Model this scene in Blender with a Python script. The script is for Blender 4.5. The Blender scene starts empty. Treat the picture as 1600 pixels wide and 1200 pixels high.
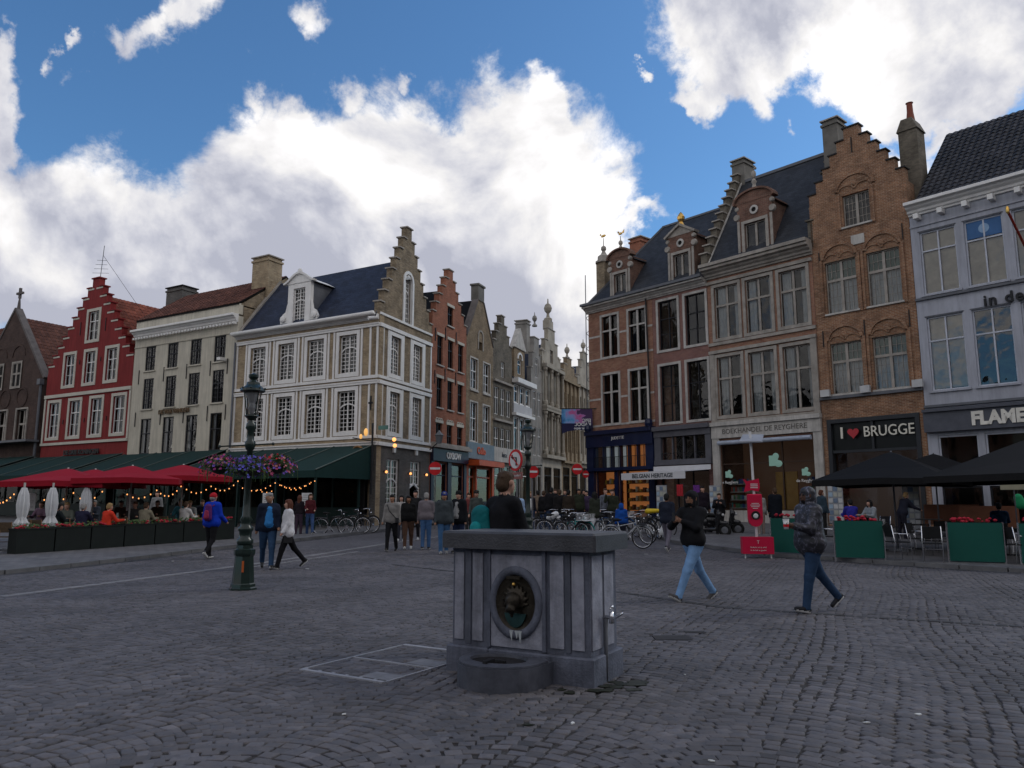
import bpy, math, random
import numpy as np
from mathutils import Vector, Matrix, Euler
R = math.radians
rnd = random.Random(7)
C = bpy.context.scene
COL = C.collection

# ------------------------------------------------------------------ camera
CAM_H, PITCH, FPX = 1.55, R(8.84), 1202.0
cd = bpy.data.cameras.new('camera'); cam = bpy.data.objects.new('camera', cd); COL.objects.link(cam)
cam.location = (0, 0, CAM_H); cam.rotation_euler = (R(90) + PITCH, 0, 0)
cd.sensor_width = 36; cd.lens = 36 * FPX / 1600; cd.clip_start = 0.1; cd.clip_end = 3000
C.camera = cam

# ------------------------------------------------------------------ sky, sun, exposure
SUN_DIR = Vector((0.90, 0.28, 0.0)).normalized() * math.cos(R(38)) + Vector((0, 0, math.sin(R(38))))
w = bpy.data.worlds.new('World'); C.world = w; w.use_nodes = True
nt = w.node_tree; nt.nodes.clear()
def N(t, **k):
    n = nt.nodes.new(t)
    for a, b in k.items(): setattr(n, a, b)
    return n
def L(a, b): nt.links.new(a, b)
def math_(op, a, b=None, c=None, clamp=False):
    n = N('ShaderNodeMath', operation=op, use_clamp=clamp)
    for i, q in enumerate((a, b, c)):
        if q is None: continue
        if isinstance(q, (int, float)): n.inputs[i].default_value = q
        else: L(q, n.inputs[i])
    return n.outputs[0]
sky = N('ShaderNodeTexSky', sky_type='NISHITA', sun_disc=False, sun_elevation=R(38),
        sun_rotation=math.atan2(SUN_DIR.x, SUN_DIR.y), air_density=1.0, dust_density=0.6, ozone_density=2.2)
tc = N('ShaderNodeTexCoord')
def noise(scale, detail, rough, vec, dist=0.0):
    n = N('ShaderNodeTexNoise'); n.inputs['Scale'].default_value = scale; n.inputs['Detail'].default_value = detail
    n.inputs['Roughness'].default_value = rough; n.inputs['Distortion'].default_value = dist
    L(vec, n.inputs['Vector']); return n
def vm(op, a, b):
    n = N('ShaderNodeVectorMath', operation=op)
    for i, q in enumerate((a, b)):
        if isinstance(q, tuple): n.inputs[i].default_value = q
        else: L(q, n.inputs[i])
    return n.outputs[0]
D0 = tc.outputs['Generated']
wn = noise(3.2, 8, 0.62, D0)
wv = vm('MULTIPLY', vm('SUBTRACT', wn.outputs['Color'], (0.5, 0.5, 0.5)), (0.20, 0.20, 0.20))
D1 = vm('ADD', D0, wv)
def pix_dir(px, py):
    u, v = px - 800, 600 - py
    return Vector((u, FPX * math.cos(PITCH) - v * math.sin(PITCH), FPX * math.sin(PITCH) + v * math.cos(PITCH))).normalized()
def blob(px, py, rx, ry, tilt=0.0):
    c = pix_dir(px, py)
    sc = c.y * 0 + 1.0 / (FPX * (1 + ((px - 800) ** 2 + (600 - py) ** 2) / FPX ** 2) ** 0.5)
    e = c.cross(Vector((0, 0, 1))).normalized(); up = e.cross(c).normalized()
    e2 = e * math.cos(tilt) + up * math.sin(tilt); up2 = up * math.cos(tilt) - e * math.sin(tilt)
    m = Matrix((e2, up2, c)).transposed()
    mp = N('ShaderNodeMapping', vector_type='TEXTURE')
    mp.inputs['Location'].default_value = c; mp.inputs['Rotation'].default_value = m.to_euler()
    mp.inputs['Scale'].default_value = (rx * sc, ry * sc, 0.6)
    L(D1, mp.inputs['Vector'])
    g = N('ShaderNodeTexGradient', gradient_type='SPHERICAL'); L(mp.outputs[0], g.inputs[0])
    return g.outputs['Fac']
def vmax(lst):
    o = lst[0]
    for q in lst[1:]: o = math_('MAXIMUM', o, q)
    return o
CLOUDS = [  # px, py, rx, ry, tilt : the cumulus bank and the loose clouds over the roofs
    (40, 365, 300, 185, 0.0), (190, 410, 320, 220, -0.40), (430, 470, 380, 240, 0.1), (470, 310, 250, 120, -0.30), (395, 165, 80, 42, -0.5), (460, 220, 150, 60, -0.6),
    (640, 340, 330, 170, -0.15), (550, 190, 100, 60, -0.3), (800, 360, 230, 230, -0.1), (880, 250, 80, 120, 0.3), (890, 420, 110, 200, -0.35), (700, 520, 460, 190, 0),
    (-20, 120, 98, 82, 0.2), (195, 38, 64, 34, -0.5), (245, 30, 50, 40, -0.7), (120, 42, 40, 16, -0.3), (490, 6, 80, 44, -0.3), (655, 155, 52, 26, -0.4),
    (1180, -20, 220, 95, 0.1), (1340, 30, 160, 92, 0.3), (1480, -10, 230, 105, 0.3), (1580, -60, 300, 125, 0), (1270, 110, 60, 50, 0),
    (1395, 240, 130, 60, -0.3), (1450, 180, 80, 42, 0.6), (1520, 135, 56, 36, 0.3), (1182, 175, 34, 56, 0.2), (1208, 100, 30, 50, 0.2),
    (1075, 166, 56, 24, -0.3), (1003, 130, 22, 16, 0), (1220, 210, 24, 24, 0), (985, 365, 60, 30, -0.4), (30, 530, 100, 60, 0.2), (130, 500, 120, 60, -0.5), (20, 445, 90, 26, -0.3)]
fld = vmax([blob(*b) if min(b[2:4]) > 70 else math_('MULTIPLY', blob(*b), 0.42 if min(b[2:4]) < 45 else 0.55) for b in CLOUDS])
fine = noise(8.5, 13, 0.66, D0, 0.35).outputs['Fac']
# the rest of the sky, beyond the picture: denser unseen cloud, added to whiten the ambient light
gen = noise(1.6, 5, 0.55, D0).outputs['Fac']
genf = math_('MULTIPLY', math_('SUBTRACT', gen, 0.27), 2.6)
inview = N('ShaderNodeTexGradient', gradient_type='SPHERICAL')
mp = N('ShaderNodeMapping', vector_type='TEXTURE'); mp.inputs['Location'].default_value = pix_dir(800, 350)
mp.inputs['Scale'].default_value = (1.25, 1.25, 1.25); L(D0, mp.inputs['Vector']); L(mp.outputs[0], inview.inputs[0])
outm = math_('SUBTRACT', 1.0, math_('MULTIPLY', inview.outputs['Fac'], 3.2, clamp=True))
genf = math_('MULTIPLY', genf, outm)
fall = math_('MAXIMUM', fld, genf)
lump = noise(5.0, 3, 0.5, D0, 0.2).outputs['Fac']
dens = math_('ADD', math_('MULTIPLY', fall, 1.3), math_('ADD', math_('MULTIPLY', math_('SUBTRACT', lump, 0.5), 0.7), math_('MULTIPLY', math_('SUBTRACT', fine, 0.5), 0.75)))
mr = N('ShaderNodeMapRange', interpolation_type='SMOOTHSTEP'); L(dens, mr.inputs[0])
mr.inputs[1].default_value = 0.29; mr.inputs[2].default_value = 0.52
cover = math_('MULTIPLY', mr.outputs[0], math_('GREATER_THAN', math_('ADD', fall, math_('MULTIPLY', fine, 0.05)), 0.03), clamp=True)
# cloud body: billows (noise lit from the sun's side), grey bellies
sh = vm('ADD', D0, tuple(Vector((0.35, 0.0, 0.55)).normalized() * 0.045))
fineb = noise(4.2, 9, 0.55, D0, 0.3).outputs['Fac']
fines = noise(4.2, 9, 0.55, sh, 0.3).outputs['Fac']
bil = math_('MULTIPLY', math_('SUBTRACT', fineb, fines), 2.3)
GREY = [(120, 470, 360, 190, -0.3), (420, 480, 460, 190, 0), (640, 420, 250, 170, 0), (750, 420, 190, 190, 0), (1580, 10, 280, 140, 0.3),
        (1200, -30, 200, 60, 0), (30, 350, 260, 100, 0), (520, 380, 230, 110, 0.2), (20, 200, 90, 90, 0)]
grey = math_('MULTIPLY', vmax([blob(*b) for b in GREY]), 1.5, clamp=True)
ggen = math_('MULTIPLY', math_('MULTIPLY', math_('SUBTRACT', dens, 0.55), 0.8, clamp=True), outm)
grey = math_('MAXIMUM', grey, ggen)
BRIGHT = [(900, 330, 190, 260, 0), (860, 300, 120, 150, 0), (620, 290, 160, 120, 0), (1310, 90, 140, 90, 0), (1400, 240, 180, 90, 0), (240, 300, 200, 80, -0.5)]
bright = math_('MULTIPLY', vmax([blob(*b) for b in BRIGHT]), 0.26)
lum = math_('ADD', math_('ADD', math_('SUBTRACT', 0.85, math_('MULTIPLY', grey, 0.34)), bright), bil)
lum = math_('MINIMUM', math_('MAXIMUM', lum, 0.52), 1.12)
mixc = N('ShaderNodeMix', data_type='RGBA'); L(math_('MULTIPLY', math_('SUBTRACT', lum, 0.45), 2.4, clamp=True), mixc.inputs['Factor'])
mixc.inputs[6].default_value = (0.84, 0.88, 1.08, 1); mixc.inputs[7].default_value = (1.0, 0.985, 0.99, 1)
cloudc = N('ShaderNodeMix', data_type='RGBA', blend_type='MULTIPLY'); cloudc.inputs['Factor'].default_value = 1
L(mixc.outputs[2], cloudc.inputs[6]); cx = N('ShaderNodeCombineXYZ')
for i in range(3): L(lum, cx.inputs[i])
L(cx.outputs[0], cloudc.inputs[7])
SKY_STRENGTH, CLOUD_K = 0.10, 1.0
tint = N('ShaderNodeMix', data_type='RGBA', blend_type='MULTIPLY'); tint.inputs['Factor'].default_value = 1
L(sky.outputs[0], tint.inputs[6]); tint.inputs[7].default_value = (0.72, 1.10, 1.36, 1)
cs = N('ShaderNodeMix', data_type='RGBA', blend_type='MULTIPLY'); cs.inputs['Factor'].default_value = 1
L(cloudc.outputs[2], cs.inputs[6]); k = CLOUD_K / SKY_STRENGTH; cs.inputs[7].default_value = (k, k, k, 1)
cs.clamp_result = False
fin = N('ShaderNodeMix', data_type='RGBA'); L(cover, fin.inputs['Factor']); L(tint.outputs[2], fin.inputs[6]); L(cs.outputs[2], fin.inputs[7])
bg = N('ShaderNodeBackground'); bg.inputs[1].default_value = SKY_STRENGTH; L(fin.outputs[2], bg.inputs[0])
wo = N('ShaderNodeOutputWorld'); L(bg.outputs[0], wo.inputs[0])
w.cycles.sampling_method = 'MANUAL'; w.cycles.sample_map_resolution = 512

sl = bpy.data.lights.new('sun', 'SUN'); sl.energy = 0.55; sl.angle = R(10); sl.color = (1.0, 0.93, 0.82)
so = bpy.data.objects.new('sun', sl); COL.objects.link(so); so.location = (30, 10, 40)
so.rotation_euler = (-SUN_DIR).to_track_quat('-Z', 'Y').to_euler()
C.view_settings.view_transform = 'Standard'; C.view_settings.look = 'None'
C.view_settings.exposure = 0.06; C.view_settings.gamma = 1.0; C.view_settings.use_curve_mapping = False
C.render.engine = 'CYCLES'
C.cycles.max_bounces = 6; C.cycles.diffuse_bounces = 2; C.cycles.glossy_bounces = 3; C.cycles.transparent_max_bounces = 12
C.cycles.caustics_reflective = False; C.cycles.caustics_refractive = False; C.cycles.use_denoising = True

# ------------------------------------------------------------------ materials
MATS = {}
def mat(name, col, rough=0.75, var=0.18, scale=2.5, bump=0.0, bscale=40.0, metal=0.0, spec=0.22, coat=0.0, streak=0.0):
    if name in MATS: return MATS[name]
    m = bpy.data.materials.new(name); MATS[name] = m; m.use_nodes = True
    t = m.node_tree; b = t.nodes['Principled BSDF']
    b.inputs['Roughness'].default_value = rough; b.inputs['Metallic'].default_value = metal
    b.inputs['Specular IOR Level'].default_value = spec; b.inputs['Coat Weight'].default_value = coat
    tcn = t.nodes.new('ShaderNodeTexCoord')
    n = t.nodes.new('ShaderNodeTexNoise'); n.inputs['Scale'].default_value = scale; n.inputs['Detail'].default_value = 8; n.inputs['Roughness'].default_value = 0.65
    t.links.new(tcn.outputs['Object'], n.inputs['Vector'])
    r = t.nodes.new('ShaderNodeMapRange'); t.links.new(n.outputs['Fac'], r.inputs[0])
    r.inputs[1].default_value = 0.3; r.inputs[2].default_value = 0.7; r.inputs[3].default_value = 1 - var; r.inputs[4].default_value = 1 + var
    x = t.nodes.new('ShaderNodeMix'); x.data_type = 'RGBA'; x.blend_type = 'MULTIPLY'; x.inputs['Factor'].default_value = 1
    x.inputs[6].default_value = (*col, 1); t.links.new(r.outputs[0], x.inputs[7]); t.links.new(x.outputs[2], b.inputs['Base Color'])
    if streak:
        mp_ = t.nodes.new('ShaderNodeMapping'); mp_.inputs['Scale'].default_value = (3.2, 3.2, 0.28); t.links.new(tcn.outputs['Object'], mp_.inputs[0])
        n4 = t.nodes.new('ShaderNodeTexNoise'); n4.inputs['Scale'].default_value = 1.6; n4.inputs['Detail'].default_value = 7; n4.inputs['Roughness'].default_value = 0.7; t.links.new(mp_.outputs[0], n4.inputs['Vector'])
        r4 = t.nodes.new('ShaderNodeMapRange'); t.links.new(n4.outputs['Fac'], r4.inputs[0]); r4.inputs[1].default_value = 0.42; r4.inputs[2].default_value = 0.72; r4.inputs[3].default_value = 1.0; r4.inputs[4].default_value = 1 - streak
        x4 = t.nodes.new('ShaderNodeMix'); x4.data_type = 'RGBA'; x4.blend_type = 'MULTIPLY'; x4.inputs['Factor'].default_value = 1; t.links.new(x.outputs[2], x4.inputs[6]); t.links.new(r4.outputs[0], x4.inputs[7]); t.links.new(x4.outputs[2], b.inputs['Base Color'])
    if bump:
        n2 = t.nodes.new('ShaderNodeTexNoise'); n2.inputs['Scale'].default_value = bscale; n2.inputs['Detail'].default_value = 5
        t.links.new(tcn.outputs['Object'], n2.inputs['Vector'])
        bp = t.nodes.new('ShaderNodeBump'); bp.inputs['Strength'].default_value = bump; bp.inputs['Distance'].default_value = 0.02
        t.links.new(n2.outputs['Fac'], bp.inputs['Height']); t.links.new(bp.outputs[0], b.inputs['Normal'])
    return m
def emis(name, col, s):
    if name in MATS: return MATS[name]
    m = bpy.data.materials.new(name); MATS[name] = m; m.use_nodes = True; t = m.node_tree
    b = t.nodes['Principled BSDF']; b.inputs['Base Color'].default_value = (*col, 1)
    b.inputs['Emission Color'].default_value = (*col, 1); b.inputs['Emission Strength'].default_value = s
    return m
def brick(name, c1, c2, mortar, bw=0.22, bh=0.065, ms=0.009, stain=0.35, bump=0.5, white=0.0):
    if name in MATS: return MATS[name]
    m = bpy.data.materials.new(name); MATS[name] = m; m.use_nodes = True; t = m.node_tree; b = t.nodes['Principled BSDF']
    b.inputs['Roughness'].default_value = 0.9; b.inputs['Specular IOR Level'].default_value = 0.25
    nn = t.nodes.new; lk = t.links.new
    tcn = nn('ShaderNodeTexCoord'); sx = nn('ShaderNodeSeparateXYZ'); lk(tcn.outputs['Object'], sx.inputs[0])
    ad = nn('ShaderNodeMath'); ad.operation = 'ADD'; lk(sx.outputs[0], ad.inputs[0]); lk(sx.outputs[1], ad.inputs[1])
    cb = nn('ShaderNodeCombineXYZ'); lk(ad.outputs[0], cb.inputs[0]); lk(sx.outputs[2], cb.inputs[1])
    br = nn('ShaderNodeTexBrick'); lk(cb.outputs[0], br.inputs['Vector']); br.inputs['Scale'].default_value = 1
    br.inputs['Brick Width'].default_value = bw; br.inputs['Row Height'].default_value = bh; br.inputs['Mortar Size'].default_value = ms
    br.inputs['Mortar Smooth'].default_value = 0.3; br.inputs['Bias'].default_value = 0.0
    br.inputs['Color1'].default_value = (*c1, 1); br.inputs['Color2'].default_value = (*c2, 1); br.inputs['Mortar'].default_value = (*mortar, 1)
    n1 = nn('ShaderNodeTexNoise'); n1.inputs['Scale'].default_value = 1.3; n1.inputs['Detail'].default_value = 9; n1.inputs['Roughness'].default_value = 0.7; lk(tcn.outputs['Object'], n1.inputs['Vector'])
    r1 = nn('ShaderNodeMapRange'); lk(n1.outputs['Fac'], r1.inputs[0]); r1.inputs[1].default_value = 0.3; r1.inputs[2].default_value = 0.7; r1.inputs[3].default_value = 1 - stain; r1.inputs[4].default_value = 1 + stain
    x = nn('ShaderNodeMix'); x.data_type = 'RGBA'; x.blend_type = 'MULTIPLY'; x.inputs['Factor'].default_value = 1
    lk(br.outputs['Color'], x.inputs[6]); lk(r1.outputs[0], x.inputs[7])
    # patchy runs of odd bricks
    mp_ = nn('ShaderNodeMapping'); mp_.inputs['Scale'].default_value = (3.0, 13.0, 1); lk(cb.outputs[0], mp_.inputs[0])
    n3 = nn('ShaderNodeTexNoise'); n3.inputs['Scale'].default_value = 1.0; n3.inputs['Detail'].default_value = 3; lk(mp_.outputs[0], n3.inputs['Vector'])
    r3 = nn('ShaderNodeMapRange'); lk(n3.outputs['Fac'], r3.inputs[0]); r3.inputs[1].default_value = 0.55; r3.inputs[2].default_value = 0.72; r3.inputs[4].default_value = 0.45 + white
    x2 = nn('ShaderNodeMix'); x2.data_type = 'RGBA'; lk(r3.outputs[0], x2.inputs['Factor']); lk(x.outputs[2], x2.inputs[6])
    x2.inputs[7].default_value = (*[min(1, (c1[i] + mortar[i]) * 0.75) for i in range(3)], 1)
    lk(x2.outputs[2], b.inputs['Base Color'])
    bp = nn('ShaderNodeBump'); bp.inputs['Strength'].default_value = bump; bp.inputs['Distance'].default_value = 0.02; bp.invert = True
    lk(br.outputs['Fac'], bp.inputs['Height']); lk(bp.outputs[0], b.inputs['Normal'])
    return m
def slate(name, col, w_=0.28, h_=0.16):
    m = brick(name, tuple(c * 0.8 for c in col), tuple(c * 1.25 for c in col), tuple(c * 0.4 for c in col), w_, h_, 0.006, 0.3, 0.6)
    m.node_tree.nodes['Principled BSDF'].inputs['Roughness'].default_value = 0.62
    return m
def glass(name, ior=1.5, tintc=(0.8, 0.84, 0.86), wob=0.35):
    if name in MATS: return MATS[name]
    m = bpy.data.materials.new(name); MATS[name] = m; m.use_nodes = True; t = m.node_tree; t.nodes.clear(); nn = t.nodes.new; lk = t.links.new
    o = nn('ShaderNodeOutputMaterial'); mx = nn('ShaderNodeMixShader'); f = nn('ShaderNodeFresnel'); f.inputs[0].default_value = ior
    tr = nn('ShaderNodeBsdfTransparent'); tr.inputs[0].default_value = (*tintc, 1); g = nn('ShaderNodeBsdfGlossy'); g.inputs['Roughness'].default_value = 0.03
    tcn = nn('ShaderNodeTexCoord'); n = nn('ShaderNodeTexNoise'); n.inputs['Scale'].default_value = 1.3; n.inputs['Detail'].default_value = 2; lk(tcn.outputs['Object'], n.inputs['Vector'])
    bp = nn('ShaderNodeBump'); bp.inputs['Strength'].default_value = wob; bp.inputs['Distance'].default_value = 0.05; lk(n.outputs['Fac'], bp.inputs['Height'])
    lk(bp.outputs[0], g.inputs['Normal']); lk(bp.outputs[0], f.inputs['Normal'])
    lk(f.outputs[0], mx.inputs[0]); lk(tr.outputs[0], mx.inputs[1]); lk(g.outputs[0], mx.inputs[2]); lk(mx.outputs[0], o.inputs[0])
    return m
GL = glass('window_glass', 1.55); GLM = glass('coated_glass', 1.85, (0.93, 0.92, 0.90)); GLS = glass('shop_glass', 1.5, (0.9, 0.92, 0.92), 0.1)
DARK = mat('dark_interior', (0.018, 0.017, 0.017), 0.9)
WHITE = mat('white_paint', (0.78, 0.76, 0.73), 0.5, 0.08, 1.5, 0.1, 60, streak=.12)
STONE = mat('pale_limestone', (0.50, 0.475, 0.44), 0.85, 0.2, 1.8, 0.3, 18, streak=.35)
STONED = mat('grey_limestone', (0.33, 0.30, 0.265), 0.85, 0.3, 2.2, 0.3, 18)
BLACKW = mat('dark_window_wood', (0.022, 0.022, 0.026), 0.5)
LEAD = mat('lead_grey', (0.12, 0.125, 0.14), 0.5)
CURT = mat('curtain_cloth', (0.55, 0.54, 0.52), 0.9, 0.15, 4)
IRON = mat('black_iron', (0.02, 0.02, 0.022), 0.5)
GOLD = mat('gilded_metal', (0.75, 0.45, 0.12), 0.35, metal=1.0)
CHROME = mat('chrome_metal', (0.7, 0.7, 0.72), 0.2, 0.05, metal=1.0)

# ------------------------------------------------------------------ mesh building
class MB:
    def __init__(s): s.v = []; s.f = []
    def box(s, x0, x1, y0, y1, z0, z1):
        if x0 > x1: x0, x1 = x1, x0
        if y0 > y1: y0, y1 = y1, y0
        if z0 > z1: z0, z1 = z1, z0
        n = len(s.v)
        s.v += [(x0, y0, z0), (x1, y0, z0), (x1, y1, z0), (x0, y1, z0), (x0, y0, z1), (x1, y0, z1), (x1, y1, z1), (x0, y1, z1)]
        s.f += [tuple(n + i for i in q) for q in ((3, 2, 1, 0), (4, 5, 6, 7), (0, 1, 5, 4), (1, 2, 6, 5), (2, 3, 7, 6), (3, 0, 4, 7))]
        return s
    def poly(s, pts):
        n = len(s.v); s.v += [tuple(p) for p in pts]; s.f.append(tuple(range(n, n + len(pts)))); return s
    def prism(s, p2, y0, y1):           # polygon in x,z (counter-clockwise from the front), extruded in y
        n = len(s.v); k = len(p2)
        s.v += [(x, y0, z) for x, z in p2] + [(x, y1, z) for x, z in p2]
        s.f.append(tuple(range(n, n + k))); s.f.append(tuple(n + k + i for i in reversed(range(k))))
        for i in range(k): j = (i + 1) % k; s.f.append((n + i, n + k + i, n + k + j, n + j))
        return s
    def prismz(s, p2, z0, z1):          # polygon in x,y extruded in z
        n = len(s.v); k = len(p2)
        s.v += [(x, y, z0) for x, y in p2] + [(x, y, z1) for x, y in p2]
        s.f.append(tuple(n + i for i in reversed(range(k)))); s.f.append(tuple(n + k + i for i in range(k)))
        for i in range(k): j = (i + 1) % k; s.f.append((n + i, n + j, n + k + j, n + k + i))
        return s
    def bar(s, p, q, a, b=None, up=(0, 0, 1)):  # rectangular bar
        p, q = Vector(p), Vector(q); d = (q - p).normalized(); upv = Vector(up)
        if abs(d.dot(upv)) > 0.98: upv = Vector((0, 1, 0))
        e = d.cross(upv).normalized(); g_ = e.cross(d); b = b or a; n = len(s.v)
        for c in (p, q):
            for i, j in ((-1, -1), (1, -1), (1, 1), (-1, 1)): s.v.append(tuple(c + e * a * i / 2 + g_ * b * j / 2))
        s.f += [tuple(n + i for i in q_) for q_ in ((0, 1, 2, 3), (7, 6, 5, 4), (0, 4, 5, 1), (1, 5, 6, 2), (2, 6, 7, 3), (3, 7, 4, 0))]
        return s
    def tube(s, pts, r, k=8, closed=False, cap=True):
        pts = [Vector(p) for p in pts]; n = len(s.v); m = len(pts); rs = r if isinstance(r, (list, tuple)) else [r] * m
        prev = None
        for i, p in enumerate(pts):
            a = pts[(i - 1) % m] if (i > 0 or closed) else p; b = pts[(i + 1) % m] if (i < m - 1 or closed) else p
            d = (b - a).normalized()
            if prev is None:
                ref = Vector((0, 0, 1)) if abs(d.z) < 0.9 else Vector((1, 0, 0)); e = d.cross(ref).normalized()
            else:
                e = (prev - d * prev.dot(d)).normalized()
            prev = e; g_ = d.cross(e)
            for j in range(k):
                t = 2 * math.pi * j / k; s.v.append(tuple(p + (e * math.cos(t) + g_ * math.sin(t)) * rs[i]))
        for i in range(m if closed else m - 1):
            for j in range(k):
                a, b = n + i * k + j, n + i * k + (j + 1) % k; c, d_ = n + ((i + 1) % m) * k + (j + 1) % k, n + ((i + 1) % m) * k + j
                s.f.append((a, b, c, d_))
        if cap and not closed:
            s.f.append(tuple(n + j for j in reversed(range(k)))); s.f.append(tuple(n + (m - 1) * k + j for j in range(k)))
        return s
    def lathe(s, prof, c=(0, 0, 0), k=16, axis='z', sx=1.0, sy=1.0, cap=True):   # prof: (radius, height)
        n = len(s.v); m = len(prof)
        for r, h in prof:
            for j in range(k):
                t = 2 * math.pi * j / k; a, b = r * math.cos(t) * sx, r * math.sin(t) * sy
                s.v.append((c[0] + a, c[1] + b, c[2] + h) if axis == 'z' else (c[0] + a, c[1] - h, c[2] + b))
        for i in range(m - 1):
            for j in range(k): s.f.append((n + i * k + j, n + i * k + (j + 1) % k, n + (i + 1) * k + (j + 1) % k, n + (i + 1) * k + j))
        if cap:
            s.f.append(tuple(n + j for j in reversed(range(k)))); s.f.append(tuple(n + (m - 1) * k + j for j in range(k)))
        return s
    def ball(s, c, rx, ry=None, rz=None, k=10, m=6):
        ry = ry or rx; rz = rz or rx; n = len(s.v)
        for i in range(1, m):
            th = math.pi * i / m
            for j in range(k):
                t = 2 * math.pi * j / k; s.v.append((c[0] + rx * math.sin(th) * math.cos(t), c[1] + ry * math.sin(th) * math.sin(t), c[2] + rz * math.cos(th)))
        a = len(s.v); s.v += [(c[0], c[1], c[2] + rz), (c[0], c[1], c[2] - rz)]
        for i in range(m - 2):
            for j in range(k): s.f.append((n + i * k + j, n + (i + 1) * k + j, n + (i + 1) * k + (j + 1) % k, n + i * k + (j + 1) % k))
        for j in range(k):
            s.f.append((a, n + j, n + (j + 1) % k)); s.f.append((a + 1, n + (m - 2) * k + (j + 1) % k, n + (m - 2) * k + j))
        return s
    def mesh(s, name, m=None, smooth=False):
        me = bpy.data.meshes.new(name); me.from_pydata(s.v, [], s.f)
        if m: me.materials.append(m)
        if smooth: me.shade_smooth()
        me.update(); return me
    def build(s, name, m, parent=None, smooth=False, label=None, cat=None, group=None, kind=None):
        o = bpy.data.objects.new(name, s.mesh(name, m, smooth)); COL.objects.link(o)
        if parent: o.parent = parent
        return tag(o, label, cat, group, kind)
def tag(o, label=None, cat=None, group=None, kind=None):
    if label: o['label'] = label
    if cat: o['category'] = cat
    if group: o['group'] = group
    if kind: o['kind'] = kind
    return o
def thing(name, label, cat, loc=(0, 0, 0), rz=0.0, group=None):
    o = bpy.data.objects.new(name, None); COL.objects.link(o); o.location = loc; o.rotation_euler = (0, 0, rz); o.empty_display_size = 0.2
    return tag(o, label, cat, group)
def kids(o): return [c for c in KIDS.get(o.name, [])]
KIDS = {}
def dup(root, loc, rz, label, group=None, swap=None):
    """copy a thing with its parts and sub-parts"""
    src = [root] + list(root.children_recursive); mp = {}
    for o in src:
        c = o.copy(); COL.objects.link(c); mp[o] = c
        if swap and o.type == 'MESH' and o.data.materials and o.data.materials[0] and o.data.materials[0].name in swap:
            c.data = o.data.copy(); c.data.materials[0] = swap[o.data.materials[0].name]
    for o in src:
        if o in mp and o.parent in mp: mp[o].parent = mp[o.parent]
    r = mp[root]; r.location = loc; r.rotation_euler = (0, 0, rz); r['label'] = label
    if group: r['group'] = group
    return r
def text(s, size, m, parent, loc, rot=(R(90), 0, 0), name='lettering', ext=0.012, align='CENTER', sx=1.0, bold=0.0, label=None, sp=1.0):
    c = bpy.data.curves.new(name, 'FONT'); c.body = s; c.size = size; c.extrude = ext; c.align_x = align; c.align_y = 'CENTER'; c.offset = bold; c.space_character = sp
    c.resolution_u = 3; c.materials.append(m)
    tmp = bpy.data.objects.new(name, c); me = bpy.data.meshes.new_from_object(tmp); bpy.data.objects.remove(tmp); bpy.data.curves.remove(c)
    if not me.materials: me.materials.append(m)
    o = bpy.data.objects.new(name, me); COL.objects.link(o); o.parent = parent; o.location = loc; o.rotation_euler = rot; o.scale = (sx, 1, 1)
    if label: o['label'] = label
    return o

# ------------------------------------------------------------------ terrain
def g(x, y):
    s = 0.02 + 0.010 * min(1, max(0, (x + 8) / 14)); t = y - 20
    t = 0 if t < -3 else ((t + 3) ** 2 / 12 if t < 3 else t)
    return s * min(t, 60)
def ground_pt(px, py):
    d = pix_dir(px, py); lo, hi = 1.0, 200.0
    f = lambda t: CAM_H + d.z * t - g(d.x * t, d.y * t)
    if f(hi) > 0: return Vector((d.x * 60, d.y * 60, g(d.x * 60, d.y * 60)))
    for _ in range(50):
        m = (lo + hi) / 2
        if f(m) > 0: lo = m
        else: hi = m
    return Vector((d.x * lo, d.y * lo, g(d.x * lo, d.y * lo)))
def at(px, D, py=787):
    """point standing on the ground at depth D, seen at column px"""
    d = pix_dir(px, py); x = d.x / d.y * D; return Vector((x, D, g(x, D)))
# ------------------------------------------------------------------ ground sheet
def ground_sheet(xs, ys, dz, name, m, keep=None):
    v = [(x, y, g(x, y) + dz) for y in ys for x in xs]; nx = len(xs); f = []
    for j in range(len(ys) - 1):
        for i in range(nx - 1):
            if keep and not keep((xs[i] + xs[i + 1]) / 2, (ys[j] + ys[j + 1]) / 2): continue
            a = j * nx + i; f.append((a, a + 1, a + nx + 1, a + nx))
    b = MB(); b.v = v; b.f = f; return b.build(name, m, None, True, kind='structure')
grout = mat('sandy_joint_grit', (0.050, 0.047, 0.047), 0.95, 0.35, 3.0, 0.6, 60)
xs = [-400, -200, -100, -60] + [-50 + 2 * i for i in range(51)] + [60, 100, 200, 400]
ys = [-400, -120, -60, -30] + [-20 + 2 * i for i in range(55)] + [100, 130, 200, 400, 900]
ground = ground_sheet(xs, ys, -0.013, 'ground', grout)

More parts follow.
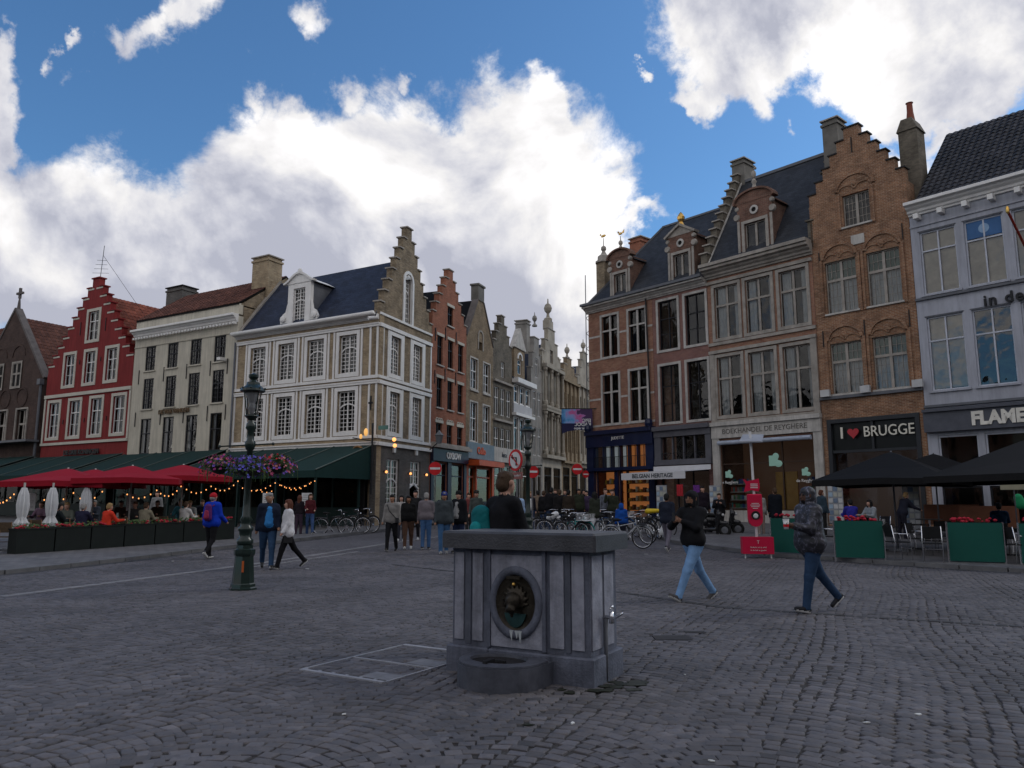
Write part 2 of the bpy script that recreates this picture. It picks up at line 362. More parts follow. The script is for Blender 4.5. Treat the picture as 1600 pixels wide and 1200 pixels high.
# far paving of small setts: the same stones, too fine to model beyond 25 m
def sett_material():
    m = bpy.data.materials.new('worn_granite_setts'); m.use_nodes = True; t = m.node_tree; b = t.nodes['Principled BSDF']; nn = t.nodes.new; lk = t.links.new
    b.inputs['Roughness'].default_value = 0.62; b.inputs['Specular IOR Level'].default_value = 0.4
    tcn = nn('ShaderNodeTexCoord'); v = nn('ShaderNodeTexVoronoi'); v.feature = 'DISTANCE_TO_EDGE'; v.inputs['Scale'].default_value = 7.4; v.inputs['Randomness'].default_value = 0.55; lk(tcn.outputs['Object'], v.inputs['Vector'])
    vc = nn('ShaderNodeTexVoronoi'); vc.inputs['Scale'].default_value = 7.4; vc.inputs['Randomness'].default_value = 0.55; lk(tcn.outputs['Object'], vc.inputs['Vector'])
    n = nn('ShaderNodeTexNoise'); n.inputs['Scale'].default_value = 0.35; n.inputs['Detail'].default_value = 9; n.inputs['Roughness'].default_value = 0.7; lk(tcn.outputs['Object'], n.inputs['Vector'])
    r = nn('ShaderNodeMapRange'); lk(v.outputs['Distance'], r.inputs[0]); r.inputs[1].default_value = 0.02; r.inputs[2].default_value = 0.09; r.inputs[3].default_value = 0.45
    s = nn('ShaderNodeSeparateColor'); lk(vc.outputs['Color'], s.inputs[0])
    r2 = nn('ShaderNodeMapRange'); lk(s.outputs[0], r2.inputs[0]); r2.inputs[3].default_value = 0.78; r2.inputs[4].default_value = 1.22
    r3 = nn('ShaderNodeMapRange'); lk(n.outputs['Fac'], r3.inputs[0]); r3.inputs[1].default_value = 0.3; r3.inputs[2].default_value = 0.7; r3.inputs[3].default_value = 0.75; r3.inputs[4].default_value = 1.25
    m1 = nn('ShaderNodeMath'); m1.operation = 'MULTIPLY'; lk(r.outputs[0], m1.inputs[0]); lk(r2.outputs[0], m1.inputs[1])
    m2 = nn('ShaderNodeMath'); m2.operation = 'MULTIPLY'; lk(m1.outputs[0], m2.inputs[0]); lk(r3.outputs[0], m2.inputs[1])
    x = nn('ShaderNodeMix'); x.data_type = 'RGBA'; x.blend_type = 'MULTIPLY'; x.inputs['Factor'].default_value = 1; x.inputs[6].default_value = (0.105, 0.098, 0.104, 1); lk(m2.outputs[0], x.inputs[7]); lk(x.outputs[2], b.inputs['Base Color'])
    bp = nn('ShaderNodeBump'); bp.inputs['Strength'].default_value = 0.6; bp.inputs['Distance'].default_value = 0.02; lk(r.outputs[0], bp.inputs['Height']); lk(bp.outputs[0], b.inputs['Normal'])
    return m
setts = sett_material()
COB_Y = 25.0
xs2 = [-60 + 2 * i for i in range(61)]; ys2 = [COB_Y + 1.5 * i for i in range(80)]
ground_sheet(xs2, ys2, -0.004, 'road', setts)
ground_sheet([-60, -40, -20, -10, 0, 10, 20, 40, 60], [-20, -10, 0, 4.0], -0.004, 'pavement', setts)

# ------------------------------------------------------------------ cobbles laid in segmental arcs
def cobble_material():
    m = bpy.data.materials.new('cobble_stone'); m.use_nodes = True; t = m.node_tree; b = t.nodes['Principled BSDF']; nn = t.nodes.new; lk = t.links.new
    b.inputs['Specular IOR Level'].default_value = 0.45
    at_ = nn('ShaderNodeAttribute'); at_.attribute_name = 'tone'
    tcn = nn('ShaderNodeTexCoord'); g_ = nn('ShaderNodeNewGeometry')
    n = nn('ShaderNodeTexNoise'); n.inputs['Scale'].default_value = 0.5; n.inputs['Detail'].default_value = 7; n.inputs['Roughness'].default_value = 0.65; lk(g_.outputs['Position'], n.inputs['Vector'])
    n2 = nn('ShaderNodeTexNoise'); n2.inputs['Scale'].default_value = 34; n2.inputs['Detail'].default_value = 6; n2.inputs['Roughness'].default_value = 0.7; lk(g_.outputs['Position'], n2.inputs['Vector'])
    r = nn('ShaderNodeMapRange'); lk(n.outputs['Fac'], r.inputs[0]); r.inputs[1].default_value = 0.3; r.inputs[2].default_value = 0.7; r.inputs[3].default_value = 0.62; r.inputs[4].default_value = 1.32
    r2 = nn('ShaderNodeMapRange'); lk(n2.outputs['Fac'], r2.inputs[0]); r2.inputs[1].default_value = 0.3; r2.inputs[2].default_value = 0.7; r2.inputs[3].default_value = 0.75; r2.inputs[4].default_value = 1.2
    m1 = nn('ShaderNodeMath'); m1.operation = 'MULTIPLY'; lk(r.outputs[0], m1.inputs[0]); lk(r2.outputs[0], m1.inputs[1])
    m2 = nn('ShaderNodeMath'); m2.operation = 'MULTIPLY'; lk(m1.outputs[0], m2.inputs[0]); lk(at_.outputs['Fac'], m2.inputs[1])
    hue = nn('ShaderNodeTexNoise'); hue.inputs['Scale'].default_value = 9; lk(g_.outputs['Position'], hue.inputs['Vector'])
    hr = nn('ShaderNodeMapRange'); lk(hue.outputs['Fac'], hr.inputs[0]); hr.inputs[1].default_value = 0.4; hr.inputs[2].default_value = 0.65
    hc = nn('ShaderNodeMix'); hc.data_type = 'RGBA'; lk(hr.outputs[0], hc.inputs['Factor']); hc.inputs[6].default_value = (0.103, 0.093, 0.096, 1); hc.inputs[7].default_value = (0.088, 0.085, 0.096, 1)
    x = nn('ShaderNodeMix'); x.data_type = 'RGBA'; x.blend_type = 'MULTIPLY'; x.inputs['Factor'].default_value = 1; lk(hc.outputs[2], x.inputs[6]); lk(m2.outputs[0], x.inputs[7]); lk(x.outputs[2], b.inputs['Base Color'])
    rr = nn('ShaderNodeMapRange'); lk(n2.outputs['Fac'], rr.inputs[0]); rr.inputs[3].default_value = 0.55; rr.inputs[4].default_value = 0.9; lk(rr.outputs[0], b.inputs['Roughness'])
    bp = nn('ShaderNodeBump'); bp.inputs['Strength'].default_value = 0.35; bp.inputs['Distance'].default_value = 0.005; lk(n2.outputs['Fac'], bp.inputs['Height']); lk(bp.outputs[0], b.inputs['Normal'])
    return m
cobm = cobble_material()
# frame of the sunk hatch near the fountain, kept clear of cobbles that would cross its bars
HA, HB, HD = ground_pt(470, 1047), ground_pt(599, 1067.5), ground_pt(612, 1006)
HATCH_U = (HB - HA); HATCH_V = (HD - HA)
nr = np.random.default_rng(11)
SPAN, RAD, ROW, TW = 1.44, 0.92, 0.100, R(-24)
Nrow = np.arange(-330, 330); ncol = np.arange(-28, 29)
cols, rows = np.meshgrid(ncol, Nrow, indexing='ij'); cols = cols.ravel(); rows = rows.ravel()
half = math.asin(SPAN / 2 / RAD); per = 13
k = (np.arange(per) + 0.5) / per * 2 - 1
th = k[None, :] * half + nr.normal(0, 0.010, (len(cols), per))
ph = (rows * 7919 % 13)[:, None] * 0.0
lx = np.sin(th) * RAD; ly = np.cos(th) * RAD - RAD * math.cos(half)
ux = cols[:, None] * SPAN + lx; uy = rows[:, None] * ROW + ly + nr.normal(0, 0.004, lx.shape)
wx = ux + 0.04 * np.sin(uy * 0.9 + cols[:, None]); ang = -th
cx_, cy_, an = wx.ravel(), uy.ravel(), (ang + TW).ravel()
# slow wander of the courses
X = cx_ * math.cos(TW) - cy_ * math.sin(TW); Y = cx_ * math.sin(TW) + cy_ * math.cos(TW)
X = X + 0.04 * np.sin(Y * 0.8) + 0.03 * np.sin(X * 2.1); Y = Y + 12.0 + 0.08 * np.sin(X * 0.9)
m_ = (Y > 4.0) & (Y < COB_Y) & (np.abs(X) < Y * 0.80 + 1.5)
X, Y, an = X[m_], Y[m_], an[m_]
arcw = 2 * half * RAD / per
n_ = len(X); print('cobbles', n_)
lw = arcw * (1 + nr.normal(0, 0.09, n_)) / 2 - 0.0045; lh = ROW * (1 + nr.normal(0, 0.07, n_)) / 2 - 0.0045
an = an + nr.normal(0, 0.07, n_)
gz = np.array([g(a, b) for a, b in zip(X, Y)]) + nr.normal(0, 0.0016, n_)
tone = np.clip(nr.normal(1.0, 0.15, n_), 0.5, 1.7)
tiltx, tilty = nr.normal(0, 0.013, n_), nr.normal(0, 0.013, n_)
corner = np.array([(-1, -1), (1, -1), (1, 1), (-1, 1)], float)
jit = nr.normal(0, 0.10, (n_, 4, 2))
ca, sa = np.cos(an), np.sin(an)
def ring(scale, z):
    p = (corner[None] + jit) * scale
    a = p[..., 0] * lw[:, None]; b = p[..., 1] * lh[:, None]
    return a, b, z + a * tiltx[:, None] + b * tilty[:, None]
rings = [ring(0.84, 0.0), ring(0.97, -0.0035), ring(1.0, -0.032)]
NF = [(0, 1, 2, 3)] + [(4 + i, 4 + (i + 1) % 4, (i + 1) % 4, i) for i in range(4)] + [(8 + i, 8 + (i + 1) % 4, 4 + (i + 1) % 4, 4 + i) for i in range(4)]
NF = np.array(NF)
dist = np.hypot(X, Y); inv = (np.abs(X) < Y * 0.665) & (Y > 4.75)
order = np.argsort(np.where(inv, dist, 1e9)); single = set(order[:300].tolist())
keepi = np.array([i for i in range(n_) if i not in single])
def set_tone(me, vals):
    a = me.attributes.new('tone', 'FLOAT', 'POINT'); a.data.foreach_set('value', vals)
V = np.zeros((n_, 12, 3))
for r_i, (a, b, z) in enumerate(rings):
    V[:, r_i * 4:r_i * 4 + 4, 0] = a * ca[:, None] - b * sa[:, None]
    V[:, r_i * 4:r_i * 4 + 4, 1] = a * sa[:, None] + b * ca[:, None]
    V[:, r_i * 4:r_i * 4 + 4, 2] = z
W_ = V[keepi].copy(); W_[:, :, 0] += X[keepi][:, None]; W_[:, :, 1] += Y[keepi][:, None]; W_[:, :, 2] += gz[keepi][:, None]
kk = len(keepi); F_ = (NF[None] + (np.arange(kk) * 12)[:, None, None]).reshape(-1, 4)
me = bpy.data.meshes.new('cobbles'); me.vertices.add(kk * 12); me.vertices.foreach_set('co', W_.ravel().astype(np.float32))
me.loops.add(F_.size); me.loops.foreach_set('vertex_index', F_.ravel().astype(np.int32))
me.polygons.add(len(F_)); me.polygons.foreach_set('loop_start', (np.arange(len(F_)) * 4).astype(np.int32)); me.polygons.foreach_set('loop_total', np.full(len(F_), 4, np.int32))
me.update(calc_edges=True); set_tone(me, np.repeat(tone[keepi], 12).astype(np.float32)); me.materials.append(cobm)
o = bpy.data.objects.new('cobbles', me); COL.objects.link(o); o.parent = ground; o['kind'] = 'stuff'
for i in order[:300]:
    me = bpy.data.meshes.new('cobble'); me.from_pydata([tuple(p) for p in V[i]], [], [tuple(int(q) for q in f) for f in NF])
    set_tone(me, np.full(12, tone[i], np.float32)); me.materials.append(cobm)
    o = bpy.data.objects.new('cobble', me); COL.objects.link(o); o.parent = ground; o.location = (X[i], Y[i], gz[i])

# ------------------------------------------------------------------ kerbs, gutters, terrace pavements
def ribbon(name, pts, wid, dz0, dz1, m, kind='structure', step=0.9, joint=0.012, parent=None):
    """a course of stones along a line of ground points"""
    b = MB(); P_ = [Vector((p[0], p[1], 0)) for p in pts]
    for a, c in zip(P_[:-1], P_[1:]):
        ln = (c - a).length; k_ = max(1, int(ln / step)); d = (c - a) / ln; nn_ = Vector((-d.y, d.x, 0))
        for i in range(k_):
            p = a + d * (ln * i / k_ + joint); q = a + d * (ln * (i + 1) / k_ - joint); n = len(b.v); jz = rnd.uniform(-0.004, 0.004)
            for z in (dz0, dz1):
                for e, s in ((p, -1), (q, -1), (q, 1), (p, 1)):
                    r = e + nn_ * s * wid / 2; b.v.append((r.x, r.y, g(r.x, r.y) + z + (jz if z == dz1 else 0)))
            b.f += [tuple(n + j for j in f) for f in ((3, 2, 1, 0), (4, 5, 6, 7), (0, 1, 5, 4), (1, 2, 6, 5), (2, 3, 7, 6), (3, 0, 4, 7))]
    return b.build(name, m, parent, kind=kind)
kerbm = mat('bluestone_kerb', (0.13, 0.13, 0.135), 0.7, 0.25, 2.0, 0.3, 30)
gutm = mat('dark_gutter_stone', (0.055, 0.054, 0.058), 0.7, 0.3, 3.0, 0.3, 30)
palem = mat('pale_band_stone', (0.21, 0.205, 0.21), 0.6, 0.25, 3.0, 0.3, 30)
KL = [(-16.0, 9.5), (-11.3, 17.5), (-9.3, 25.5), (-6.6, 33.0), (-5.2, 37.0)]
KR = [(15.5, 14.6), (11.4, 18.1), (7.3, 22.6), (5.6, 27.0), (5.2, 36.0), (6.3, 44)]
ribbon('kerb', KL, 0.16, -0.1, 0.10, kerbm); ribbon('kerb', KR, 0.16, -0.1, 0.10, kerbm)
GLf = [(-15.0, 10.5), (-10.2, 18.5), (-8.0, 25.5), (-5.0, 34.0)]
ribbon('gutter', [(-15.8, 9.4), (-11.08, 17.45), (-9.08, 25.4), (-6.38, 32.9), (-4.98, 36.9)], 0.28, -0.03, 0.004, gutm, step=0.25)
ribbon('gutter', [(9.5, 8.8), (6.5, 10.15), (4.9, 11.0), (3.19, 12.0), (1.9, 14.0), (0.2, 16.5), (-3, 20.0)], 0.13, -0.03, 0.006, gutm, step=0.14)
ribbon('gutter', [(15.3, 14.35), (11.2, 17.85), (7.08, 22.45), (5.4, 26.9)], 0.25, -0.03, 0.006, gutm, step=0.25)
ribbon('paving_band', [ground_pt(2, 932).xy[:], ground_pt(330, 890).xy[:], ground_pt(600, 850).xy[:], ground_pt(690, 838).xy[:]], 0.22, -0.03, 0.006, palem, step=0.22)
ribbon('paving_band', [ground_pt(380, 888).xy[:], ground_pt(520, 868).xy[:], ground_pt(560, 862).xy[:]], 0.14, -0.03, 0.008, palem, step=0.22)
def slab_area(name, poly, m, dz=0.10):
    """raised pavement following the terrain (thin strips)"""
    b = MB(); L0, L1 = poly
    for i in range(len(L0) - 1):
        for s in range(10):
            for t in range(8):
                q = []
                for aa, bb in ((s, t), (s + 1, t), (s + 1, t + 1), (s, t + 1)):
                    p0 = Vector(L0[i]).lerp(Vector(L0[i + 1]), aa / 10); p1 = Vector(L1[i]).lerp(Vector(L1[i + 1]), aa / 10); p = p0.lerp(p1, bb / 8)
                    q.append((p.x, p.y, g(p.x, p.y) + dz))
                b.poly(q)
    o = b.build(name, m, None, kind='structure')
    return o
def paver_material():
    m = brick('terrace_pavers', (0.115, 0.11, 0.115), (0.16, 0.155, 0.155), (0.06, 0.06, 0.06), 0.3, 0.3, 0.012, 0.25, 0.4)
    t = m.node_tree; m.node_tree.nodes['Principled BSDF'].inputs['Roughness'].default_value = 0.65
    for n in t.nodes:
        if n.type == 'COMBXYZ':
            sx = [q for q in t.nodes if q.type == 'SEPXYZ'][0]
            for l in list(t.links):
                if l.to_node == n: t.links.remove(l)
            t.links.new(sx.outputs[0], n.inputs[0]); t.links.new(sx.outputs[1], n.inputs[1])
    return m
pav = paver_material()
slab_area('pavement', ([(-16.08, 9.5), (-11.38, 17.5), (-9.38, 25.5), (-6.68, 33.0), (-5.2, 37.1), (-5.9, 39)], [(-60, 30), (-60, 50), (-50, 60), (-30, 56), (-12, 43.5), (-6.9, 39.2)]), pav, 0.096)
slab_area('pavement', ([(15.56, 14.7), (11.46, 18.2), (7.38, 22.65), (5.68, 27.0), (5.28, 36.0), (6.38, 44)], [(40, 20), (32, 22), (24, 28), (18, 36), (14, 41), (7, 46)]), pav, 0.096)
# street pavement at the foot of the left-hand street houses
slab_area('pavement', ([(-5.2, 37.0), (9.5, 75.0)], [(-7.2, 38.3), (7.5, 76.5)]), pav, 0.094)
# litter and drain covers
lit = mat('white_litter', (0.6, 0.6, 0.58), 0.8)
LIT = [(537, 1117, 0.05), (895, 1131, 0.045), (1354, 1130, 0.05), (1435, 1117, 0.06), (1070, 1055, 0.03), (1010, 866, 0.14), (1112, 1190, 0.04), (480, 889, 0.12), (270, 877, 0.08)]
for i, (px, py, s) in enumerate(LIT):
    p = ground_pt(px, py); b = MB(); n = 7
    pts = [(math.cos(2 * math.pi * j / n) * s * .6 * rnd.uniform(0.5, 1), math.sin(2 * math.pi * j / n) * s * 0.4 * rnd.uniform(0.5, 1)) for j in range(n)]
    b.prismz(pts, 0.002, 0.009); o = b.build('litter', lit); o.location = p; o.rotation_euler = (rnd.uniform(-.1, .1), rnd.uniform(-.1, .1), rnd.random() * 6)
    where = ['below the hatch frame', 'right of the basin at the picture bottom', 'towards the lower right corner', 'at the far lower right', 'to the right of the fountain plinth', 'on the cobbles beside the bicycle wheel', 'at the very bottom edge', 'on the cobbles right of the walking couple', 'on the pavement in front of the dark planters'][i]
    tag(o, 'scrap of white litter lying ' + where, 'litter', group='litter scraps on the square')
# ------------------------------------------------------------------ house building kit
class House:
    """root Empty at the facade's left foot; local x along the front, y into the building, z up"""
    def __init__(s, name, label, pl, pr, cat='house', group=None):
        s.pl, s.pr = Vector((*pl, 0)), Vector((*pr, 0)); d = s.pr - s.pl; s.W = d.length; s.u = d / s.W; s.n = Vector((s.u.y, -s.u.x, 0))
        s.z0 = min(g(pl[0], pl[1]), g(pr[0], pr[1])) ; rz = math.atan2(s.u.y, s.u.x)
        s.root = thing(name, label, cat, (pl[0], pl[1], s.z0), rz, group)
    def w(s, px, py, d=0.0):
        r = pix_dir(px, py); c = Vector((0, 0, CAM_H)); q = s.pl - s.n * d
        t = (q - c).dot(s.n) / r.dot(s.n); p = c + r * t
        return (p - s.pl).dot(s.u), p.z - s.z0
def plate(rects, holes, T=0.35, y0=0.0):
    """wall slab made of rectangles with rectangular openings; every exposed edge gets its reveal"""
    b = MB(); us = sorted({round(q, 4) for r in rects + holes for q in r[:2]}); zs = sorted({round(q, 4) for r in rects + holes for q in r[2:]})
    ins = lambda x, z, L_: any(r[0] < x < r[1] and r[2] < z < r[3] for r in L_)
    nu, nz = len(us) - 1, len(zs) - 1
    fill = [[ins((us[i] + us[i + 1]) / 2, (zs[j] + zs[j + 1]) / 2, rects) and not ins((us[i] + us[i + 1]) / 2, (zs[j] + zs[j + 1]) / 2, holes) for j in range(nz)] for i in range(nu)]
    F = lambda i, j: 0 <= i < nu and 0 <= j < nz and fill[i][j]
    a, c = y0, y0 + T
    for i in range(nu):
        for j in range(nz):
            if not fill[i][j]: continue
            x0, x1, z0, z1 = us[i], us[i + 1], zs[j], zs[j + 1]
            b.poly([(x0, a, z0), (x1, a, z0), (x1, a, z1), (x0, a, z1)]); b.poly([(x0, c, z1), (x1, c, z1), (x1, c, z0), (x0, c, z0)])
            if not F(i - 1, j): b.poly([(x0, c, z0), (x0, a, z0), (x0, a, z1), (x0, c, z1)])
            if not F(i + 1, j): b.poly([(x1, a, z0), (x1, c, z0), (x1, c, z1), (x1, a, z1)])
            if not F(i, j - 1): b.poly([(x0, c, z0), (x1, c, z0), (x1, a, z0), (x0, a, z0)])
            if not F(i, j + 1): b.poly([(x0, a, z1), (x1, a, z1), (x1, c, z1), (x0, c, z1)])
    return b
def steps(u0, u1, z0, z1, n, top=0.5):
    """rectangles of a crow-stepped gable between the eaves and its top block"""
    out = []; hw = (u1 - u0) / 2; mid = (u0 + u1) / 2; tw = top / 2
    for i in range(n):
        f = i / n; h = hw + (tw - hw) * (i + 0.0) / (n - 1) if n > 1 else tw
        out.append((mid - h, mid + h, z0 + (z1 - z0) * f, z0 + (z1 - z0) * (i + 1) / n))
    return out
def step_caps(root, rects, m, T=0.35, th=0.07, over=0.06, name='step_cap'):
    for i, r in enumerate(rects):
        if i == len(rects) - 1:
            MB().box(r[0] - over, r[1] + over, -over, T + over, r[3], r[3] + th).build(name, m, root)
        else:
            nx_ = rects[i + 1]
            MB().box(r[0] - over, nx_[0] - 0.004, -over, T + over, r[3], r[3] + th).build(name, m, root)
            MB().box(nx_[1] + 0.004, r[1] + over, -over, T + over, r[3], r[3] + th).build(name, m, root)
def window(root, u0, u1, z0, z1, d=0.16, frame=WHITE, fw=0.06, nx=2, tr=0.36, grid=(1, 1), sur=None, sw=0.10, sp=0.03, sill=None, curtain=None, glassm=None, gw=0.022, arch=0.0, mul=None, name='window', blind=None):
    """sash frame with mullions and transom; surround, sill, glazing bars, panes and curtains are its sub-parts"""
    glassm = glassm or GL; mw = mul or fw; h = z1 - z0; b = MB(); y0, y1 = d - 0.03, d + 0.04
    b.box(u0, u0 + fw, y0, y1, z0, z1); b.box(u1 - fw, u1, y0, y1, z0, z1)
    b.box(u0 + fw, u1 - fw, y0, y1, z0, z0 + fw); b.box(u0 + fw, u1 - fw, y0, y1, z1 - fw, z1)
    iu0, iu1, iz0, iz1 = u0 + fw, u1 - fw, z0 + fw, z1 - fw
    cells_x = [(iu0 + (iu1 - iu0) * i / nx + (mw / 2 if i else 0), iu0 + (iu1 - iu0) * (i + 1) / nx - (mw / 2 if i < nx - 1 else 0)) for i in range(nx)]
    zt = iz1 - (iz1 - iz0) * tr if tr else None
    cells_z = [(iz0, zt - mw / 2), (zt + mw / 2, iz1)] if tr else [(iz0, iz1)]
    for i in range(nx - 1):
        x = iu0 + (iu1 - iu0) * (i + 1) / nx; b.box(x - mw / 2, x + mw / 2, y0 - 0.01, y1 - 0.002, iz0, iz1)
    if tr:
        if arch:
            k_ = 8
            for i in range(k_):
                a0, a1 = i / k_, (i + 1) / k_; f = lambda t: zt - arch * 0.5 + arch * math.sin(math.pi * t) - (0.35 * arch if t in (0, 1) else 0)
                b.bar((iu0 + (iu1 - iu0) * a0, d, f(a0)), (iu0 + (iu1 - iu0) * a1, d, f(a1)), 0.085, 0.07)
        else: b.box(iu0, iu1, y0 - 0.015, y1 - 0.004, zt - mw / 2, zt + mw / 2)
    o = b.build(name, frame, root)
    gb = MB(); gx, gz = grid
    for cx0, cx1 in cells_x:
        for iz, (cz0, cz1) in enumerate(cells_z):
            p = MB().poly([(cx0, d + 0.012, cz0), (cx1, d + 0.012, cz0), (cx1, d + 0.012, cz1), (cx0, d + 0.012, cz1)])
            p.build('pane', glassm, o)
            nzz = gz if iz == 0 else max(1, round(gz * (cz1 - cz0) / (cells_z[0][1] - cells_z[0][0])))
            for i in range(1, gx): x = cx0 + (cx1 - cx0) * i / gx; gb.box(x - gw / 2, x + gw / 2, d - 0.015, d + 0.008, cz0, cz1)
            for i in range(1, nzz): z = cz0 + (cz1 - cz0) * i / nzz; gb.box(cx0, cx1, d - 0.013, d + 0.007, z - gw / 2, z + gw / 2)
    if gb.v: gb.build('glazing_bars', frame, o)
    if sur:
        s = MB(); s.box(u0 - sw, u0 - 0.002, -sp, d - 0.035, z0 - sw, z1 + sw); s.box(u1 + 0.002, u1 + sw, -sp, d - 0.035, z0 - sw, z1 + sw)
        s.box(u0 - 0.002, u1 + 0.002, -sp + 0.003, d - 0.035, z1 + 0.002, z1 + sw); s.box(u0 - 0.002, u1 + 0.002, -sp + 0.003, d - 0.035, z0 - sw, z0 - 0.002)
        # the surround sits on the wall's face, its inner faces line the opening
        s.build('surround', sur, o)
    if sill: MB().box(u0 - 0.09, u1 + 0.09, -0.09, d - 0.032, z0 - sw * bool(sur) - 0.085, z0 - sw * bool(sur) - 0.004).build('sill', sill, o)
    if curtain:
        for side, wd in curtain:
            c = MB(); k_ = 14; ww = (iu1 - iu0) * wd; x0 = iu0 if side == 'l' else iu1 - ww
            pts = []
            for i in range(k_ + 1): pts.append((x0 + ww * i / k_, d + 0.16 + 0.025 * math.sin(i * 1.9 + u0)))
            for i in range(k_):
                (xa, ya), (xb, yb) = pts[i], pts[i + 1]; c.poly([(xa, ya, iz0), (xb, yb, iz0), (xb, yb, iz1), (xa, ya, iz1)])
            c.build('curtain', CURT, o)
    if blind:
        MB().box(iu0 + 0.01, iu1 - 0.01, d + 0.12, d + 0.13, iz1 - (iz1 - iz0) * blind[1], iz1).build('blind', blind[0], o)
    return o
def shell(H, depth, zt, m, x0=0.0, x1=None, back=True, yo=0.35):
    """side and back walls behind a front"""
    x1 = H.W if x1 is None else x1; b = MB(); t = 0.25
    b.box(x0, x0 + t, yo, depth, -0.8, zt); b.box(x1 - t, x1, yo, depth, -0.8, zt)
    if back: b.box(x0 + t, x1 - t, depth - t, depth, -0.8, zt)
    return b.build('side_walls', m, H.root)
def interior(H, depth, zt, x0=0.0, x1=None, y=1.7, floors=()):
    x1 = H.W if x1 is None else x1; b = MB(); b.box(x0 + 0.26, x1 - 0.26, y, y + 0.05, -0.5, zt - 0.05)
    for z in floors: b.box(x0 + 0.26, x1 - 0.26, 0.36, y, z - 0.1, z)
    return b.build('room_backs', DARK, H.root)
def roof_eave(H, y0, depth, ze, zr, m, x0=0.0, x1=None, over=0.15, name='roof', th=0.10, yr=None):
    """ridge parallel to the front"""
    x1 = H.W if x1 is None else x1; yr = yr or (y0 + depth) / 2; b = MB()
    b.poly([(x0, y0 - over, ze), (x1, y0 - over, ze), (x1, yr, zr), (x0, yr, zr)]); b.poly([(x0, yr, zr), (x1, yr, zr), (x1, depth, ze), (x0, depth, ze)])
    b.poly([(x1, y0 - over, ze - th), (x0, y0 - over, ze - th), (x0, yr, zr - th), (x1, yr, zr - th)]); b.poly([(x0, y0 - over, ze - th), (x1, y0 - over, ze - th), (x1, y0 - over, ze), (x0, y0 - over, ze)])
    b.poly([(x0, y0 - over, ze - th), (x0, y0 - over, ze), (x0, yr, zr), (x0, yr, zr - th)]); b.poly([(x1, y0 - over, ze - th), (x1, yr, zr - th), (x1, yr, zr), (x1, y0 - over, ze)])
    o = b.build(name, m, H.root)
    return o
def end_gable(H, y0, depth, ze, zr, x, t, m, yr=None):
    yr = yr or (y0 + depth) / 2; b = MB(); n = 0
    b.v += [(x, y0, ze - 0.12), (x, depth, ze - 0.12), (x, yr, zr - 0.12), (x + t, y0, ze - 0.12), (x + t, depth, ze - 0.12), (x + t, yr, zr - 0.12)]
    b.f += [(0, 2, 1), (3, 4, 5), (0, 3, 5, 2), (2, 5, 4, 1)]
    return b.build('end_gable', m, H.root)
def roof_gable(H, y0, depth, ze, zr, m, x0=0.0, x1=None, name='roof', th=0.1, back=True):
    """ridge running back from the front gable"""
    x1 = H.W if x1 is None else x1; xm = (x0 + x1) / 2; b = MB()
    b.poly([(x0, y0, ze), (xm, y0, zr), (xm, depth, zr), (x0, depth, ze)]); b.poly([(xm, y0, zr), (x1, y0, ze), (x1, depth, ze), (xm, depth, zr)])
    b.poly([(x0, depth, ze), (xm, depth, zr), (x1, depth, ze)])
    return b.build(name, m, H.root)
def tiles(root, a, b_, c, d, tw, th_, m, name='roof_tiles', lift=0.05, kind='stuff', roll=0.5):
    """rows of real tiles over the slope a-b (eave) to d-c (ridge)"""
    a, b_, c, d = map(Vector, (a, b_, c, d)); nrm = (b_ - a).cross(d - a).normalized()
    if nrm.y > 0 and False: nrm = -nrm
    nu = max(2, int((b_ - a).length / tw)); nv = max(2, int((d - a).length / th_)); q = MB(); q.tone = []
    P = lambda s, t: a.lerp(b_, s).lerp(d.lerp(c, s), t)
    for j in range(nv):
        for i in range(nu):
            s0, s1 = i / nu, (i + 1) / nu; t0, t1 = j / nv, min(1, (j + 1.12) / nv); n = len(q.v); jj = rnd.uniform(-0.006, 0.006)
            low = lift + jj; sm = s0 + (s1 - s0) * 0.55
            for s_, h in ((s0, low * 0.35), (sm, low * (1 + roll)), (s1 - 0.04 / nu, low * 0.35)):
                p0 = P(s_, t0) + nrm * h; p1 = P(s_, t1) + nrm * (h * 0.45); p2 = P(s_, t0) + nrm * 0.002; q.v += [tuple(p0), tuple(p1), tuple(p2)]
            q.f += [(n, n + 3, n + 4, n + 1), (n + 3, n + 6, n + 7, n + 4), (n + 2, n + 5, n + 3, n), (n + 5, n + 8, n + 6, n + 3)]
            q.tone += [rnd.uniform(0.7, 1.3)] * 9
    o = q.build(name, m, root, kind=kind); at_ = o.data.attributes.new('tone', 'FLOAT', 'POINT'); at_.data.foreach_set('value', q.tone)
    return o
def tile_mat(name, col, rough=0.8):
    if name in MATS: return MATS[name]
    m = mat(name, col, rough, 0.3, 0.8); t = m.node_tree; bs = t.nodes['Principled BSDF']; l = bs.inputs['Base Color'].links[0]; src = l.from_socket
    a = t.nodes.new('ShaderNodeAttribute'); a.attribute_name = 'tone'; x = t.nodes.new('ShaderNodeMix'); x.data_type = 'RGBA'; x.blend_type = 'MULTIPLY'; x.inputs['Factor'].default_value = 1
    t.links.new(src, x.inputs[6]); t.links.new(a.outputs['Fac'], x.inputs[7]); t.links.new(x.outputs[2], bs.inputs['Base Color']); return m
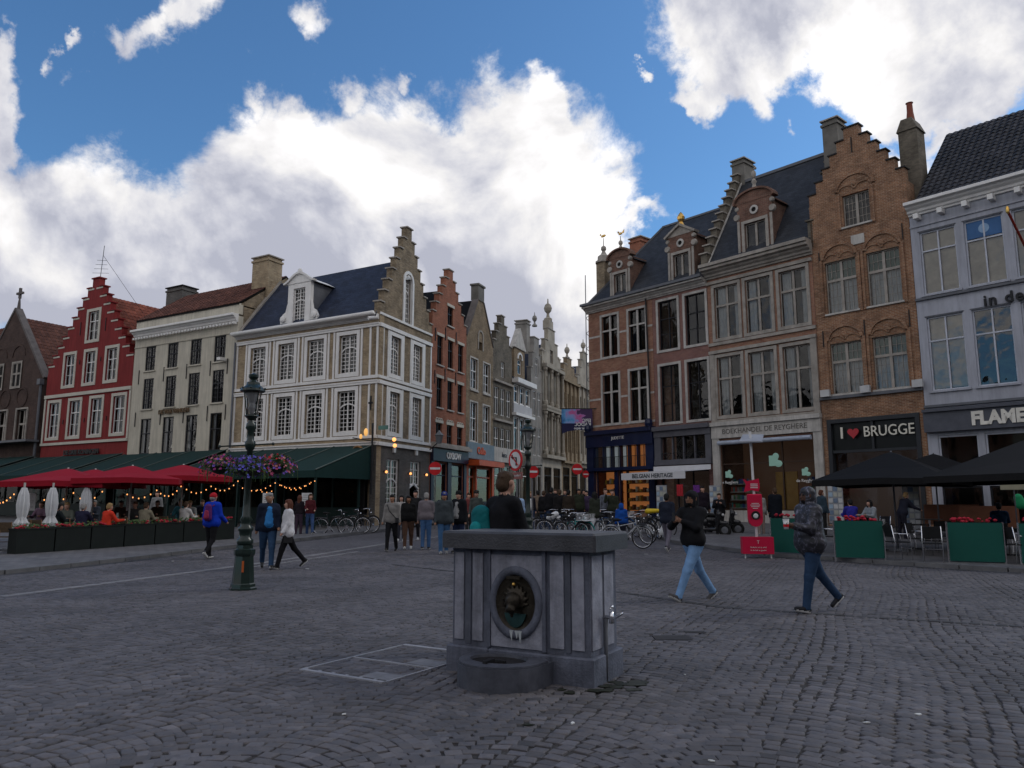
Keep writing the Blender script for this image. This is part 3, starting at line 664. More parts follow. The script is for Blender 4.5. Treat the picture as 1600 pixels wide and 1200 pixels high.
def chimney(H, x0, x1, y0, y1, z0, z1, m, cap=None, name='chimney'):
    o = MB().box(x0, x1, y0, y1, z0, z1 - 0.28).box(x0 - 0.06, x1 + 0.06, y0 - 0.06, y1 + 0.06, z1 - 0.28, z1 - 0.16).box(x0 + 0.02, x1 - 0.02, y0 + 0.02, y1 - 0.02, z1 - 0.16, z1).build(name, m, H.root)
    MB().box(x0 - 0.08, x1 + 0.08, y0 - 0.08, y1 + 0.08, z1, z1 + 0.07).build('chimney_cap', cap or STONED, o)
    return o
def cornice(H, z0, z1, m, x0=0.0, x1=None, out=0.25, name='cornice', n=4, y0=0.0):
    x1 = H.W if x1 is None else x1; b = MB(); h = z1 - z0; P_ = [(0, 0), (.16, 0), (.20, .14), (.34, .20), (.40, .38), (.62, .52), (.70, .66), (.98, .72), (1, .74), (1, .96), (.95, 1), (0, 1)]; k_ = len(P_)
    for x in (x0, x1): b.v += [(x, y0 - .002 - a * out, z0 + c * h) for a, c in P_]
    b.f = [tuple(reversed(range(k_))), tuple(range(k_, 2 * k_))] + [(i, (i + 1) % k_, k_ + (i + 1) % k_, k_ + i) for i in range(k_)]
    return b.build(name, m, H.root)
def anchors(H, pts, m=None, h=0.55, name='wall_anchor'):
    for u, z in pts: MB().box(u - 0.02, u + 0.02, -0.05, -0.012, z - h / 2, z + h / 2).build(name, m or IRON, H.root)
def arc_relief(cx, cz, r, w_, y0, y1, a0=0, a1=180, k=14, sz=1.0):
    b = MB(); n = 0
    for i in range(k + 1):
        t = R(a0 + (a1 - a0) * i / k)
        for rr in (r, r + w_):
            for y in (y0, y1): b.v.append((cx + rr * math.cos(t), y, cz + rr * math.sin(t) * sz))
    for i in range(k):
        a = i * 4; c = a + 4
        b.f += [(a, a + 2, c + 2, c), (a + 1, c + 1, c + 3, a + 3), (a, c, c + 1, a + 1), (a + 2, a + 3, c + 3, c + 2)]
    return b
def finial(c, s=1.0):
    return MB().lathe([(0.16, 0), (0.16, 0.1), (0.07, 0.16), (0.05, 0.3), (0.13, 0.4), (0.16, 0.52), (0.11, 0.66), (0.03, 0.72), (0.02, 0.9)], c, 10) if s == 1 else MB().lathe([(a * s, b * s) for a, b in ((0.16, 0), (0.16, 0.1), (0.07, 0.16), (0.05, 0.3), (0.13, 0.4), (0.16, 0.52), (0.11, 0.66), (0.03, 0.72), (0.02, 0.9))], c, 10)
# ------------------------------------------------------------------ plan lines of the three rows of fronts
def lineL(s): return (-6.76 - 0.8686 * s, 38.4 + 0.4955 * s)
def lineS(s): return (-6.76 + 0.3633 * s, 38.4 + 0.9317 * s)
def lineR(s): return (12.19 - 0.6645 * s, 38.0 + 0.7473 * s)
def row(H, rects, width=None):
    """a row of openings: one sill height, one head height, one width"""
    o = []; z0s, z1s, ws = [], [], []
    for x0, x1, yt, yb in rects:
        xm, ym = (x0 + x1) / 2, (yt + yb) / 2; ua, ub = H.w(x0, ym)[0], H.w(x1, ym)[0]
        z1s.append(H.w(xm, yt)[1]); z0s.append(H.w(xm, yb)[1]); o.append(((ua + ub) / 2)); ws.append(ub - ua)
    z0, z1 = sum(z0s) / len(z0s), sum(z1s) / len(z1s); wd = width or sum(ws) / len(ws)
    return [(u - wd / 2, u + wd / 2, z0, z1) for u in o]
def Z(H, px, py, d=0.0): return H.w(px, py, d)[1]
def U(H, px, py, d=0.0): return H.w(px, py, d)[0]

# ============ corner house: yellow brick, white stone bands
yb = brick('yellow_brick', (0.36, 0.27, 0.16), (0.27, 0.19, 0.11), (0.34, 0.30, 0.24), white=0.2)
gb_ = brick('dark_grey_brick', (0.12, 0.11, 0.10), (0.09, 0.085, 0.08), (0.16, 0.15, 0.14))
obrick = brick('weathered_brick', (0.30, 0.235, 0.15), (0.20, 0.15, 0.095), (0.20, 0.17, 0.14), stain=0.5)
navy = slate('blue_slate', (0.022, 0.030, 0.055))
H = House('corner_house', 'yellow brick corner house with white trimmed windows, blue slate roof and crow-stepped side gable', lineL(10.5), lineL(0), 'house')
CH = H; W = H.W; GD = 5.75
ze = 10.75; zr = Z(H, 560, 409, 2.9)
zr = 14.6
up = row(H, [(391, 415, 544, 599), (435, 459, 537, 594), (480, 506, 531, 589), (530, 557.5, 522.5, 582)])
lo = row(H, [(386, 407, 626, 684), (431, 455, 620, 681), (476, 504.5, 615, 677.5), (527.5, 555, 610, 674)])
lo = [(a[0], a[1], b[2], b[3]) for a, b in zip(up, lo)]
gw = [(W * 0.13 + 2.45 * i, W * 0.13 + 2.45 * i + 1.3, 0.6, 3.4) for i in range(4)]
plate([(0, W, -0.8, ze)], up + lo + gw, 0.35).build('wall', yb, H.root)
zb1 = Z(H, 585, 691)      # string course over the ground floor
STYLE = dict(frame=WHITE, nx=2, tr=0.34, grid=(2, 6), sur=WHITE, sw=0.20, sp=0.05, gw=0.03, arch=0.16, fw=0.07)
for i, r in enumerate(up + lo):
    o = window(H.root, *r, **STYLE)
for r in gw: window(H.root, *r, frame=BLACKW, nx=2, tr=0.25, curtain=None)
# flat white frame round every window and the pier panels
for zt_, zbm in ((up[0][3] + 0.42, up[0][2] - 0.34), (lo[0][3] + 0.42, lo[0][2] - 0.34)):
    MB().box(-0.02, W + 0.02, -0.09, -0.002, zt_ - 0.17, zt_).box(-0.02, W + 0.02, -0.12, -0.09, zt_ - 0.05, zt_ + 0.02).build('string_course', WHITE, H.root)
    MB().box(-0.02, W + 0.02, -0.08, -0.002, zbm - 0.05, zbm + 0.10).build('string_course', WHITE, H.root)
    for r in up:
        for q in (r[0] - 0.40, r[1] + 0.28): MB().box(q, q + 0.12, -0.045, -0.002, zbm + 0.102, zt_ - 0.172).build('pilaster_strip', WHITE, H.root)
    for q in (0.02, W - 0.62, W - 0.16): MB().box(q, q + 0.12, -0.045, -0.002, zbm + 0.102, zt_ - 0.172).build('pilaster_strip', WHITE, H.root)
MB().box(-0.02, W + 0.06, -0.14, -0.002, zb1 - 0.14, zb1 + 0.04).box(-0.02, W + 0.09, -0.2, -0.14, zb1 - 0.02, zb1 + 0.04).build('string_course', WHITE, H.root)
cornice(H, ze - 0.24, ze + 0.02, WHITE, -0.05, W - 0.05, 0.40)
MB().tube([(-0.05, -0.42, ze + 0.02), (W - 0.1, -0.42, ze + 0.02)], 0.11, 10).build('gutter', WHITE, H.root, True)
MB().tube([(-0.02, -0.12, ze - 0.4), (-0.02, -0.12, 0)], 0.06, 8).build('downpipe', LEAD, H.root, True)
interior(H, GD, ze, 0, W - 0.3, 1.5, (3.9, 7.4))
SK = .1476; b = MB(); xr = lambda y: W - .38 - SK * y; ym = GD / 2
b.poly([(0, -.15, ze), (xr(-.15), -.15, ze), (xr(ym), ym, zr), (0, ym, zr)]); b.poly([(0, ym, zr), (xr(ym), ym, zr), (xr(GD), GD, ze), (0, GD, ze)]); b.poly([(xr(-.15), -.15, ze - .1), (0, -.15, ze - .1), (0, -.15, ze), (xr(-.15), -.15, ze)]); b.build('roof', navy, H.root)
MB().box(0, 0.25, 0.36, GD, -0.8, ze).box(0.26, W - 1.3, GD - 0.25, GD, -0.8, ze).build('side_walls', obrick, H.root)
end_gable(H, 0, GD, ze, zr, 0.0, 0.2, obrick)
MB().bar((0.05, -0.05, ze + 0.1), (0.05, GD / 2, zr + 0.12), 0.35, 0.12).bar((0.05, GD, ze + 0.1), (0.05, GD / 2, zr + 0.12), 0.35, 0.12).build('verge_coping', STONED, H.root)
for u, z in [(W - 0.42, zb1 + 2.0)]: MB().box(u - 0.03, u + 0.03, -0.06, -0.01, z - 0.35, z + 0.35).box(u - 0.14, u + 0.14, -0.06, -0.012, z - 0.05, z + 0.05).build('wall_anchor', IRON, H.root)
# gable-side dormer front in carved white stone on the street-facing roof
ud0, zd0 = H.w(441, 502, 0.25); ud1, _ = H.w(498, 497, 0.25); udm = (ud0 + ud1) / 2; zd0 = ze + 0.05; zd1 = Z(H, 473, 425, 0.25)
hw = (ud1 - ud0) / 2; hh = zd1 - zd0
MB().prism([(udm - hw, zd0), (udm + hw, zd0), (udm + hw, zd0 + hh * .18), (udm + hw * .86, zd0 + hh * .30), (udm + hw * .66, zd0 + hh * .38), (udm + hw * .62, zd0 + hh * .72), (udm + hw * .62, zd0 + hh * .80),
            (udm - hw * .62, zd0 + hh * .80), (udm - hw * .62, zd0 + hh * .38), (udm - hw * .66, zd0 + hh * .38), (udm - hw * .86, zd0 + hh * .30), (udm - hw, zd0 + hh * .18)][:8] + [(udm - hw * .62, zd0 + hh * .72), (udm - hw * .66, zd0 + hh * .38), (udm - hw * .86, zd0 + hh * .30), (udm - hw, zd0 + hh * .18)], 0.16, 0.30)
dorm = thing('dormer', None, None) if False else None
db = plate([(udm - hw * .62, udm + hw * .62, zd0, zd0 + hh * .80)], [(udm - hw * .32, udm + hw * .32, zd0 + hh * .08, zd0 + hh * .70)], 0.22, 0.1)
dob = db.build('dormer', WHITE, H.root)
for sg in (-1, 1):
    MB().prism([(udm + sg * hw * .62, zd0), (udm + sg * hw * 1.0, zd0), (udm + sg * hw * 1.02, zd0 + hh * .16), (udm + sg * hw * .9, zd0 + hh * .26), (udm + sg * hw * .74, zd0 + hh * .30), (udm + sg * hw * .64, zd0 + hh * .46)][::sg], 0.12, 0.26).build('scroll', WHITE, dob)
    MB().lathe([(0.17, 0), (0.2, 0.08), (0.1, 0.14)], (udm + sg * hw * .84, 0.12, zd0 + hh * .17), 12, 'y').build('volute', WHITE, dob)
k_ = 16; pts = []
for i in range(k_ + 1):
    t = i / k_ * 2 - 1; pts.append((udm + t * hw * .82, 0.03, zd0 + hh * (.80 + .17 * (math.cos(t * math.pi) * 0.5 + 0.5) ** 0.8)))
for i in range(k_): pass
bb = MB(); bb.prism([(p[0], p[2]) for p in reversed(pts)] + [(udm - hw * .60, zd0 + hh * .79), (udm + hw * .60, zd0 + hh * .79)], 0.06, 0.28)
for i in range(k_): bb.bar((pts[i][0], 0.10, pts[i][2]), (pts[i + 1][0], 0.10, pts[i + 1][2]), 0.28, 0.11)
bb.build('pediment', WHITE, dob)
MB().ball((udm, 0.08, zd0 + hh * .99), 0.17, 0.12, 0.22).ball((udm - 0.18, 0.08, zd0 + hh * .95), 0.1, 0.1, 0.1).ball((udm + 0.18, 0.08, zd0 + hh * .95), 0.1, 0.1, 0.1).build('carved_shell', WHITE, dob, True)
window(H.root, udm - hw * .32, udm + hw * .32, zd0 + hh * .08, zd0 + hh * .70, d=0.24, frame=WHITE, nx=2, tr=0.36, grid=(2, 6), gw=0.028, arch=0.10, fw=0.05)
ydr = (zd0 + hh * .78 - ze) / (zr - ze) * GD / 2
MB().poly([(udm - hw * .6, 0.3, zd0), (udm - hw * .6, 0.3, zd0 + hh * .78), (udm - hw * .6, ydr, zd0 + hh * .78)]).poly([(udm + hw * .6, 0.3, zd0), (udm + hw * .6, ydr, zd0 + hh * .78), (udm + hw * .6, 0.3, zd0 + hh * .78)]).build('dormer_cheeks', WHITE if False else LEAD, dob)
MB().poly([(udm - hw * .75, 0.28, zd0 + hh * .79), (udm, 0.28, zd0 + hh * .95), (udm, ydr + 0.7, zd0 + hh * .95), (udm - hw * .75, ydr + 0.2, zd0 + hh * .79)]).poly([(udm, 0.28, zd0 + hh * .95), (udm + hw * .75, 0.28, zd0 + hh * .79), (udm + hw * .75, ydr + 0.2, zd0 + hh * .79), (udm, ydr + 0.7, zd0 + hh * .95)]).build('dormer_roof', WHITE, dob)
# --- its gable side along the side street: local frame rotated, parts stay children of the corner house
class Sub:
    def __init__(s, parent, pl, pr):
        s.pl, s.pr = Vector((*pl, 0)), Vector((*pr, 0)); d = s.pr - s.pl; s.W = d.length; s.u = d / s.W; s.n = Vector((s.u.y, -s.u.x, 0)); s.z0 = parent.z0
        s.parent = parent
        M = parent.root.matrix_basis.inverted() if False else None
        s.rz = math.atan2(s.u.y, s.u.x); s.prz = math.atan2(parent.u.y, parent.u.x)
        off = s.pl - parent.pl; s.loc = Vector((off.dot(parent.u), off.dot(-parent.n), 0)); s.dr = s.rz - s.prz
    w = House.w
    def place(s, o): o.location = s.loc; o.rotation_euler = (0, 0, s.dr); return o
class Proxy:
    """lets the builders parent to the house while their meshes use the side front's frame"""
G = Sub(H, lineS(0), lineS(GD)); GWd = G.W
def side(o):
    G.place(o); return o
ups = row(G, [(610, 624, 526, 586), (642, 656, 540, 595)]); los = row(G, [(606, 622.5, 614, 676), (641, 655, 620, 680)])
wu = 1.05; cu = [GWd * 0.29, GWd * 0.71]
ups = [(c - wu / 2, c + wu / 2, up[0][2], up[0][3]) for c in cu]; los = [(c - wu / 2, c + wu / 2, lo[0][2], lo[0][3]) for c in cu]
gnd = [(cu[0] - 0.65, cu[0] + 0.65, 0.15, zb1 - 0.75), (cu[1] - 0.6, cu[1] + 0.6, 0.15, zb1 - 0.75)]
zpk = 16.3; st = steps(0, GWd, ze, zpk, 8, 0.55)
pk = (GWd / 2 - 0.42, GWd / 2 + 0.42, ze + 0.15, ze + 2.75)
side(plate([(0, GWd, zb1, ze)] + st, ups + los + [pk], 0.35, 0.0).build('gable_wall', obrick, H.root))
side(plate([(0, GWd, -0.8, zb1)], gnd, 0.35, 0.0).build('ground_floor_wall', gb_, H.root))
class R_:  # step caps placed in the side frame
    pass
for i, r in enumerate(st):
    if i == len(st) - 1: side(MB().box(r[0] - .07, r[1] + .07, -.07, .42, r[3], r[3] + .07).build('step_cap', STONED, H.root))
    else:
        nx_ = st[i + 1]
        side(MB().box(r[0] - .07, nx_[0] - .004, -.07, .42, r[3], r[3] + .07).build('step_cap', STONED, H.root)); side(MB().box(nx_[1] + .004, r[1] + .07, -.07, .42, r[3], r[3] + .07).build('step_cap', STONED, H.root))
for r in ups + los: side(window(H.root, *r, **STYLE))
side(window(H.root, *pk, d=0.2, frame=WHITE, nx=2, tr=0.3, grid=(2, 6), gw=0.03, arch=0.15, sur=None))
side(arc_relief(GWd / 2, pk[3] - 0.25, 0.42, 0.17, -0.06, 0.1, 0, 180, 14).box(GWd / 2 - 0.59, GWd / 2 - 0.42, -0.06, 0.1, pk[2] - 0.1, pk[3] - 0.25).box(GWd / 2 + 0.42, GWd / 2 + 0.59, -0.06, 0.1, pk[2] - 0.1, pk[3] - 0.25).build('arched_surround', WHITE, H.root))
side(MB().prism([(pk[0], pk[3] + 0.01)] + [(GWd / 2 + 0.42 * math.cos(R(180 - 15 * i)), pk[3] - 0.25 + 0.42 * math.sin(R(180 - 15 * i))) for i in range(0, 1)] + [(GWd / 2, pk[3] + 0.16), (pk[1], pk[3] + 0.01)], -0.02, 0.05).build('arch_infill', WHITE, H.root))
for zt_, zbm in ((up[0][3] + 0.42, up[0][2] - 0.34), (lo[0][3] + 0.42, lo[0][2] - 0.34)):
    side(MB().box(0.0, GWd, -0.09, -0.002, zt_ - 0.17, zt_ + 0.02).build('string_course', WHITE, H.root)); side(MB().box(0.0, GWd, -0.08, -0.002, zbm - 0.05, zbm + 0.10).build('string_course', WHITE, H.root))
    for q in [c + e for c in cu for e in (-0.86, 0.74)] + [0.3, GWd - 0.14]: side(MB().box(q, q + 0.12, -0.045, -0.002, zbm + 0.102, zt_ - 0.172).build('pilaster_strip', WHITE, H.root))
side(MB().box(0.0, GWd, -0.14, -0.002, zb1 - 0.14, zb1 + 0.04).build('string_course', WHITE, H.root)); side(MB().box(0.0, GWd, -0.07, -0.002, ze + 0.02, ze + 0.14).build('string_course', WHITE, H.root))
side(window(H.root, *gnd[0], d=0.14, frame=WHITE, nx=2, tr=0.33, grid=(2, 7), gw=0.035, arch=0.22, fw=0.09, name='french_door'))
r = gnd[1]; side(window(H.root, r[0], r[1], r[3] - 1.3, r[3], d=0.14, frame=WHITE, nx=2, tr=0, grid=(2, 3), gw=0.035, fw=0.09, name='fanlight'))
side(MB().bar((r[0], .12, r[3] - 1.5), ((r[0] + r[1]) / 2, .12, r[3] - 1.2), .1).bar(((r[0] + r[1]) / 2, .12, r[3] - 1.2), (r[1], .12, r[3] - 1.5), .1).box(r[1] - .1, r[1], .08, .2, .15, r[3] - 1.5).build('door_frame', WHITE, H.root))
for c in cu: side(MB().prism([(c - .09, zb1 - .42), (c + .09, zb1 - .42), (c + .13, zb1 - .15), (c - .13, zb1 - .15)], -.1, -.002).build('keystone', WHITE, H.root))
side(MB().box(0.3, GWd - 0.3, 1.5, 1.55, -0.5, ze).build('room_backs', DARK, H.root))
lampg = emis('warm_bulb', (1.0, 0.40, 0.12), 1.7)
for u, z in ((cu[0] - 0.95, 2.75), (cu[1] - 0.85, 2.75), (cu[1] + 1.0, 2.75)):
    o = side(MB().box(u - .02, u + .02, -.16, -.002, z - .02, z + .06).build('wall_lamp', IRON, H.root)); MB().ball((u, -.18, z), .07).build('bulb', lampg, o)
# chimneys seen over the roofs
cream = mat('cream_render', (0.54, 0.50, 0.41), 0.85, 0.12, 0.7, 0.15, 25, streak=.3)

# ============ cream house
H = House('cream_house', 'cream rendered house with dark small-paned windows and a sagging red tiled roof', lineL(20.0), lineL(10.52), 'house')
W = H.W; ze = (Z(H, 377, 493) + Z(H, 213, 520)) / 2
R1 = row(H, [(227, 246, 542, 579), (261, 281, 536, 575), (297, 318, 530, 569), (334, 355, 524, 564)], 0.95)
R2 = row(H, [(221, 242, 591, 639), (256, 277, 588, 636), (291, 313, 583, 632), (329, 352, 578, 629)], 0.98)
R3 = row(H, [(214, 235, 654, 709), (249, 271, 652, 707), (285, 309, 649, 706), (323, 347, 645, 704)], 1.02)
us_ = [(a[0] + b[0] + c[0]) / 3 for a, b, c in zip(R1, R2, R3)]
R1 = [(u, u + .98, r[2], r[3]) for u, r in zip(us_, R1)]; R2 = [(u, u + .98, r[2], r[3]) for u, r in zip(us_, R2)]; R3 = [(u, u + 1.0, r[2], r[3]) for u, r in zip(us_, R3)]
gw = [(0.6 + 2.3 * i, 2.4 + 2.3 * i, 0.2, 3.2) for i in range(4)]
plate([(0, W, -.8, ze)], R1 + R2 + R3 + gw, 0.35).build('wall', cream, H.root)
for r in R1: window(H.root, *r, frame=BLACKW, nx=2, tr=0.42, grid=(2, 3), gw=0.03, d=0.07, sill=cream)
for r in R2: window(H.root, *r, frame=BLACKW, nx=2, tr=0.40, grid=(2, 4), gw=0.03, d=0.07, sill=cream)
shade = emis('lampshade_cloth', (0.55, 0.50, 0.42), 0.25)
for r in R3:
    o = window(H.root, *r, frame=BLACKW, nx=2, tr=0.42, grid=(1, 1), d=0.07, sill=cream, curtain=[('l', 0.3)])
    MB().lathe([(.03, 0), (.03, .22), (.17, .22), (.10, .48)], (r[0] + .7, .35, r[2] + .1), 12).build('table_lamp', shade, o)
for r in gw: window(H.root, *r, frame=BLACKW, nx=2, tr=0.25)
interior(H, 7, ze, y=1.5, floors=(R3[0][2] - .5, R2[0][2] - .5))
cornice(H, ze - 0.38, ze + 0.1, WHITE, out=0.45, n=5)
for i in range(34): MB().box(0.12 + i * W / 34, 0.26 + i * W / 34, -0.30, -0.1, ze - 0.52, ze - 0.40).build('dentil', WHITE, H.root)
MB().box(0, W, -0.05, -0.002, ze - 1.02, ze - 0.97).build('string_course', cream, H.root)
plate([(0, W, ze + 0.1, ze + 0.75)], [], 0.3).build('parapet', cream, H.root)
redt = tile_mat('red_roof_tile', (0.20, 0.062, 0.038)); brownt = tile_mat('brown_roof_tile', (0.105, 0.045, 0.032)); blackt = tile_mat('black_roof_tile', (0.035, 0.034, 0.038), 0.6)
zr = ze + 3.3; roof_eave(H, 0.1, 7.0, ze + .78, zr, brownt)
tiles(H.root, (0, -0.05, ze + .79), (W, -0.05, ze + .79), (W, 3.55, zr + .01), (0, 3.55, zr + .01), 0.27, 0.34, brownt)
shell(H, 7, ze + .6, obrick); end_gable(H, .1, 7, ze + .8, zr, 0, .2, obrick); end_gable(H, .1, 7, ze + .8, zr, W - .2, .2, obrick)
anchors(H, [(u - 0.22, R1[0][2] - .35) for u in us_[1:]] + [(us_[0] - .5, R1[0][2] - .35), (us_[3] + 1.25, R1[0][2] - .35)] + [(u - 0.25, R3[0][3] + .0) for u in us_[1:]] + [(us_[0] - .55, R3[0][3]), (us_[3] + 1.3, R3[0][3])], h=0.9)
t_ = text('DE VIER WINDEN', 0.36, mat('dark_gilt', (.10, .055, .02), .4), H.root, ((us_[1] + us_[2]) / 2 - 0.0, -0.10, (R2[0][2] + R3[0][3]) / 2), name='gilded_sign', ext=.03, bold=0.012)
u0, _ = H.w(401, 430, 2.5); chimney(H, W - 1.25, W + 0.15, 1.9, 3.0, ze + 1.5, Z(H, 414, 404, 2.2), yb)
u0, _ = H.w(264, 460, 3.6); zc = Z(H, 277, 450, 3.6); chimney(H, u0, u0 + 1.7, 3.4, 4.6, ze + 2.0, zc, gb_, DARK)
MB().box(W - 1.0, W - .72, -.55, -.1, R1[0][2] - .05, R1[0][2] + .12).bar((W - .8, -.02, R1[0][2] - .1), (W - .8, -.35, R1[0][2] - .02), .04).build('security_camera', WHITE, H.root)

# ============ red stepped-gable house
redp = mat('red_painted_wall', (0.22, 0.025, 0.025), 0.8, 0.12, 0.9, 0.15, 25, streak=.4)
ivory = mat('ivory_stone_trim', (0.52, 0.49, 0.42), 0.8, 0.1, 1.5)
H = House('red_house', 'red painted house with crow-stepped gable, ivory window frames and orange tiled roof', lineL(29.6), lineL(20.02), 'house')
W = H.W; zl, zrr = Z(H, 75, 605), Z(H, 209, 575); ze = (Z(H, 82, 600) * 0 + Z(H, 212, 572))
zp = Z(H, 165, 432, 0)
A1 = row(H, [(143, 165, 485, 529)], 1.25); um = (A1[0][0] + A1[0][1]) / 2
A2 = row(H, [(104, 127, 553, 601), (134, 156, 549, 597), (164, 187, 544, 593)], 1.12)
A3 = row(H, [(83, 104, 627, 682), (112, 133, 625, 680), (142, 164, 623, 679), (173, 195, 620, 677)], 1.15)
gw = [(0.8 + 2.2 * i, 2.4 + 2.2 * i, 0.2, 3.0) for i in range(4)]
wz = (A1[0][3]); ze = A2[0][3] - 1.2; um = W * .51
A1 = [(um - .6, um + .6, A1[0][2], A1[0][3])]
sp_ = 2.35; A2 = [(um - .56 + sp_ * i, um + .56 + sp_ * i, A2[0][2], A2[0][3]) for i in (-1, 0, 1)]
A3 = [(W * .125 - .6 + i * W * .25, W * .125 + .6 + i * W * .25, A3[0][2], A3[0][3]) for i in range(4)]
st = steps(0.05, W - 0.05, ze, zp, 10, 0.75)
plate([(0, W, -.8, ze)] + st, A1 + A2 + A3 + gw, 0.4).build('wall', redp, H.root)
step_caps(H.root, st, redp, 0.4, 0.08, 0.08)
for i, r in enumerate(st[:-1]):
    for e in (0, 1):
        a = (r[0] + .02, st[i + 1][0] + .25) if e == 0 else (st[i + 1][1] - .25, r[1] - .02)
        MB().box(a[0], a[1], -.03, -.002, r[3] - .14, r[3] - .03).build('corbel_stone', ivory, H.root)
for r in A1 + A2 + A3: window(H.root, *r, frame=WHITE, nx=2, tr=0.33, grid=(1, 2), gw=0.03, sur=ivory, sw=0.2, sp=0.04, d=0.14, curtain=[('l', .25), ('r', .2)])
for r in gw: window(H.root, *r, frame=BLACKW, nx=2, tr=0.25)
zs_ = A3[0][3] + .45; MB().box(0, W, -.10, -.002, zs_ - .12, zs_ + .1).build('string_course', ivory, H.root); MB().box(0, W, -.10, -.002, A3[0][2] - .55, A3[0][2] - .38).build('string_course', ivory, H.root)
MB().box(0, W, -.10, -.002, A3[0][2] - 1.9, A3[0][2] - 1.72).build('string_course', ivory, H.root)
MB().box(0, 0.16, -.05, -.002, A3[0][2] - .38, zs_ - .12).box(W - .16, W, -.05, -.002, A3[0][2] - .38, zs_ - .12).build('corner_strip', ivory, H.root)
text('DE DRIE KONINGEN', 0.42, IRON, H.root, (um, -.12, A3[0][2] - 1.12), name='sign_lettering', ext=.03, bold=.015)
anchors(H, [(A3[i][1] + (W * .25 - 1.2) / 2, A3[0][2] + 1.0) for i in range(3)] + [((A2[i][1] + A2[i + 1][0]) / 2, A2[0][2] + 1.5) for i in range(2)], h=0.3)
anchors(H, [(um - 1.4, A1[0][2] + .9), (um + 1.4, A1[0][2] + .9)], h=.9)
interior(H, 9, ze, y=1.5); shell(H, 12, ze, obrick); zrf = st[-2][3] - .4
roof_gable(H, .4, 12, ze, zrf, redt)
tiles(H.root, (W, .45, ze), (W, 12, ze), (W / 2, 12, zrf), (W / 2, .45, zrf), .3, .36, redt)
tiles(H.root, (0, 12, ze), (0, .45, ze), (W / 2, .45, zrf), (W / 2, 12, zrf), .3, .36, blackt)
# aerial on the gable top
zt_ = zp + .08; al = thing('roof_aerial', 'thin metal aerial standing on top of the red stepped gable', 'aerial', tuple(H.root.matrix_basis @ Vector((um, .2, zt_))) if False else (0, 0, 0))
al.location = H.pl + H.u * um - H.n * .2 + Vector((0, 0, H.z0 + zt_))
MB().tube([(0, 0, 0), (.1, 0, 2.3)], .02, 5).build('mast', IRON, al)
for i, z in enumerate((.3, .6, .9, 1.2)): MB().tube([(-.45 + i * .08, -.2, z), (.45 - i * .08, .2, z + .1)], .012, 4).build('dipole', IRON, al)
MB().tube([(0.08, 0, 1.6), (2.6, 1.0, -2.2)], .012, 4).build('stay_wire', IRON, al)

# ============ dark brick gable with stone cross
dbr = brick('soot_dark_brick', (0.085, 0.050, 0.040), (0.060, 0.036, 0.032), (0.07, 0.058, 0.05), stain=0.4)
H = House('dark_gable_house', 'dark brick gabled house with stone cross on its peak beside the red house', lineL(42.3), lineL(29.9), 'house')
W = H.W; ur = W; ul = max(0.3, U(H, 15, 640)); um = U(H, 50, 480); um = (um + 0) ; zp = Z(H, 51, 478); ze = Z(H, 70, 590)
um = W - 4.7; x0 = um - 4.5; x1 = um + 4.5
B1 = row(H, [(19, 31, 568, 604), (41, 54, 564, 602)], 1.0); B2 = row(H, [(13, 24, 640, 690), (31, 43, 640, 689), (51, 64, 638, 688)], 1.15)
zb0, zb1_ = B1[0][2], B1[0][3]
B1 = [(um - 1.9, um - .8, zb0, zb1_), (um + .5, um + 1.6, zb0, zb1_)]; B2 = [(um - 3.6 + i * 2.6, um - 2.3 + i * 2.6, B2[0][2], B2[0][3]) for i in range(3)]
gw = [(x0 + 1 + 2.5 * i, x0 + 2.8 + 2.5 * i, .2, 3) for i in range(3)]
plate([(x0, x1, -.8, ze)], [r for r in B1 if r[3] < ze] + B2 + gw, .4).build('wall', dbr, H.root)
zcap = zp
MB().prism([(x0, ze), (x1, ze), (um + .12, zcap), (um - .12, zcap)], 0, .4).build('gable', dbr, H.root)
SOOT = mat('sooty_stone', (.12, .105, .10), .9, .3, 2); MB().bar((x0 - .1, .2, ze), (um, .2, zcap + .1), .5, .16).bar((x1 + .1, .2, ze), (um, .2, zcap + .1), .5, .16).build('gable_coping', SOOT, H.root)
MB().lathe([(.14, 0), (.1, .5), (.06, .9)], (um, .2, zcap), 8).bar((um, .2, zcap + .9), (um, .2, zcap + 1.7), .16).bar((um - .4, .2, zcap + 1.3), (um + .4, .2, zcap + 1.3), .16).build('stone_cross', SOOT, H.root)
for r in B1 + B2: window(H.root, *r, frame=STONED, nx=2, tr=0.45, mul=.14, sur=STONED, sw=.12, d=.2 if r[3] < ze else -.02, sp=.08)
for r in B1:
    if r[3] >= ze: MB().box(r[0], r[1], -.012, -.002, r[2], r[3]).build('window_recess', DARK, H.root)
for r in gw: window(H.root, *r, frame=BLACKW, nx=2, tr=.25)
for c in (um - 1.35, um + 1.05): arc_relief(c, B1[0][3] + .5, .75, .14, -.05, -.002, 0, 180, 12).build('blind_arch', dbr, H.root)
for c in (um - 2.4, um - .2, um + 2.0): arc_relief(c, B2[0][3] + .9, .6, .12, -.05, -.002, 0, 360, 18).build('roundel', dbr, H.root)
interior(H, 9, ze, x0, x1, 1.5); shell(H, 9, ze, dbr, x0, x1); roof_gable(H, .35, 9, ze, zcap - .5, brownt, x0, x1)
tiles(H.root, (x1, .5, ze), (x1, 9, ze), (um, 9, zcap - .5), (um, .5, zcap - .5), .3, .36, brownt)
MB().tube([(W - .25, -.1, ze - .3), (W - .25, -.1, 0)], .09, 8).box(W - .45, W - .05, -.3, -.01, ze - .5, ze - .1).build('downpipe', LEAD, H.root)
MB().box(x0, W, -.9, -.002, 5.1, 5.25).build('canopy', LEAD, H.root)
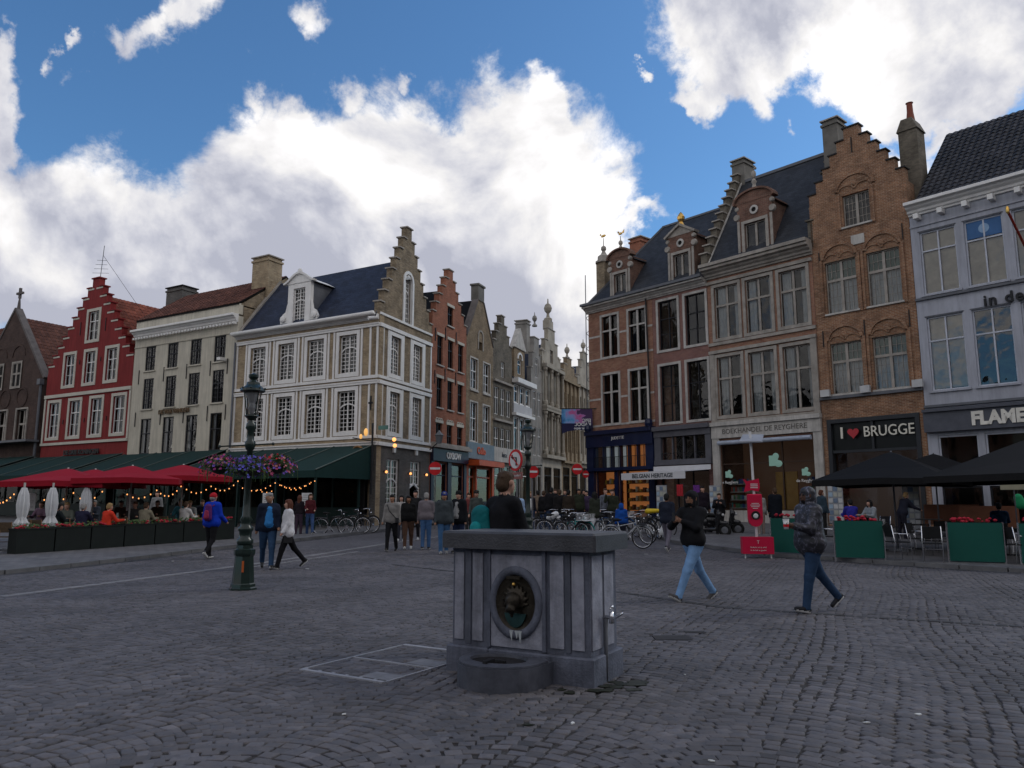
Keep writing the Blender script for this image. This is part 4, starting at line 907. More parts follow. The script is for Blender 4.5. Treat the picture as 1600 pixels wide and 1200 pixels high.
H = House('dark_brick_house', 'dark sooty brick house at the left edge with a plain tiled roof', lineL(56), lineL(39.4), 'house')
W = H.W; ze = Z(H, 5, 575); B2 = row(H, [(1, 9, 640, 690)], 1.1); z0_, z1_ = B2[0][2], B2[0][3]; ze = max(ze, z1_ + 1)
hs = [(1.0 + 2.3 * i, 2.1 + 2.3 * i, z0_, z1_) for i in range(7)]
plate([(0, W, -.8, ze)], hs, .4).build('wall', dbr, H.root)
for r in hs: window(H.root, *r, frame=STONED, nx=2, tr=.45, mul=.12, sur=STONED, sw=.1)
zr = Z(H, 10, 512, 3.5); interior(H, 7, ze, y=1.5); shell(H, 7, ze, dbr); roof_eave(H, 0, 7, ze, zr, brownt); end_gable(H, 0, 7, ze, zr, W - .2, .2, dbr)
tiles(H.root, (0, -.1, ze), (W, -.1, ze), (W, 3.5, zr), (0, 3.5, zr), .35, .4, brownt)
# ============ side street, left-hand row
def street_house(name, label, s0, s1, m, ze_px, pk_px=None, nst=0, wins=(), wstyle=None, roofm=None, shop=None, top=0.6, kind='step', depth=9, roofh=3.0):
    H = House(name, label, lineS(s0), lineS(s1 - 0.02), 'house', 'tall narrow houses along the side street'); W = H.W
    ze = Z(H, *ze_px); rects = [(0, W, -.8, ze)]; st = []
    if kind == 'step':
        zp = Z(H, *pk_px); st = steps(0.03, W - .03, ze, zp, nst, top); rects += st
    holes = []
    for nrow, (zt, zb, nwin, wd, lo_, hi_) in enumerate(wins):
        z1, z0 = Z(H, *zt), Z(H, *zb)
        for i in range(nwin):
            c = W * (lo_ + (hi_ - lo_) * ((i + .5) / nwin)); holes.append((c - wd / 2, c + wd / 2, z0, z1))
    gz = 3.35 if shop is None else shop
    g0 = [(0.35, W * .45, .05, gz), (W * .55, W - .35, .05, gz)]
    plate(rects, holes + g0, .35).build('wall', m, H.root)
    if st: step_caps(H.root, st, STONED, .35, .07, .06)
    for r in holes: window(H.root, *r, **(wstyle or {}))
    interior(H, depth, ze, y=1.4); shell(H, depth, ze, m)
    H.ze = ze; H.holes = holes; H.g0 = g0
    if kind == 'step': roof_gable(H, .3, depth, ze, zp - 1.2, roofm or brownt)
    elif kind == 'eave': H.zr = ze + roofh; roof_eave(H, 0, depth, ze, ze + roofh, roofm or navy); end_gable(H, 0, depth, ze, ze + roofh, 0, .15, m); end_gable(H, 0, depth, ze, ze + roofh, W - .15, .15, m)
    return H
orb = brick('orange_brick', (0.36, 0.125, 0.07), (0.27, 0.09, 0.05), (0.24, 0.16, 0.12), stain=.25)
H = street_house('brick_house', 'narrow orange brick house with stepped gable beside the yellow corner house', 5.8, 10.6, orb, (675, 500), (701, 421), 6,
    [((706, 534), (706, 577), 3, .72, .07, .97), ((704, 597), (704, 641), 3, .72, .07, .97), ((702, 665), (702, 712), 3, .76, .07, .97), ((704, 481), (704, 510), 1, .75, .3, .7)],
    dict(frame=BLACKW, nx=2, tr=.34, d=.12, fw=.045, sill=STONE, curtain=[('l', .5), ('r', .4)]), redt)
W = H.W
for r in H.holes: MB().box(r[0] - .12, r[1] + .12, -.05, -.002, r[3] + .03, r[3] + .2).build('lintel', ivory, H.root)
for r in H.holes[:3] + H.holes[3:6]:
    for j in range(3): arc_relief((r[0] + r[1]) / 2 - .28 + .28 * j, r[2] - .75, .1, .04, -.05, -.002, 0, 180, 6).build('blind_arch', ivory, H.root)
anchors(H, [(W * .08, H.holes[0][3]), (W * .36, H.holes[0][3] + .3), (W * .67, H.holes[0][3] + .3), (W * .08, H.holes[3][3]), (W * .36, H.holes[3][3] + .3), (W * .67, H.holes[3][3] + .3)], h=.8)
plum = mat('dark_plum_paint', (0.022, 0.017, 0.035), .4)
MB().box(0, W, -.22, -.002, 3.45, 4.15).box(0, .35, -.1, -.003, 0, 3.44).box(W - .35, W, -.1, -.003, 0, 3.44).box(W * .45, W * .55, -.1, -.003, 0, 3.44).build('shop_front', plum, H.root)
MB().box(-.05, W + .05, -.45, -.002, 4.2, 4.38).box(0, W, -.3, -.003, 4.38, 4.5).build('shop_cornice', STONED, H.root)
text('OXBOW', .55, WHITE, H.root, (W * .55, -.24, 3.8), name='shop_lettering', ext=.02, sx=.9, bold=.012)
for r in H.g0: window(H.root, *r, frame=plum, nx=1, tr=.2, d=.1, glassm=GLS)
pgd = mat('dull_grey_stone', (0.15, 0.14, 0.125), .85, .3, 1.2, .3, 15)
tanb = brick('tan_brick', (0.26, 0.19, 0.115), (0.19, 0.135, 0.085), (0.2, 0.17, 0.13), stain=.4)
H = House('tan_gable_house', 'tan brick house with tall straight-sided gable and grey chimney top', lineS(10.6), lineS(15.0), 'house', 'tall narrow houses along the side street')
W = H.W; ze = Z(H, 733, 525); zp = Z(H, 750, 476)
B1 = row(H, [(736, 747, 560, 608), (756, 766, 570, 614)]); B2 = row(H, [(735, 747, 629, 689), (756, 766, 635, 694)])
z = [(B1[0][2], B1[0][3]), (B2[0][2], B2[0][3])]
holes = [(W * c - .55, W * c + .55, a, b) for a, b in z for c in (.27, .74)]
g0 = [(.3, W * .32, .05, 3.2), (W * .36, W - .3, .05, 3.2)]; ni = (W / 2 - .3, W / 2 + .3, Z(H, 752, 548), ze - .05)
plate([(0, W, -.8, ze)], holes + g0 + [ni], .35).build('wall', tanb, H.root)
zf = Z(H, 750, 470)
MB().prism([(0, ze), (W, ze), (W / 2 + .5, zf), (W / 2 - .5, zf)], 0, .35).build('gable', tanb, H.root)
MB().bar((0, .17, ze), (W / 2 - .5, .17, zf), .45, .1).bar((W, .17, ze), (W / 2 + .5, .17, zf), .45, .1).build('gable_coping', SOOT, H.root)
MB().box(W / 2 - .48, W / 2 + .48, -.05, .5, zf, zf + 1.0).box(W / 2 - .56, W / 2 + .56, -.12, .56, zf + 1.0, zf + 1.12).build('chimney', pgd, H.root)
arc_relief(W / 2, ze + .3, .34, .12, -.05, -.002, 0, 180).box(W / 2 - .46, W / 2 - .34, -.05, -.002, ni[2], ze + .3).box(W / 2 + .34, W / 2 + .46, -.05, -.002, ni[2], ze + .3).build('niche_frame', STONED, H.root)
for r in holes: window(H.root, *r, frame=WHITE, nx=2, tr=.4, grid=(1, 2), gw=.03, d=.12, sur=STONE, sw=.1, sill=STONE)
interior(H, 9, ze, y=1.4); shell(H, 9, ze, tanb); roof_gable(H, .3, 9, ze, zf + .1, redt)
bluegrey = mat('blue_grey_board', (0.16, 0.22, 0.26), .6); orp = mat('orange_paint', (0.50, 0.085, 0.025), .45)
MB().box(.05, W - .05, -.14, -.002, 3.72, 4.75).build('shop_sign_board', bluegrey, H.root)
text('Celio', .62, orp, H.root, (W * .48, -.16, 4.25), name='shop_lettering', ext=.03, bold=.02)
MB().box(.1, W - .1, -.9, -.002, 3.25, 3.6).build('awning', orp, H.root)
MB().box(0, .3, -.1, -.003, 0, 3.24).box(W - .3, W, -.1, -.003, 0, 3.24).box(W * .32, W * .36, -.1, -.003, 0, 3.24).build('shop_front', orp, H.root)
for r in g0: window(H.root, *r, frame=orp, nx=1, tr=.18, d=.1, glassm=GLS, fw=.1)
dkst = brick('grey_brick_front', (0.17, 0.145, 0.11), (0.12, 0.10, 0.08), (0.13, 0.12, 0.10), stain=.5)
H = street_house('grey_brick_house', 'narrow grey brick house with small stepped gable and wide white windows', 15.0, 18.6, dkst, (773, 545), (783, 493), 4,
    [((786, 566), (786, 590), 1, .7, .3, .7), ((786, 608), (786, 650), 3, .85, .03, .97), ((786, 670), (786, 714), 3, .85, .03, .97)],
    dict(frame=WHITE, nx=2, tr=.38, d=.1, fw=.05), brownt)
W = H.W
for z in (H.holes[1][3] + .35, H.holes[4][3] + .45): MB().box(0, W, -.18, -.002, z, z + .15).build('string_course', STONED, H.root)
MB().box(0, W, -.12, -.002, 3.6, 4.6).build('shop_sign_board', STONE, H.root)
text('hera', .5, plum, H.root, (W * .5, -.14, 4.1), name='shop_lettering')
for r in H.g0: window(H.root, *r, frame=WHITE, nx=1, tr=.2, d=.1, glassm=GLS)
chimney(H, .2, .7, 1.2, 2.0, H.ze, Z(H, 770, 490, 1.5), tanb)
whs = mat('white_grey_stucco', (0.46, 0.46, 0.47), .8, .12, 1)
H = street_house('white_bay_house', 'pale house with round-topped dormer front and a white projecting bay', 18.6, 22.7, dkst, (801, 590), None, 0,
    [((815, 606), (815, 632), 3, .8, .04, .96), ((815, 655), (815, 705), 3, .85, .04, .96)], dict(frame=WHITE, nx=1, tr=.3, d=.08, fw=.08, sur=WHITE, sw=.08), navy, kind='eave', roofh=2.6)
W = H.W; ze = H.ze
MB().box(0, W, -.5, -.002, ze - .35, ze + .0).build('cornice', WHITE, H.root); MB().box(0, W, -.35, -.002, H.holes[0][2] - 1.0, H.holes[0][2] - .8).build('cornice', WHITE, H.root)
MB().box(0.1, W - .1, -.12, -.003, H.holes[0][2] - .8, H.holes[0][2] - .1).build('white_panelling', whs, H.root)
zd = Z(H, 812, 545); zdt = Z(H, 812, 518)
du = W * .45
a = plate([(du - 1.1, du + 1.1, ze, zd)], [(du - .4, du + .4, ze + .5, zd - .8)], .3, .1).build('dormer', tanb, H.root)
MB().prism([(du - 1.25, zd), (du + 1.25, zd), (du + .7, zd + .7), (du, zdt + .3), (du - .7, zd + .7)], .0, .45).build('pediment', STONE, a)
window(H.root, du - .4, du + .4, ze + .5, zd - .8, d=.2, frame=WHITE, nx=1, tr=.3, sur=None)
arc_relief(du, zd - .8, .4, .14, .02, .1, 0, 180).build('arch', WHITE, a)
MB().poly([(du - 1.1, .4, ze), (du - 1.1, 3, zd), (du - 1.1, .4, zd)]).poly([(du + 1.1, .4, ze), (du + 1.1, .4, zd), (du + 1.1, 3, zd)]).poly([(du - 1.25, .4, zd), (du + 1.25, .4, zd), (du + 1.25, 3, zd), (du - 1.25, 3, zd)]).build('dormer_cheeks', LEAD, a)
for uu in (.5, 1.3): MB().lathe([(.13, 0), (.13, 3.6)], (W * .2 + uu, 3.2, ze + 1.6), 10).build('flue_pipe', LEAD, H.root)
for r in H.g0: window(H.root, *r, frame=WHITE, nx=1, tr=.2, d=.1, glassm=GLS)
pgs = mat('pale_grey_stone', (0.24, 0.225, 0.205), .85, .3, 1.2, .3, 15)
H = street_house('grey_stone_house', 'grey stone house with curved gable between the white bay house and the palazzo front', 22.7, 25.4, pgs, (835, 600), (837, 528), 3,
    [((838, 612), (838, 650), 2, .75, .08, .92), ((838, 668), (838, 712), 2, .75, .08, .92), ((838, 560), (838, 590), 1, .8, .2, .8)], dict(frame=WHITE, nx=2, tr=.3, d=.08, fw=.05), navy, top=1.2)
chimney(H, H.W - .9, H.W - .1, 1, 2, H.ze, Z(H, 846, 515, 1.0), pgs)
finb = finial((H.W * .5, .15, Z(H, 846, 515)), 1.3).build('finial', pgs, H.root)
for r in H.g0: window(H.root, *r, frame=STONED, nx=1, tr=.2, d=.1, glassm=GLS)
sun1 = mat('warm_sandstone', (0.34, 0.305, 0.25), .85, .3, 1.0, .3, 15)
H = street_house('palazzo_house', 'tall ornate stone front with columns and urn pinnacles along the side street', 25.4, 30.4, sun1, (862, 575), (862, 516), 3,
    [((864, 592), (864, 628), 3, .8, .05, .95), ((864, 655), (864, 700), 3, .95, .05, .95), ((862, 548), (862, 568), 1, .8, .3, .7)], dict(frame=STONED, nx=2, tr=.3, d=.15, fw=.06), navy, top=1.8)
W = H.W
for c in (.02, .335, .65, .965):
    u = W * c + .05
    for z0, z1 in ((H.holes[0][2] - .5, H.ze - .3), (H.holes[3][2] - .6, H.holes[3][3] + .4)):
        MB().lathe([(.2, 0), (.2, .25), (.13, .3), (.11, z1 - z0 - .35), (.2, z1 - z0 - .2), (.2, z1 - z0)], (u, -.2, z0), 10).build('column', sun1, H.root)
for r in H.holes[3:6]: arc_relief((r[0] + r[1]) / 2, r[3] - .1, .5, .16, -.12, -.002, 0, 180).build('arch', sun1, H.root)
for z in (H.ze - .28, H.holes[0][2] - .85, H.holes[3][3] + .45, H.holes[3][2] - .95): MB().box(-.05, W + .05, -.42, -.002, z, z + .28).build('cornice', sun1, H.root)
ztop = Z(H, 862, 516); MB().box(W / 2 - .5, W / 2 + .5, 0, .6, ztop, ztop + .8).build('pinnacle_base', sun1, H.root); finial((W / 2, .3, ztop + .8), 2.2).build('finial', sun1, H.root)
for c in (.08, .92): finial((W * c, .2, H.ze + .1), 1.8).build('finial', sun1, H.root)
for r in H.g0: window(H.root, *r, frame=IRON, nx=1, tr=.2, d=.1, glassm=GLS)
brs = brick('ochre_brick', (0.28, 0.22, 0.145), (0.22, 0.16, 0.105), (0.3, 0.24, 0.16), stain=.3)
for (nm, lb, s0, s1, m_, zpx, pk, nn_) in (('ochre_house', 'ochre brick house with pinnacled gable glimpsed left of the hanging banner', 30.4, 35.6, brs, (890, 595), (893, 563), 3),
                          ('sandstone_house', 'yellow sandstone house behind the hanging banner with rows of slender windows', 35.6, 41.2, sun1, (906, 600), (903, 545), 4),
                          ('far_street_house', 'last ochre house visible down the side street, next to scaffolding', 41.2, 50, brs, (915, 610), (914, 590), 3)):
    H = street_house(nm, lb, s0, s1, m_, zpx, pk, nn_, [((pk[0], 618), (pk[0], 650), 4, .7, .04, .96), ((pk[0], 672), (pk[0], 708), 4, .7, .04, .96)], dict(frame=STONED, nx=1, tr=.3, d=.2, fw=.06), navy, top=1.4)
    W = H.W; ztop = Z(H, *pk); finial((W / 2, .2, ztop), 1.6).build('finial', sun1, H.root)
    for i in range(5): MB().box(W * (.02 + .24 * i) - .1, W * (.02 + .24 * i) + .1, -.16, -.002, 3.6, H.ze - .1).build('pilaster_strip', m_, H.root)
    for z in (3.7, H.holes[4][3] + .5, H.ze - .3): MB().box(0, W, -.3, -.002, z, z + .2).build('cornice', m_, H.root)
    for r in H.holes[4:8]: arc_relief((r[0] + r[1]) / 2, r[3], .35, .12, -.1, -.002).build('arch', m_, H.root)
    for r in H.g0: window(H.root, *r, frame=IRON, nx=1, tr=.2, d=.1, glassm=GLS)
# far end of the street and backs beyond
H = House('street_end_house', 'brown brick house closing the far end of the side street', (9, 90), (26, 86), 'house'); plate([(0, H.W, -.8, 12)], [(1.5 + 3 * i, 2.7 + 3 * i, z, z + 2) for i in range(5) for z in (1, 5, 8.6)], .3).build('wall', brs, H.root)
for i in range(5):
    for z in (1, 5, 8.6): window(H.root, 1.5 + 3 * i, 2.7 + 3 * i, z, z + 2, frame=WHITE, nx=2, tr=.3)
interior(H, 8, 12); roof_eave(H, 0, 8, 12, 15.5, brownt)

# ============ right-hand row
rb = brick('red_brown_brick', (0.255, 0.10, 0.065), (0.33, 0.17, 0.105), (0.25, 0.20, 0.16), stain=.3, white=.15)
pkb = brick('purple_brick', (0.20, 0.085, 0.075), (0.25, 0.115, 0.09), (0.24, 0.19, 0.17), stain=.25)
gslate = slate('grey_slate', (0.030, 0.033, 0.040))
wrb = brick('sooty_red_brick', (0.19, 0.085, 0.058), (0.13, 0.062, 0.045), (0.19, 0.16, 0.13), stain=.45)
def dormer(H, px, z0, wd, hh, m, roofrise, yoff=0.18, top='arch', fin=True, quoins=False):
    m = wrb; u = px; x0, x1 = u - wd / 2, u + wd / 2; wz0, wz1 = z0 + .12, z0 + hh * .50
    d = plate([(x0, x1, z0, z0 + hh * .80)], [(u - wd * .30, u + wd * .30, wz0, wz1)], .3, yoff).build('dormer', m, H.root)
    window(H.root, u - wd * .30, u + wd * .30, wz0, wz1, d=yoff + .14, frame=STONED, nx=2, tr=0, fw=.06, mul=.12)
    sb = MB().box(x0, x0 + .14, yoff - .04, yoff - .002, z0, z0 + hh * .56).box(x1 - .14, x1, yoff - .04, yoff - .002, z0, z0 + hh * .56).box(u - wd * .38, u - wd * .30, yoff - .05, yoff - .002, z0, wz1 + .1).box(u + wd * .30, u + wd * .38, yoff - .05, yoff - .002, z0, wz1 + .1).box(u - wd * .38, u + wd * .38, yoff - .06, yoff - .053, wz1 + .0, wz1 + .16)
    sb.build('stone_dressings', STONED, d)
    MB().lathe([(.0, 0), (.24, 0), (.24, .06), (.13, .07)], (u, yoff, z0 + hh * .67), 14, 'y', cap=False).build('oculus_ring', STONE, d); MB().lathe([(.12, 0), (.12, .025)], (u, yoff, z0 + hh * .67), 12, 'y').build('oculus', DARK, d)
    for sg in (-1, 1): MB().lathe([(.16, 0), (.2, .1), (.16, .2)], (u + sg * (wd / 2 + .02), yoff + .12, z0 + hh * .62), 12, 'y').lathe([(.12, 0), (.14, .1), (.1, .18)], (u + sg * (wd / 2 + .0), yoff + .12, z0 + hh * .74), 10, 'y').build('scroll', STONED, d)
    zt = z0 + hh * .80
    if top == 'arch':
        k_ = 12; P_ = [(u + (wd / 2 + .15) * math.cos(R(180 - 180 * i / k_)), zt + hh * .16 * math.sin(R(180 * i / k_))) for i in range(k_ + 1)]
        b = MB().prism(list(reversed(P_)), yoff - .02, yoff + .4)
        for a_, b_ in zip(P_[:-1], P_[1:]): b.bar((a_[0], yoff + .1, a_[1]), (b_[0], yoff + .1, b_[1]), .5, .10)
        b.build('pediment', STONED if wd > 2 else m, d)
    else:
        P_ = [(x0 - .15, zt), (u, zt + hh * .17), (x1 + .15, zt)]; b = MB().prism([P_[0], P_[2], P_[1]], yoff - .02, yoff + .4)
        for a_, b_ in zip(P_[:-1], P_[1:]): b.bar((a_[0], yoff + .1, a_[1]), (b_[0], yoff + .1, b_[1]), .5, .12)
        b.build('pediment', STONED, d)
    b = MB().poly([(x0 + .05, yoff + .3, z0), (x0 + .05, yoff + .3, zt), (x0 + .05, yoff + roofrise, zt)]).poly([(x1 - .05, yoff + .3, z0), (x1 - .05, yoff + roofrise, zt), (x1 - .05, yoff + .3, zt)]); b.build('dormer_cheeks', m, d)
    MB().poly([(x0 - .1, yoff + .3, zt - .2), (u, yoff + .3, zt + hh * .14), (u, yoff + roofrise + .8, zt + hh * .14), (x0 - .1, yoff + roofrise, zt - .2)]).poly([(u, yoff + .3, zt + hh * .14), (x1 + .1, yoff + .3, zt - .2), (x1 + .1, yoff + roofrise, zt - .2), (u, yoff + roofrise + .8, zt + hh * .14)]).build('dormer_roof', gslate, d)
    return d, zt + hh * .16
# --- A and B share a roof: two houses, the roof belongs to the left one
HA_ = House('brick_shop_house', 'red brick corner house above the navy blue shop front with stone cross windows', lineR(11.24), lineR(6.32), 'house')
HB_ = House('purple_brick_house', 'purple brick house with big white framed windows above the grey shop front', lineR(6.30), lineR(2.63), 'house')
H = HA_; W = H.W; ze = (Z(H, 920, 484) + Z(H, 1024, 455)) / 2; zeA = ze
a1 = row(H, [(941, 965, 494, 556), (982.5, 1009, 482.5, 549)]); a2 = row(H, [(941, 966, 586, 661), (984, 1011, 577.5, 657.5)])
a2 = [(p[0], p[1], q[2], q[3]) for p, q in zip(a1, a2)]; zg = Z(H, 975, 668)
g0 = [(.45, W * .40, .4, 2.75), (W * .45, W - .45, .4, 2.75)]
mez = (.55, W - .55, Z(H, 972, 730), Z(H, 972, 697))
plate([(0, W, -.8, ze)], a1 + a2 + g0 + [mez], .35).build('wall', rb, H.root)
for r in a1 + a2: window(H.root, *r, frame=BLACKW, nx=2, tr=.36, mul=.05, d=.16, fw=.05, sur=STONE, sw=.14, sp=.05); 
for r in a1 + a2:
    um_ = (r[0] + r[1]) / 2; zt_ = r[3] - (r[3] - r[2]) * .36; MB().box(um_ - .06, um_ + .06, .02, .10, r[2], r[3]).box(r[0], um_ - .06, .02, .10, zt_ - .05, zt_ + .05).box(um_ + .06, r[1], .02, .10, zt_ - .05, zt_ + .05).build('stone_cross', STONE, H.root)
for z in (a1[0][2] + (a1[0][3] - a1[0][2]) * .52, a2[0][2] + (a2[0][3] - a2[0][2]) * .5, a1[0][2] - .15, a2[0][2] - .15):
    for x0, x1 in ((0, a1[0][0] - .142), (a1[0][1] + .142, a1[1][0] - .142), (a1[1][1] + .142, W)): MB().box(x0, x1, -.018, -.002, z, z + .11).build('stone_band', STONE, H.root)
navyp = mat('navy_paint', (0.010, 0.016, 0.050), .35, coat=.3)
mz0, mz1 = mez[2], mez[3]
sf = MB().box(-.05, W, -.35, -.003, mz1, zg - .35).box(-.05, W + .02, -.5, -.003, zg - .35, zg - .1).box(-.05, .5, -.28, -.003, 2.76, mz1).box(W - .5, W, -.28, -.003, 2.76, mz1).box(-.05, W, -.35, -.003, 2.76, mz0)
sf.box(-.05, .42, -.2, -.003, 0, 2.76).box(W - .42, W, -.2, -.003, 0, 2.76).box(W * .40, W * .45, -.15, -.003, 0, 2.76); sfo = sf.build('shop_front', navyp, H.root)
for uu in (0.2, W - .15): MB().lathe([(.2, 0), (.24, .15), (.2, .35), (.1, .42)], (uu, -.4, zg - .1), 10).build('scroll_bracket', navyp, sfo)
nm = 6
for i in range(nm + 1):
    x = mez[0] + (mez[1] - mez[0]) * i / nm; MB().box(x - .05, x + .05, -.2, .05, mz0, mz1).build('mullion', navyp, sfo)
warm = emis('warm_lit_shop_interior', (0.42, 0.15, 0.045), 0.42); pale = emis('pale_lit_interior', (0.36, 0.40, 0.42), 0.35)
for i in range(nm):
    x0 = mez[0] + (mez[1] - mez[0]) * i / nm + .05; x1 = x0 + (mez[1] - mez[0]) / nm - .1
    MB().poly([(x0, .0, mz0), (x1, .0, mz0), (x1, .0, mz1), (x0, .0, mz1)]).build('pane', GLS, sfo)
    MB().box(x0, x1, .4, .45, mz0, mz1).build('lit_room_wall', warm if i > 2 else pale, sfo)
rl = MB(); zr_ = mz0 + (mz1 - mz0) * .5
rl.bar((mez[0], -.25, zr_), (mez[1], -.25, zr_), .03)
for i in range(44): x = mez[0] + (mez[1] - mez[0]) * i / 43; rl.bar((x, -.25, mz0), (x, -.25, zr_), .015)
rl.build('balcony_railing', IRON, sfo)
text('JUDETTE', .24, WHITE, H.root, (W * .5, -.37, (mz1 + zg - .35) / 2 + .1), name='shop_lettering', ext=.01)
shelfm = mat('wooden_shelf', (0.20, 0.10, 0.04), .6)
for r in g0:
    window(H.root, *r, frame=navyp, nx=1, tr=0, d=.1, glassm=GLS)
    s = MB().box(r[0], r[1], .9, .93, r[2], r[3]).build('lit_room_wall', warm, H.root)
    for zz in (.5, 1.0, 1.5, 2.0): 
        sh = MB().box(r[0] + .1, r[1] - .1, .5, .85, zz, zz + .04).build('shelf', shelfm, s)
        for j in range(7):
            x = r[0] + .2 + j * (r[1] - r[0] - .4) / 7; MB().box(x, x + .14, .55, .75, zz + .042, zz + rnd.uniform(.18, .34)).build('goods', [mat('goods_yellow', (.5, .3, .05)), mat('goods_brown', (.15, .06, .03)), mat('goods_cream', (.5, .42, .3))][j % 3], sh)
interior(H, 8, ze, y=1.5, floors=(a2[0][2] - .3, a1[0][2] - .3))
shell(H, 8, ze, rb)
cornice(H, ze - .35, ze + .05, STONE, -.1, W, .5, n=4); MB().box(-.15, W, -.62, -.05, ze + .055, ze + .2).build('gutter', LEAD, H.root)
wl = thing('x', None, None) if False else None
# roof of A+B : hipped at the street corner
WT = (Vector((*lineR(2.63), 0)) - H.pl).length; zr = Z(H, 1035, 352, 3.4); yb_ = 7.6
b = MB(); x0, x1, hx = -.1, WT - .3, 3.0
b.poly([(x0, -.1, ze + .18), (x1, -.1, ze + .18), (x1, yb_ / 2, zr), (hx, yb_ / 2, zr)]); b.poly([(x0, yb_, ze + .18), (x0, -.1, ze + .18), (hx, yb_ / 2, zr)]); b.poly([(x1, yb_, ze + .18), (x0, yb_, ze + .18), (hx, yb_ / 2, zr), (x1, yb_ / 2, zr)]); b.poly([(x1, -.1, ze + .18), (x1, yb_, ze + .18), (x1, yb_ / 2, zr)])
b.build('roof', gslate, H.root)
MB().bar((x0, -.1, ze + .22), (hx, yb_ / 2, zr + .04), .1).bar((hx, yb_ / 2, zr + .04), (x1, yb_ / 2, zr + .04), .12).build('ridge_flashing', LEAD, H.root)
ud = U(H, 969, 440, .18); d1, zt1 = dormer(H, ud, ze + .1, 1.55, Z(H, 969, 388, .18) - ze, rb, 2.4)
bf = MB().lathe([(.2, 0), (.12, .12), (.06, .25), (.13, .36), (.13, .48), (.03, .6), (.02, .85)], (ud, .3, zt1), 10).build('finial', STONED, d1)
MB().ball((ud, .3, zt1 + 1.0), .16, .05, .08).prism([(ud + .1, zt1 + 1.02), (ud + .3, zt1 + 1.2), (ud + .26, zt1 + .98)], .28, .32).ball((ud - .16, .3, zt1 + 1.12), .06).build('gilded_rooster', GOLD, d1)
# corner turret chimney with weathercock
ut = U(H, 940, 440, 1.6); MB().box(ut - .35, ut + .35, 1.5, 2.2, ze, Z(H, 943, 400, 1.6) - .4).build('turret', obrick, H.root)
ztt = Z(H, 943, 400, 1.6) - .4; t2 = MB().lathe([(.55, 0), (.55, .12), (.42, .18), (.4, .45), (.2, .6), (.1, .8), (.18, .95), (.16, 1.1), (.03, 1.2), (.02, 1.7)], (ut, 1.85, ztt), 12).build('finial', STONED, H.root)
MB().ball((ut, 1.85, ztt + 1.85), .22, .05, .09).ball((ut - .24, 1.85, ztt + 1.98), .06).build('gilded_rooster', GOLD, t2)
uc = U(H, 996, 385, 3.5); chimney(H, uc - .4, uc + .5, 3.2, 4.2, ze + 1.5, Z(H, 996, 374, 3.5), orb)
MB().tube([(W - .35, -.12, ze - .3), (W - .2, -.12, zg)], .045, 6).build('downpipe', IRON, H.root)
# --- B
H = HB_; W = H.W; ze = (Z(H, 1030, 453) + Z(H, 1105, 436)) / 2
b1 = row(H, [(1029, 1059, 470, 546), (1071, 1102.5, 457.5, 537.5)]); b2 = row(H, [(1031, 1062.5, 572.5, 659), (1075, 1109, 561, 655)])
b2 = [(p[0], p[1], q[2], q[3]) for p, q in zip(b1, b2)]; zg = Z(H, 1068, 664); mz0, mz1 = Z(H, 1070, 726), Z(H, 1070, 681)
ze = zeA + HA_.z0 - HB_.z0
g0 = [(.3, W - .3, .3, 2.7)]; mez = (.45, W - .35, mz0, mz1)
plate([(0, W, -.8, ze)], b1 + b2 + g0 + [mez], .35).build('wall', pkb, H.root)
for r in b1 + b2: window(H.root, *r, frame=BLACKW, nx=2, tr=.36, grid=(1, 2), d=.15, fw=.05, sur=WHITE if False else STONE, sw=.14, sp=.05, gw=.03)
greyp = mat('grey_shop_paint', (0.10, 0.10, 0.115), .5)
sf = MB().box(0.02, W, -.25, -.003, mz1, zg - .25).box(0.02, W, -.42, -.003, zg - .25, zg - .02).box(0.02, .45, -.2, -.003, mz0, mz1).box(W - .35, W, -.2, -.003, mz0, mz1).box(0.02, W, -.25, -.003, 3.3, mz0).build('shop_front', greyp, H.root)
for i in range(4):
    x0 = mez[0] + (mez[1] - mez[0]) * i / 4; x1 = x0 + (mez[1] - mez[0]) / 4
    if i: MB().box(x0 - .035, x0 + .035, -.1, .05, mz0, mz1).build('mullion', greyp, sf)
    MB().poly([(x0 + .035, .02, mz0), (x1 - .035, .02, mz0), (x1 - .035, .02, mz1), (x0 + .035, .02, mz1)]).build('pane', GL, sf)
    zz = mz0 + (mz1 - mz0) * .42; r_ = MB().bar((x0 + .05, -.15, zz), (x1 - .05, -.15, zz), .03).bar((x0 + .05, -.15, mz0 + .04), (x1 - .05, -.15, mz0 + .04), .03).bar((x0 + .05, -.15, mz0 + .04), (x1 - .05, -.15, zz), .02).bar((x0 + .05, -.15, zz), (x1 - .05, -.15, mz0 + .04), .02)
    r_.build('balcony_railing', IRON, sf)
window(H.root, *g0[0], frame=BLACKW, nx=3, tr=0, d=.1, glassm=GLS)
interior(H, 8, ze, y=1.5, floors=(b2[0][2] - .3, b1[0][2] - .3))
dimw = emis('dim_lit_interior', (0.10, 0.065, 0.05), .10); MB().box(.3, W - .3, 1.1, 1.13, .3, 2.7).build('lit_room_wall', dimw, H.root)
cornice(H, ze - .35, ze + .05, STONE, 0, W, .5, n=4); MB().box(0, W, -.62, -.05, ze + .055, ze + .2).build('gutter', LEAD, H.root)
ud = U(H, 1064, 400, .18); d1, zt1 = dormer(H, ud, ze + .1, 1.75, Z(H, 1064, 350, .18) - ze, rb, 2.6, top='tri')
MB().lathe([(.2, 0), (.14, .1), (.1, .2), (.2, .35), (.22, .5), (.12, .68), (.02, .8)], (ud, .3, zt1), 10).build('finial', GOLD, d1)
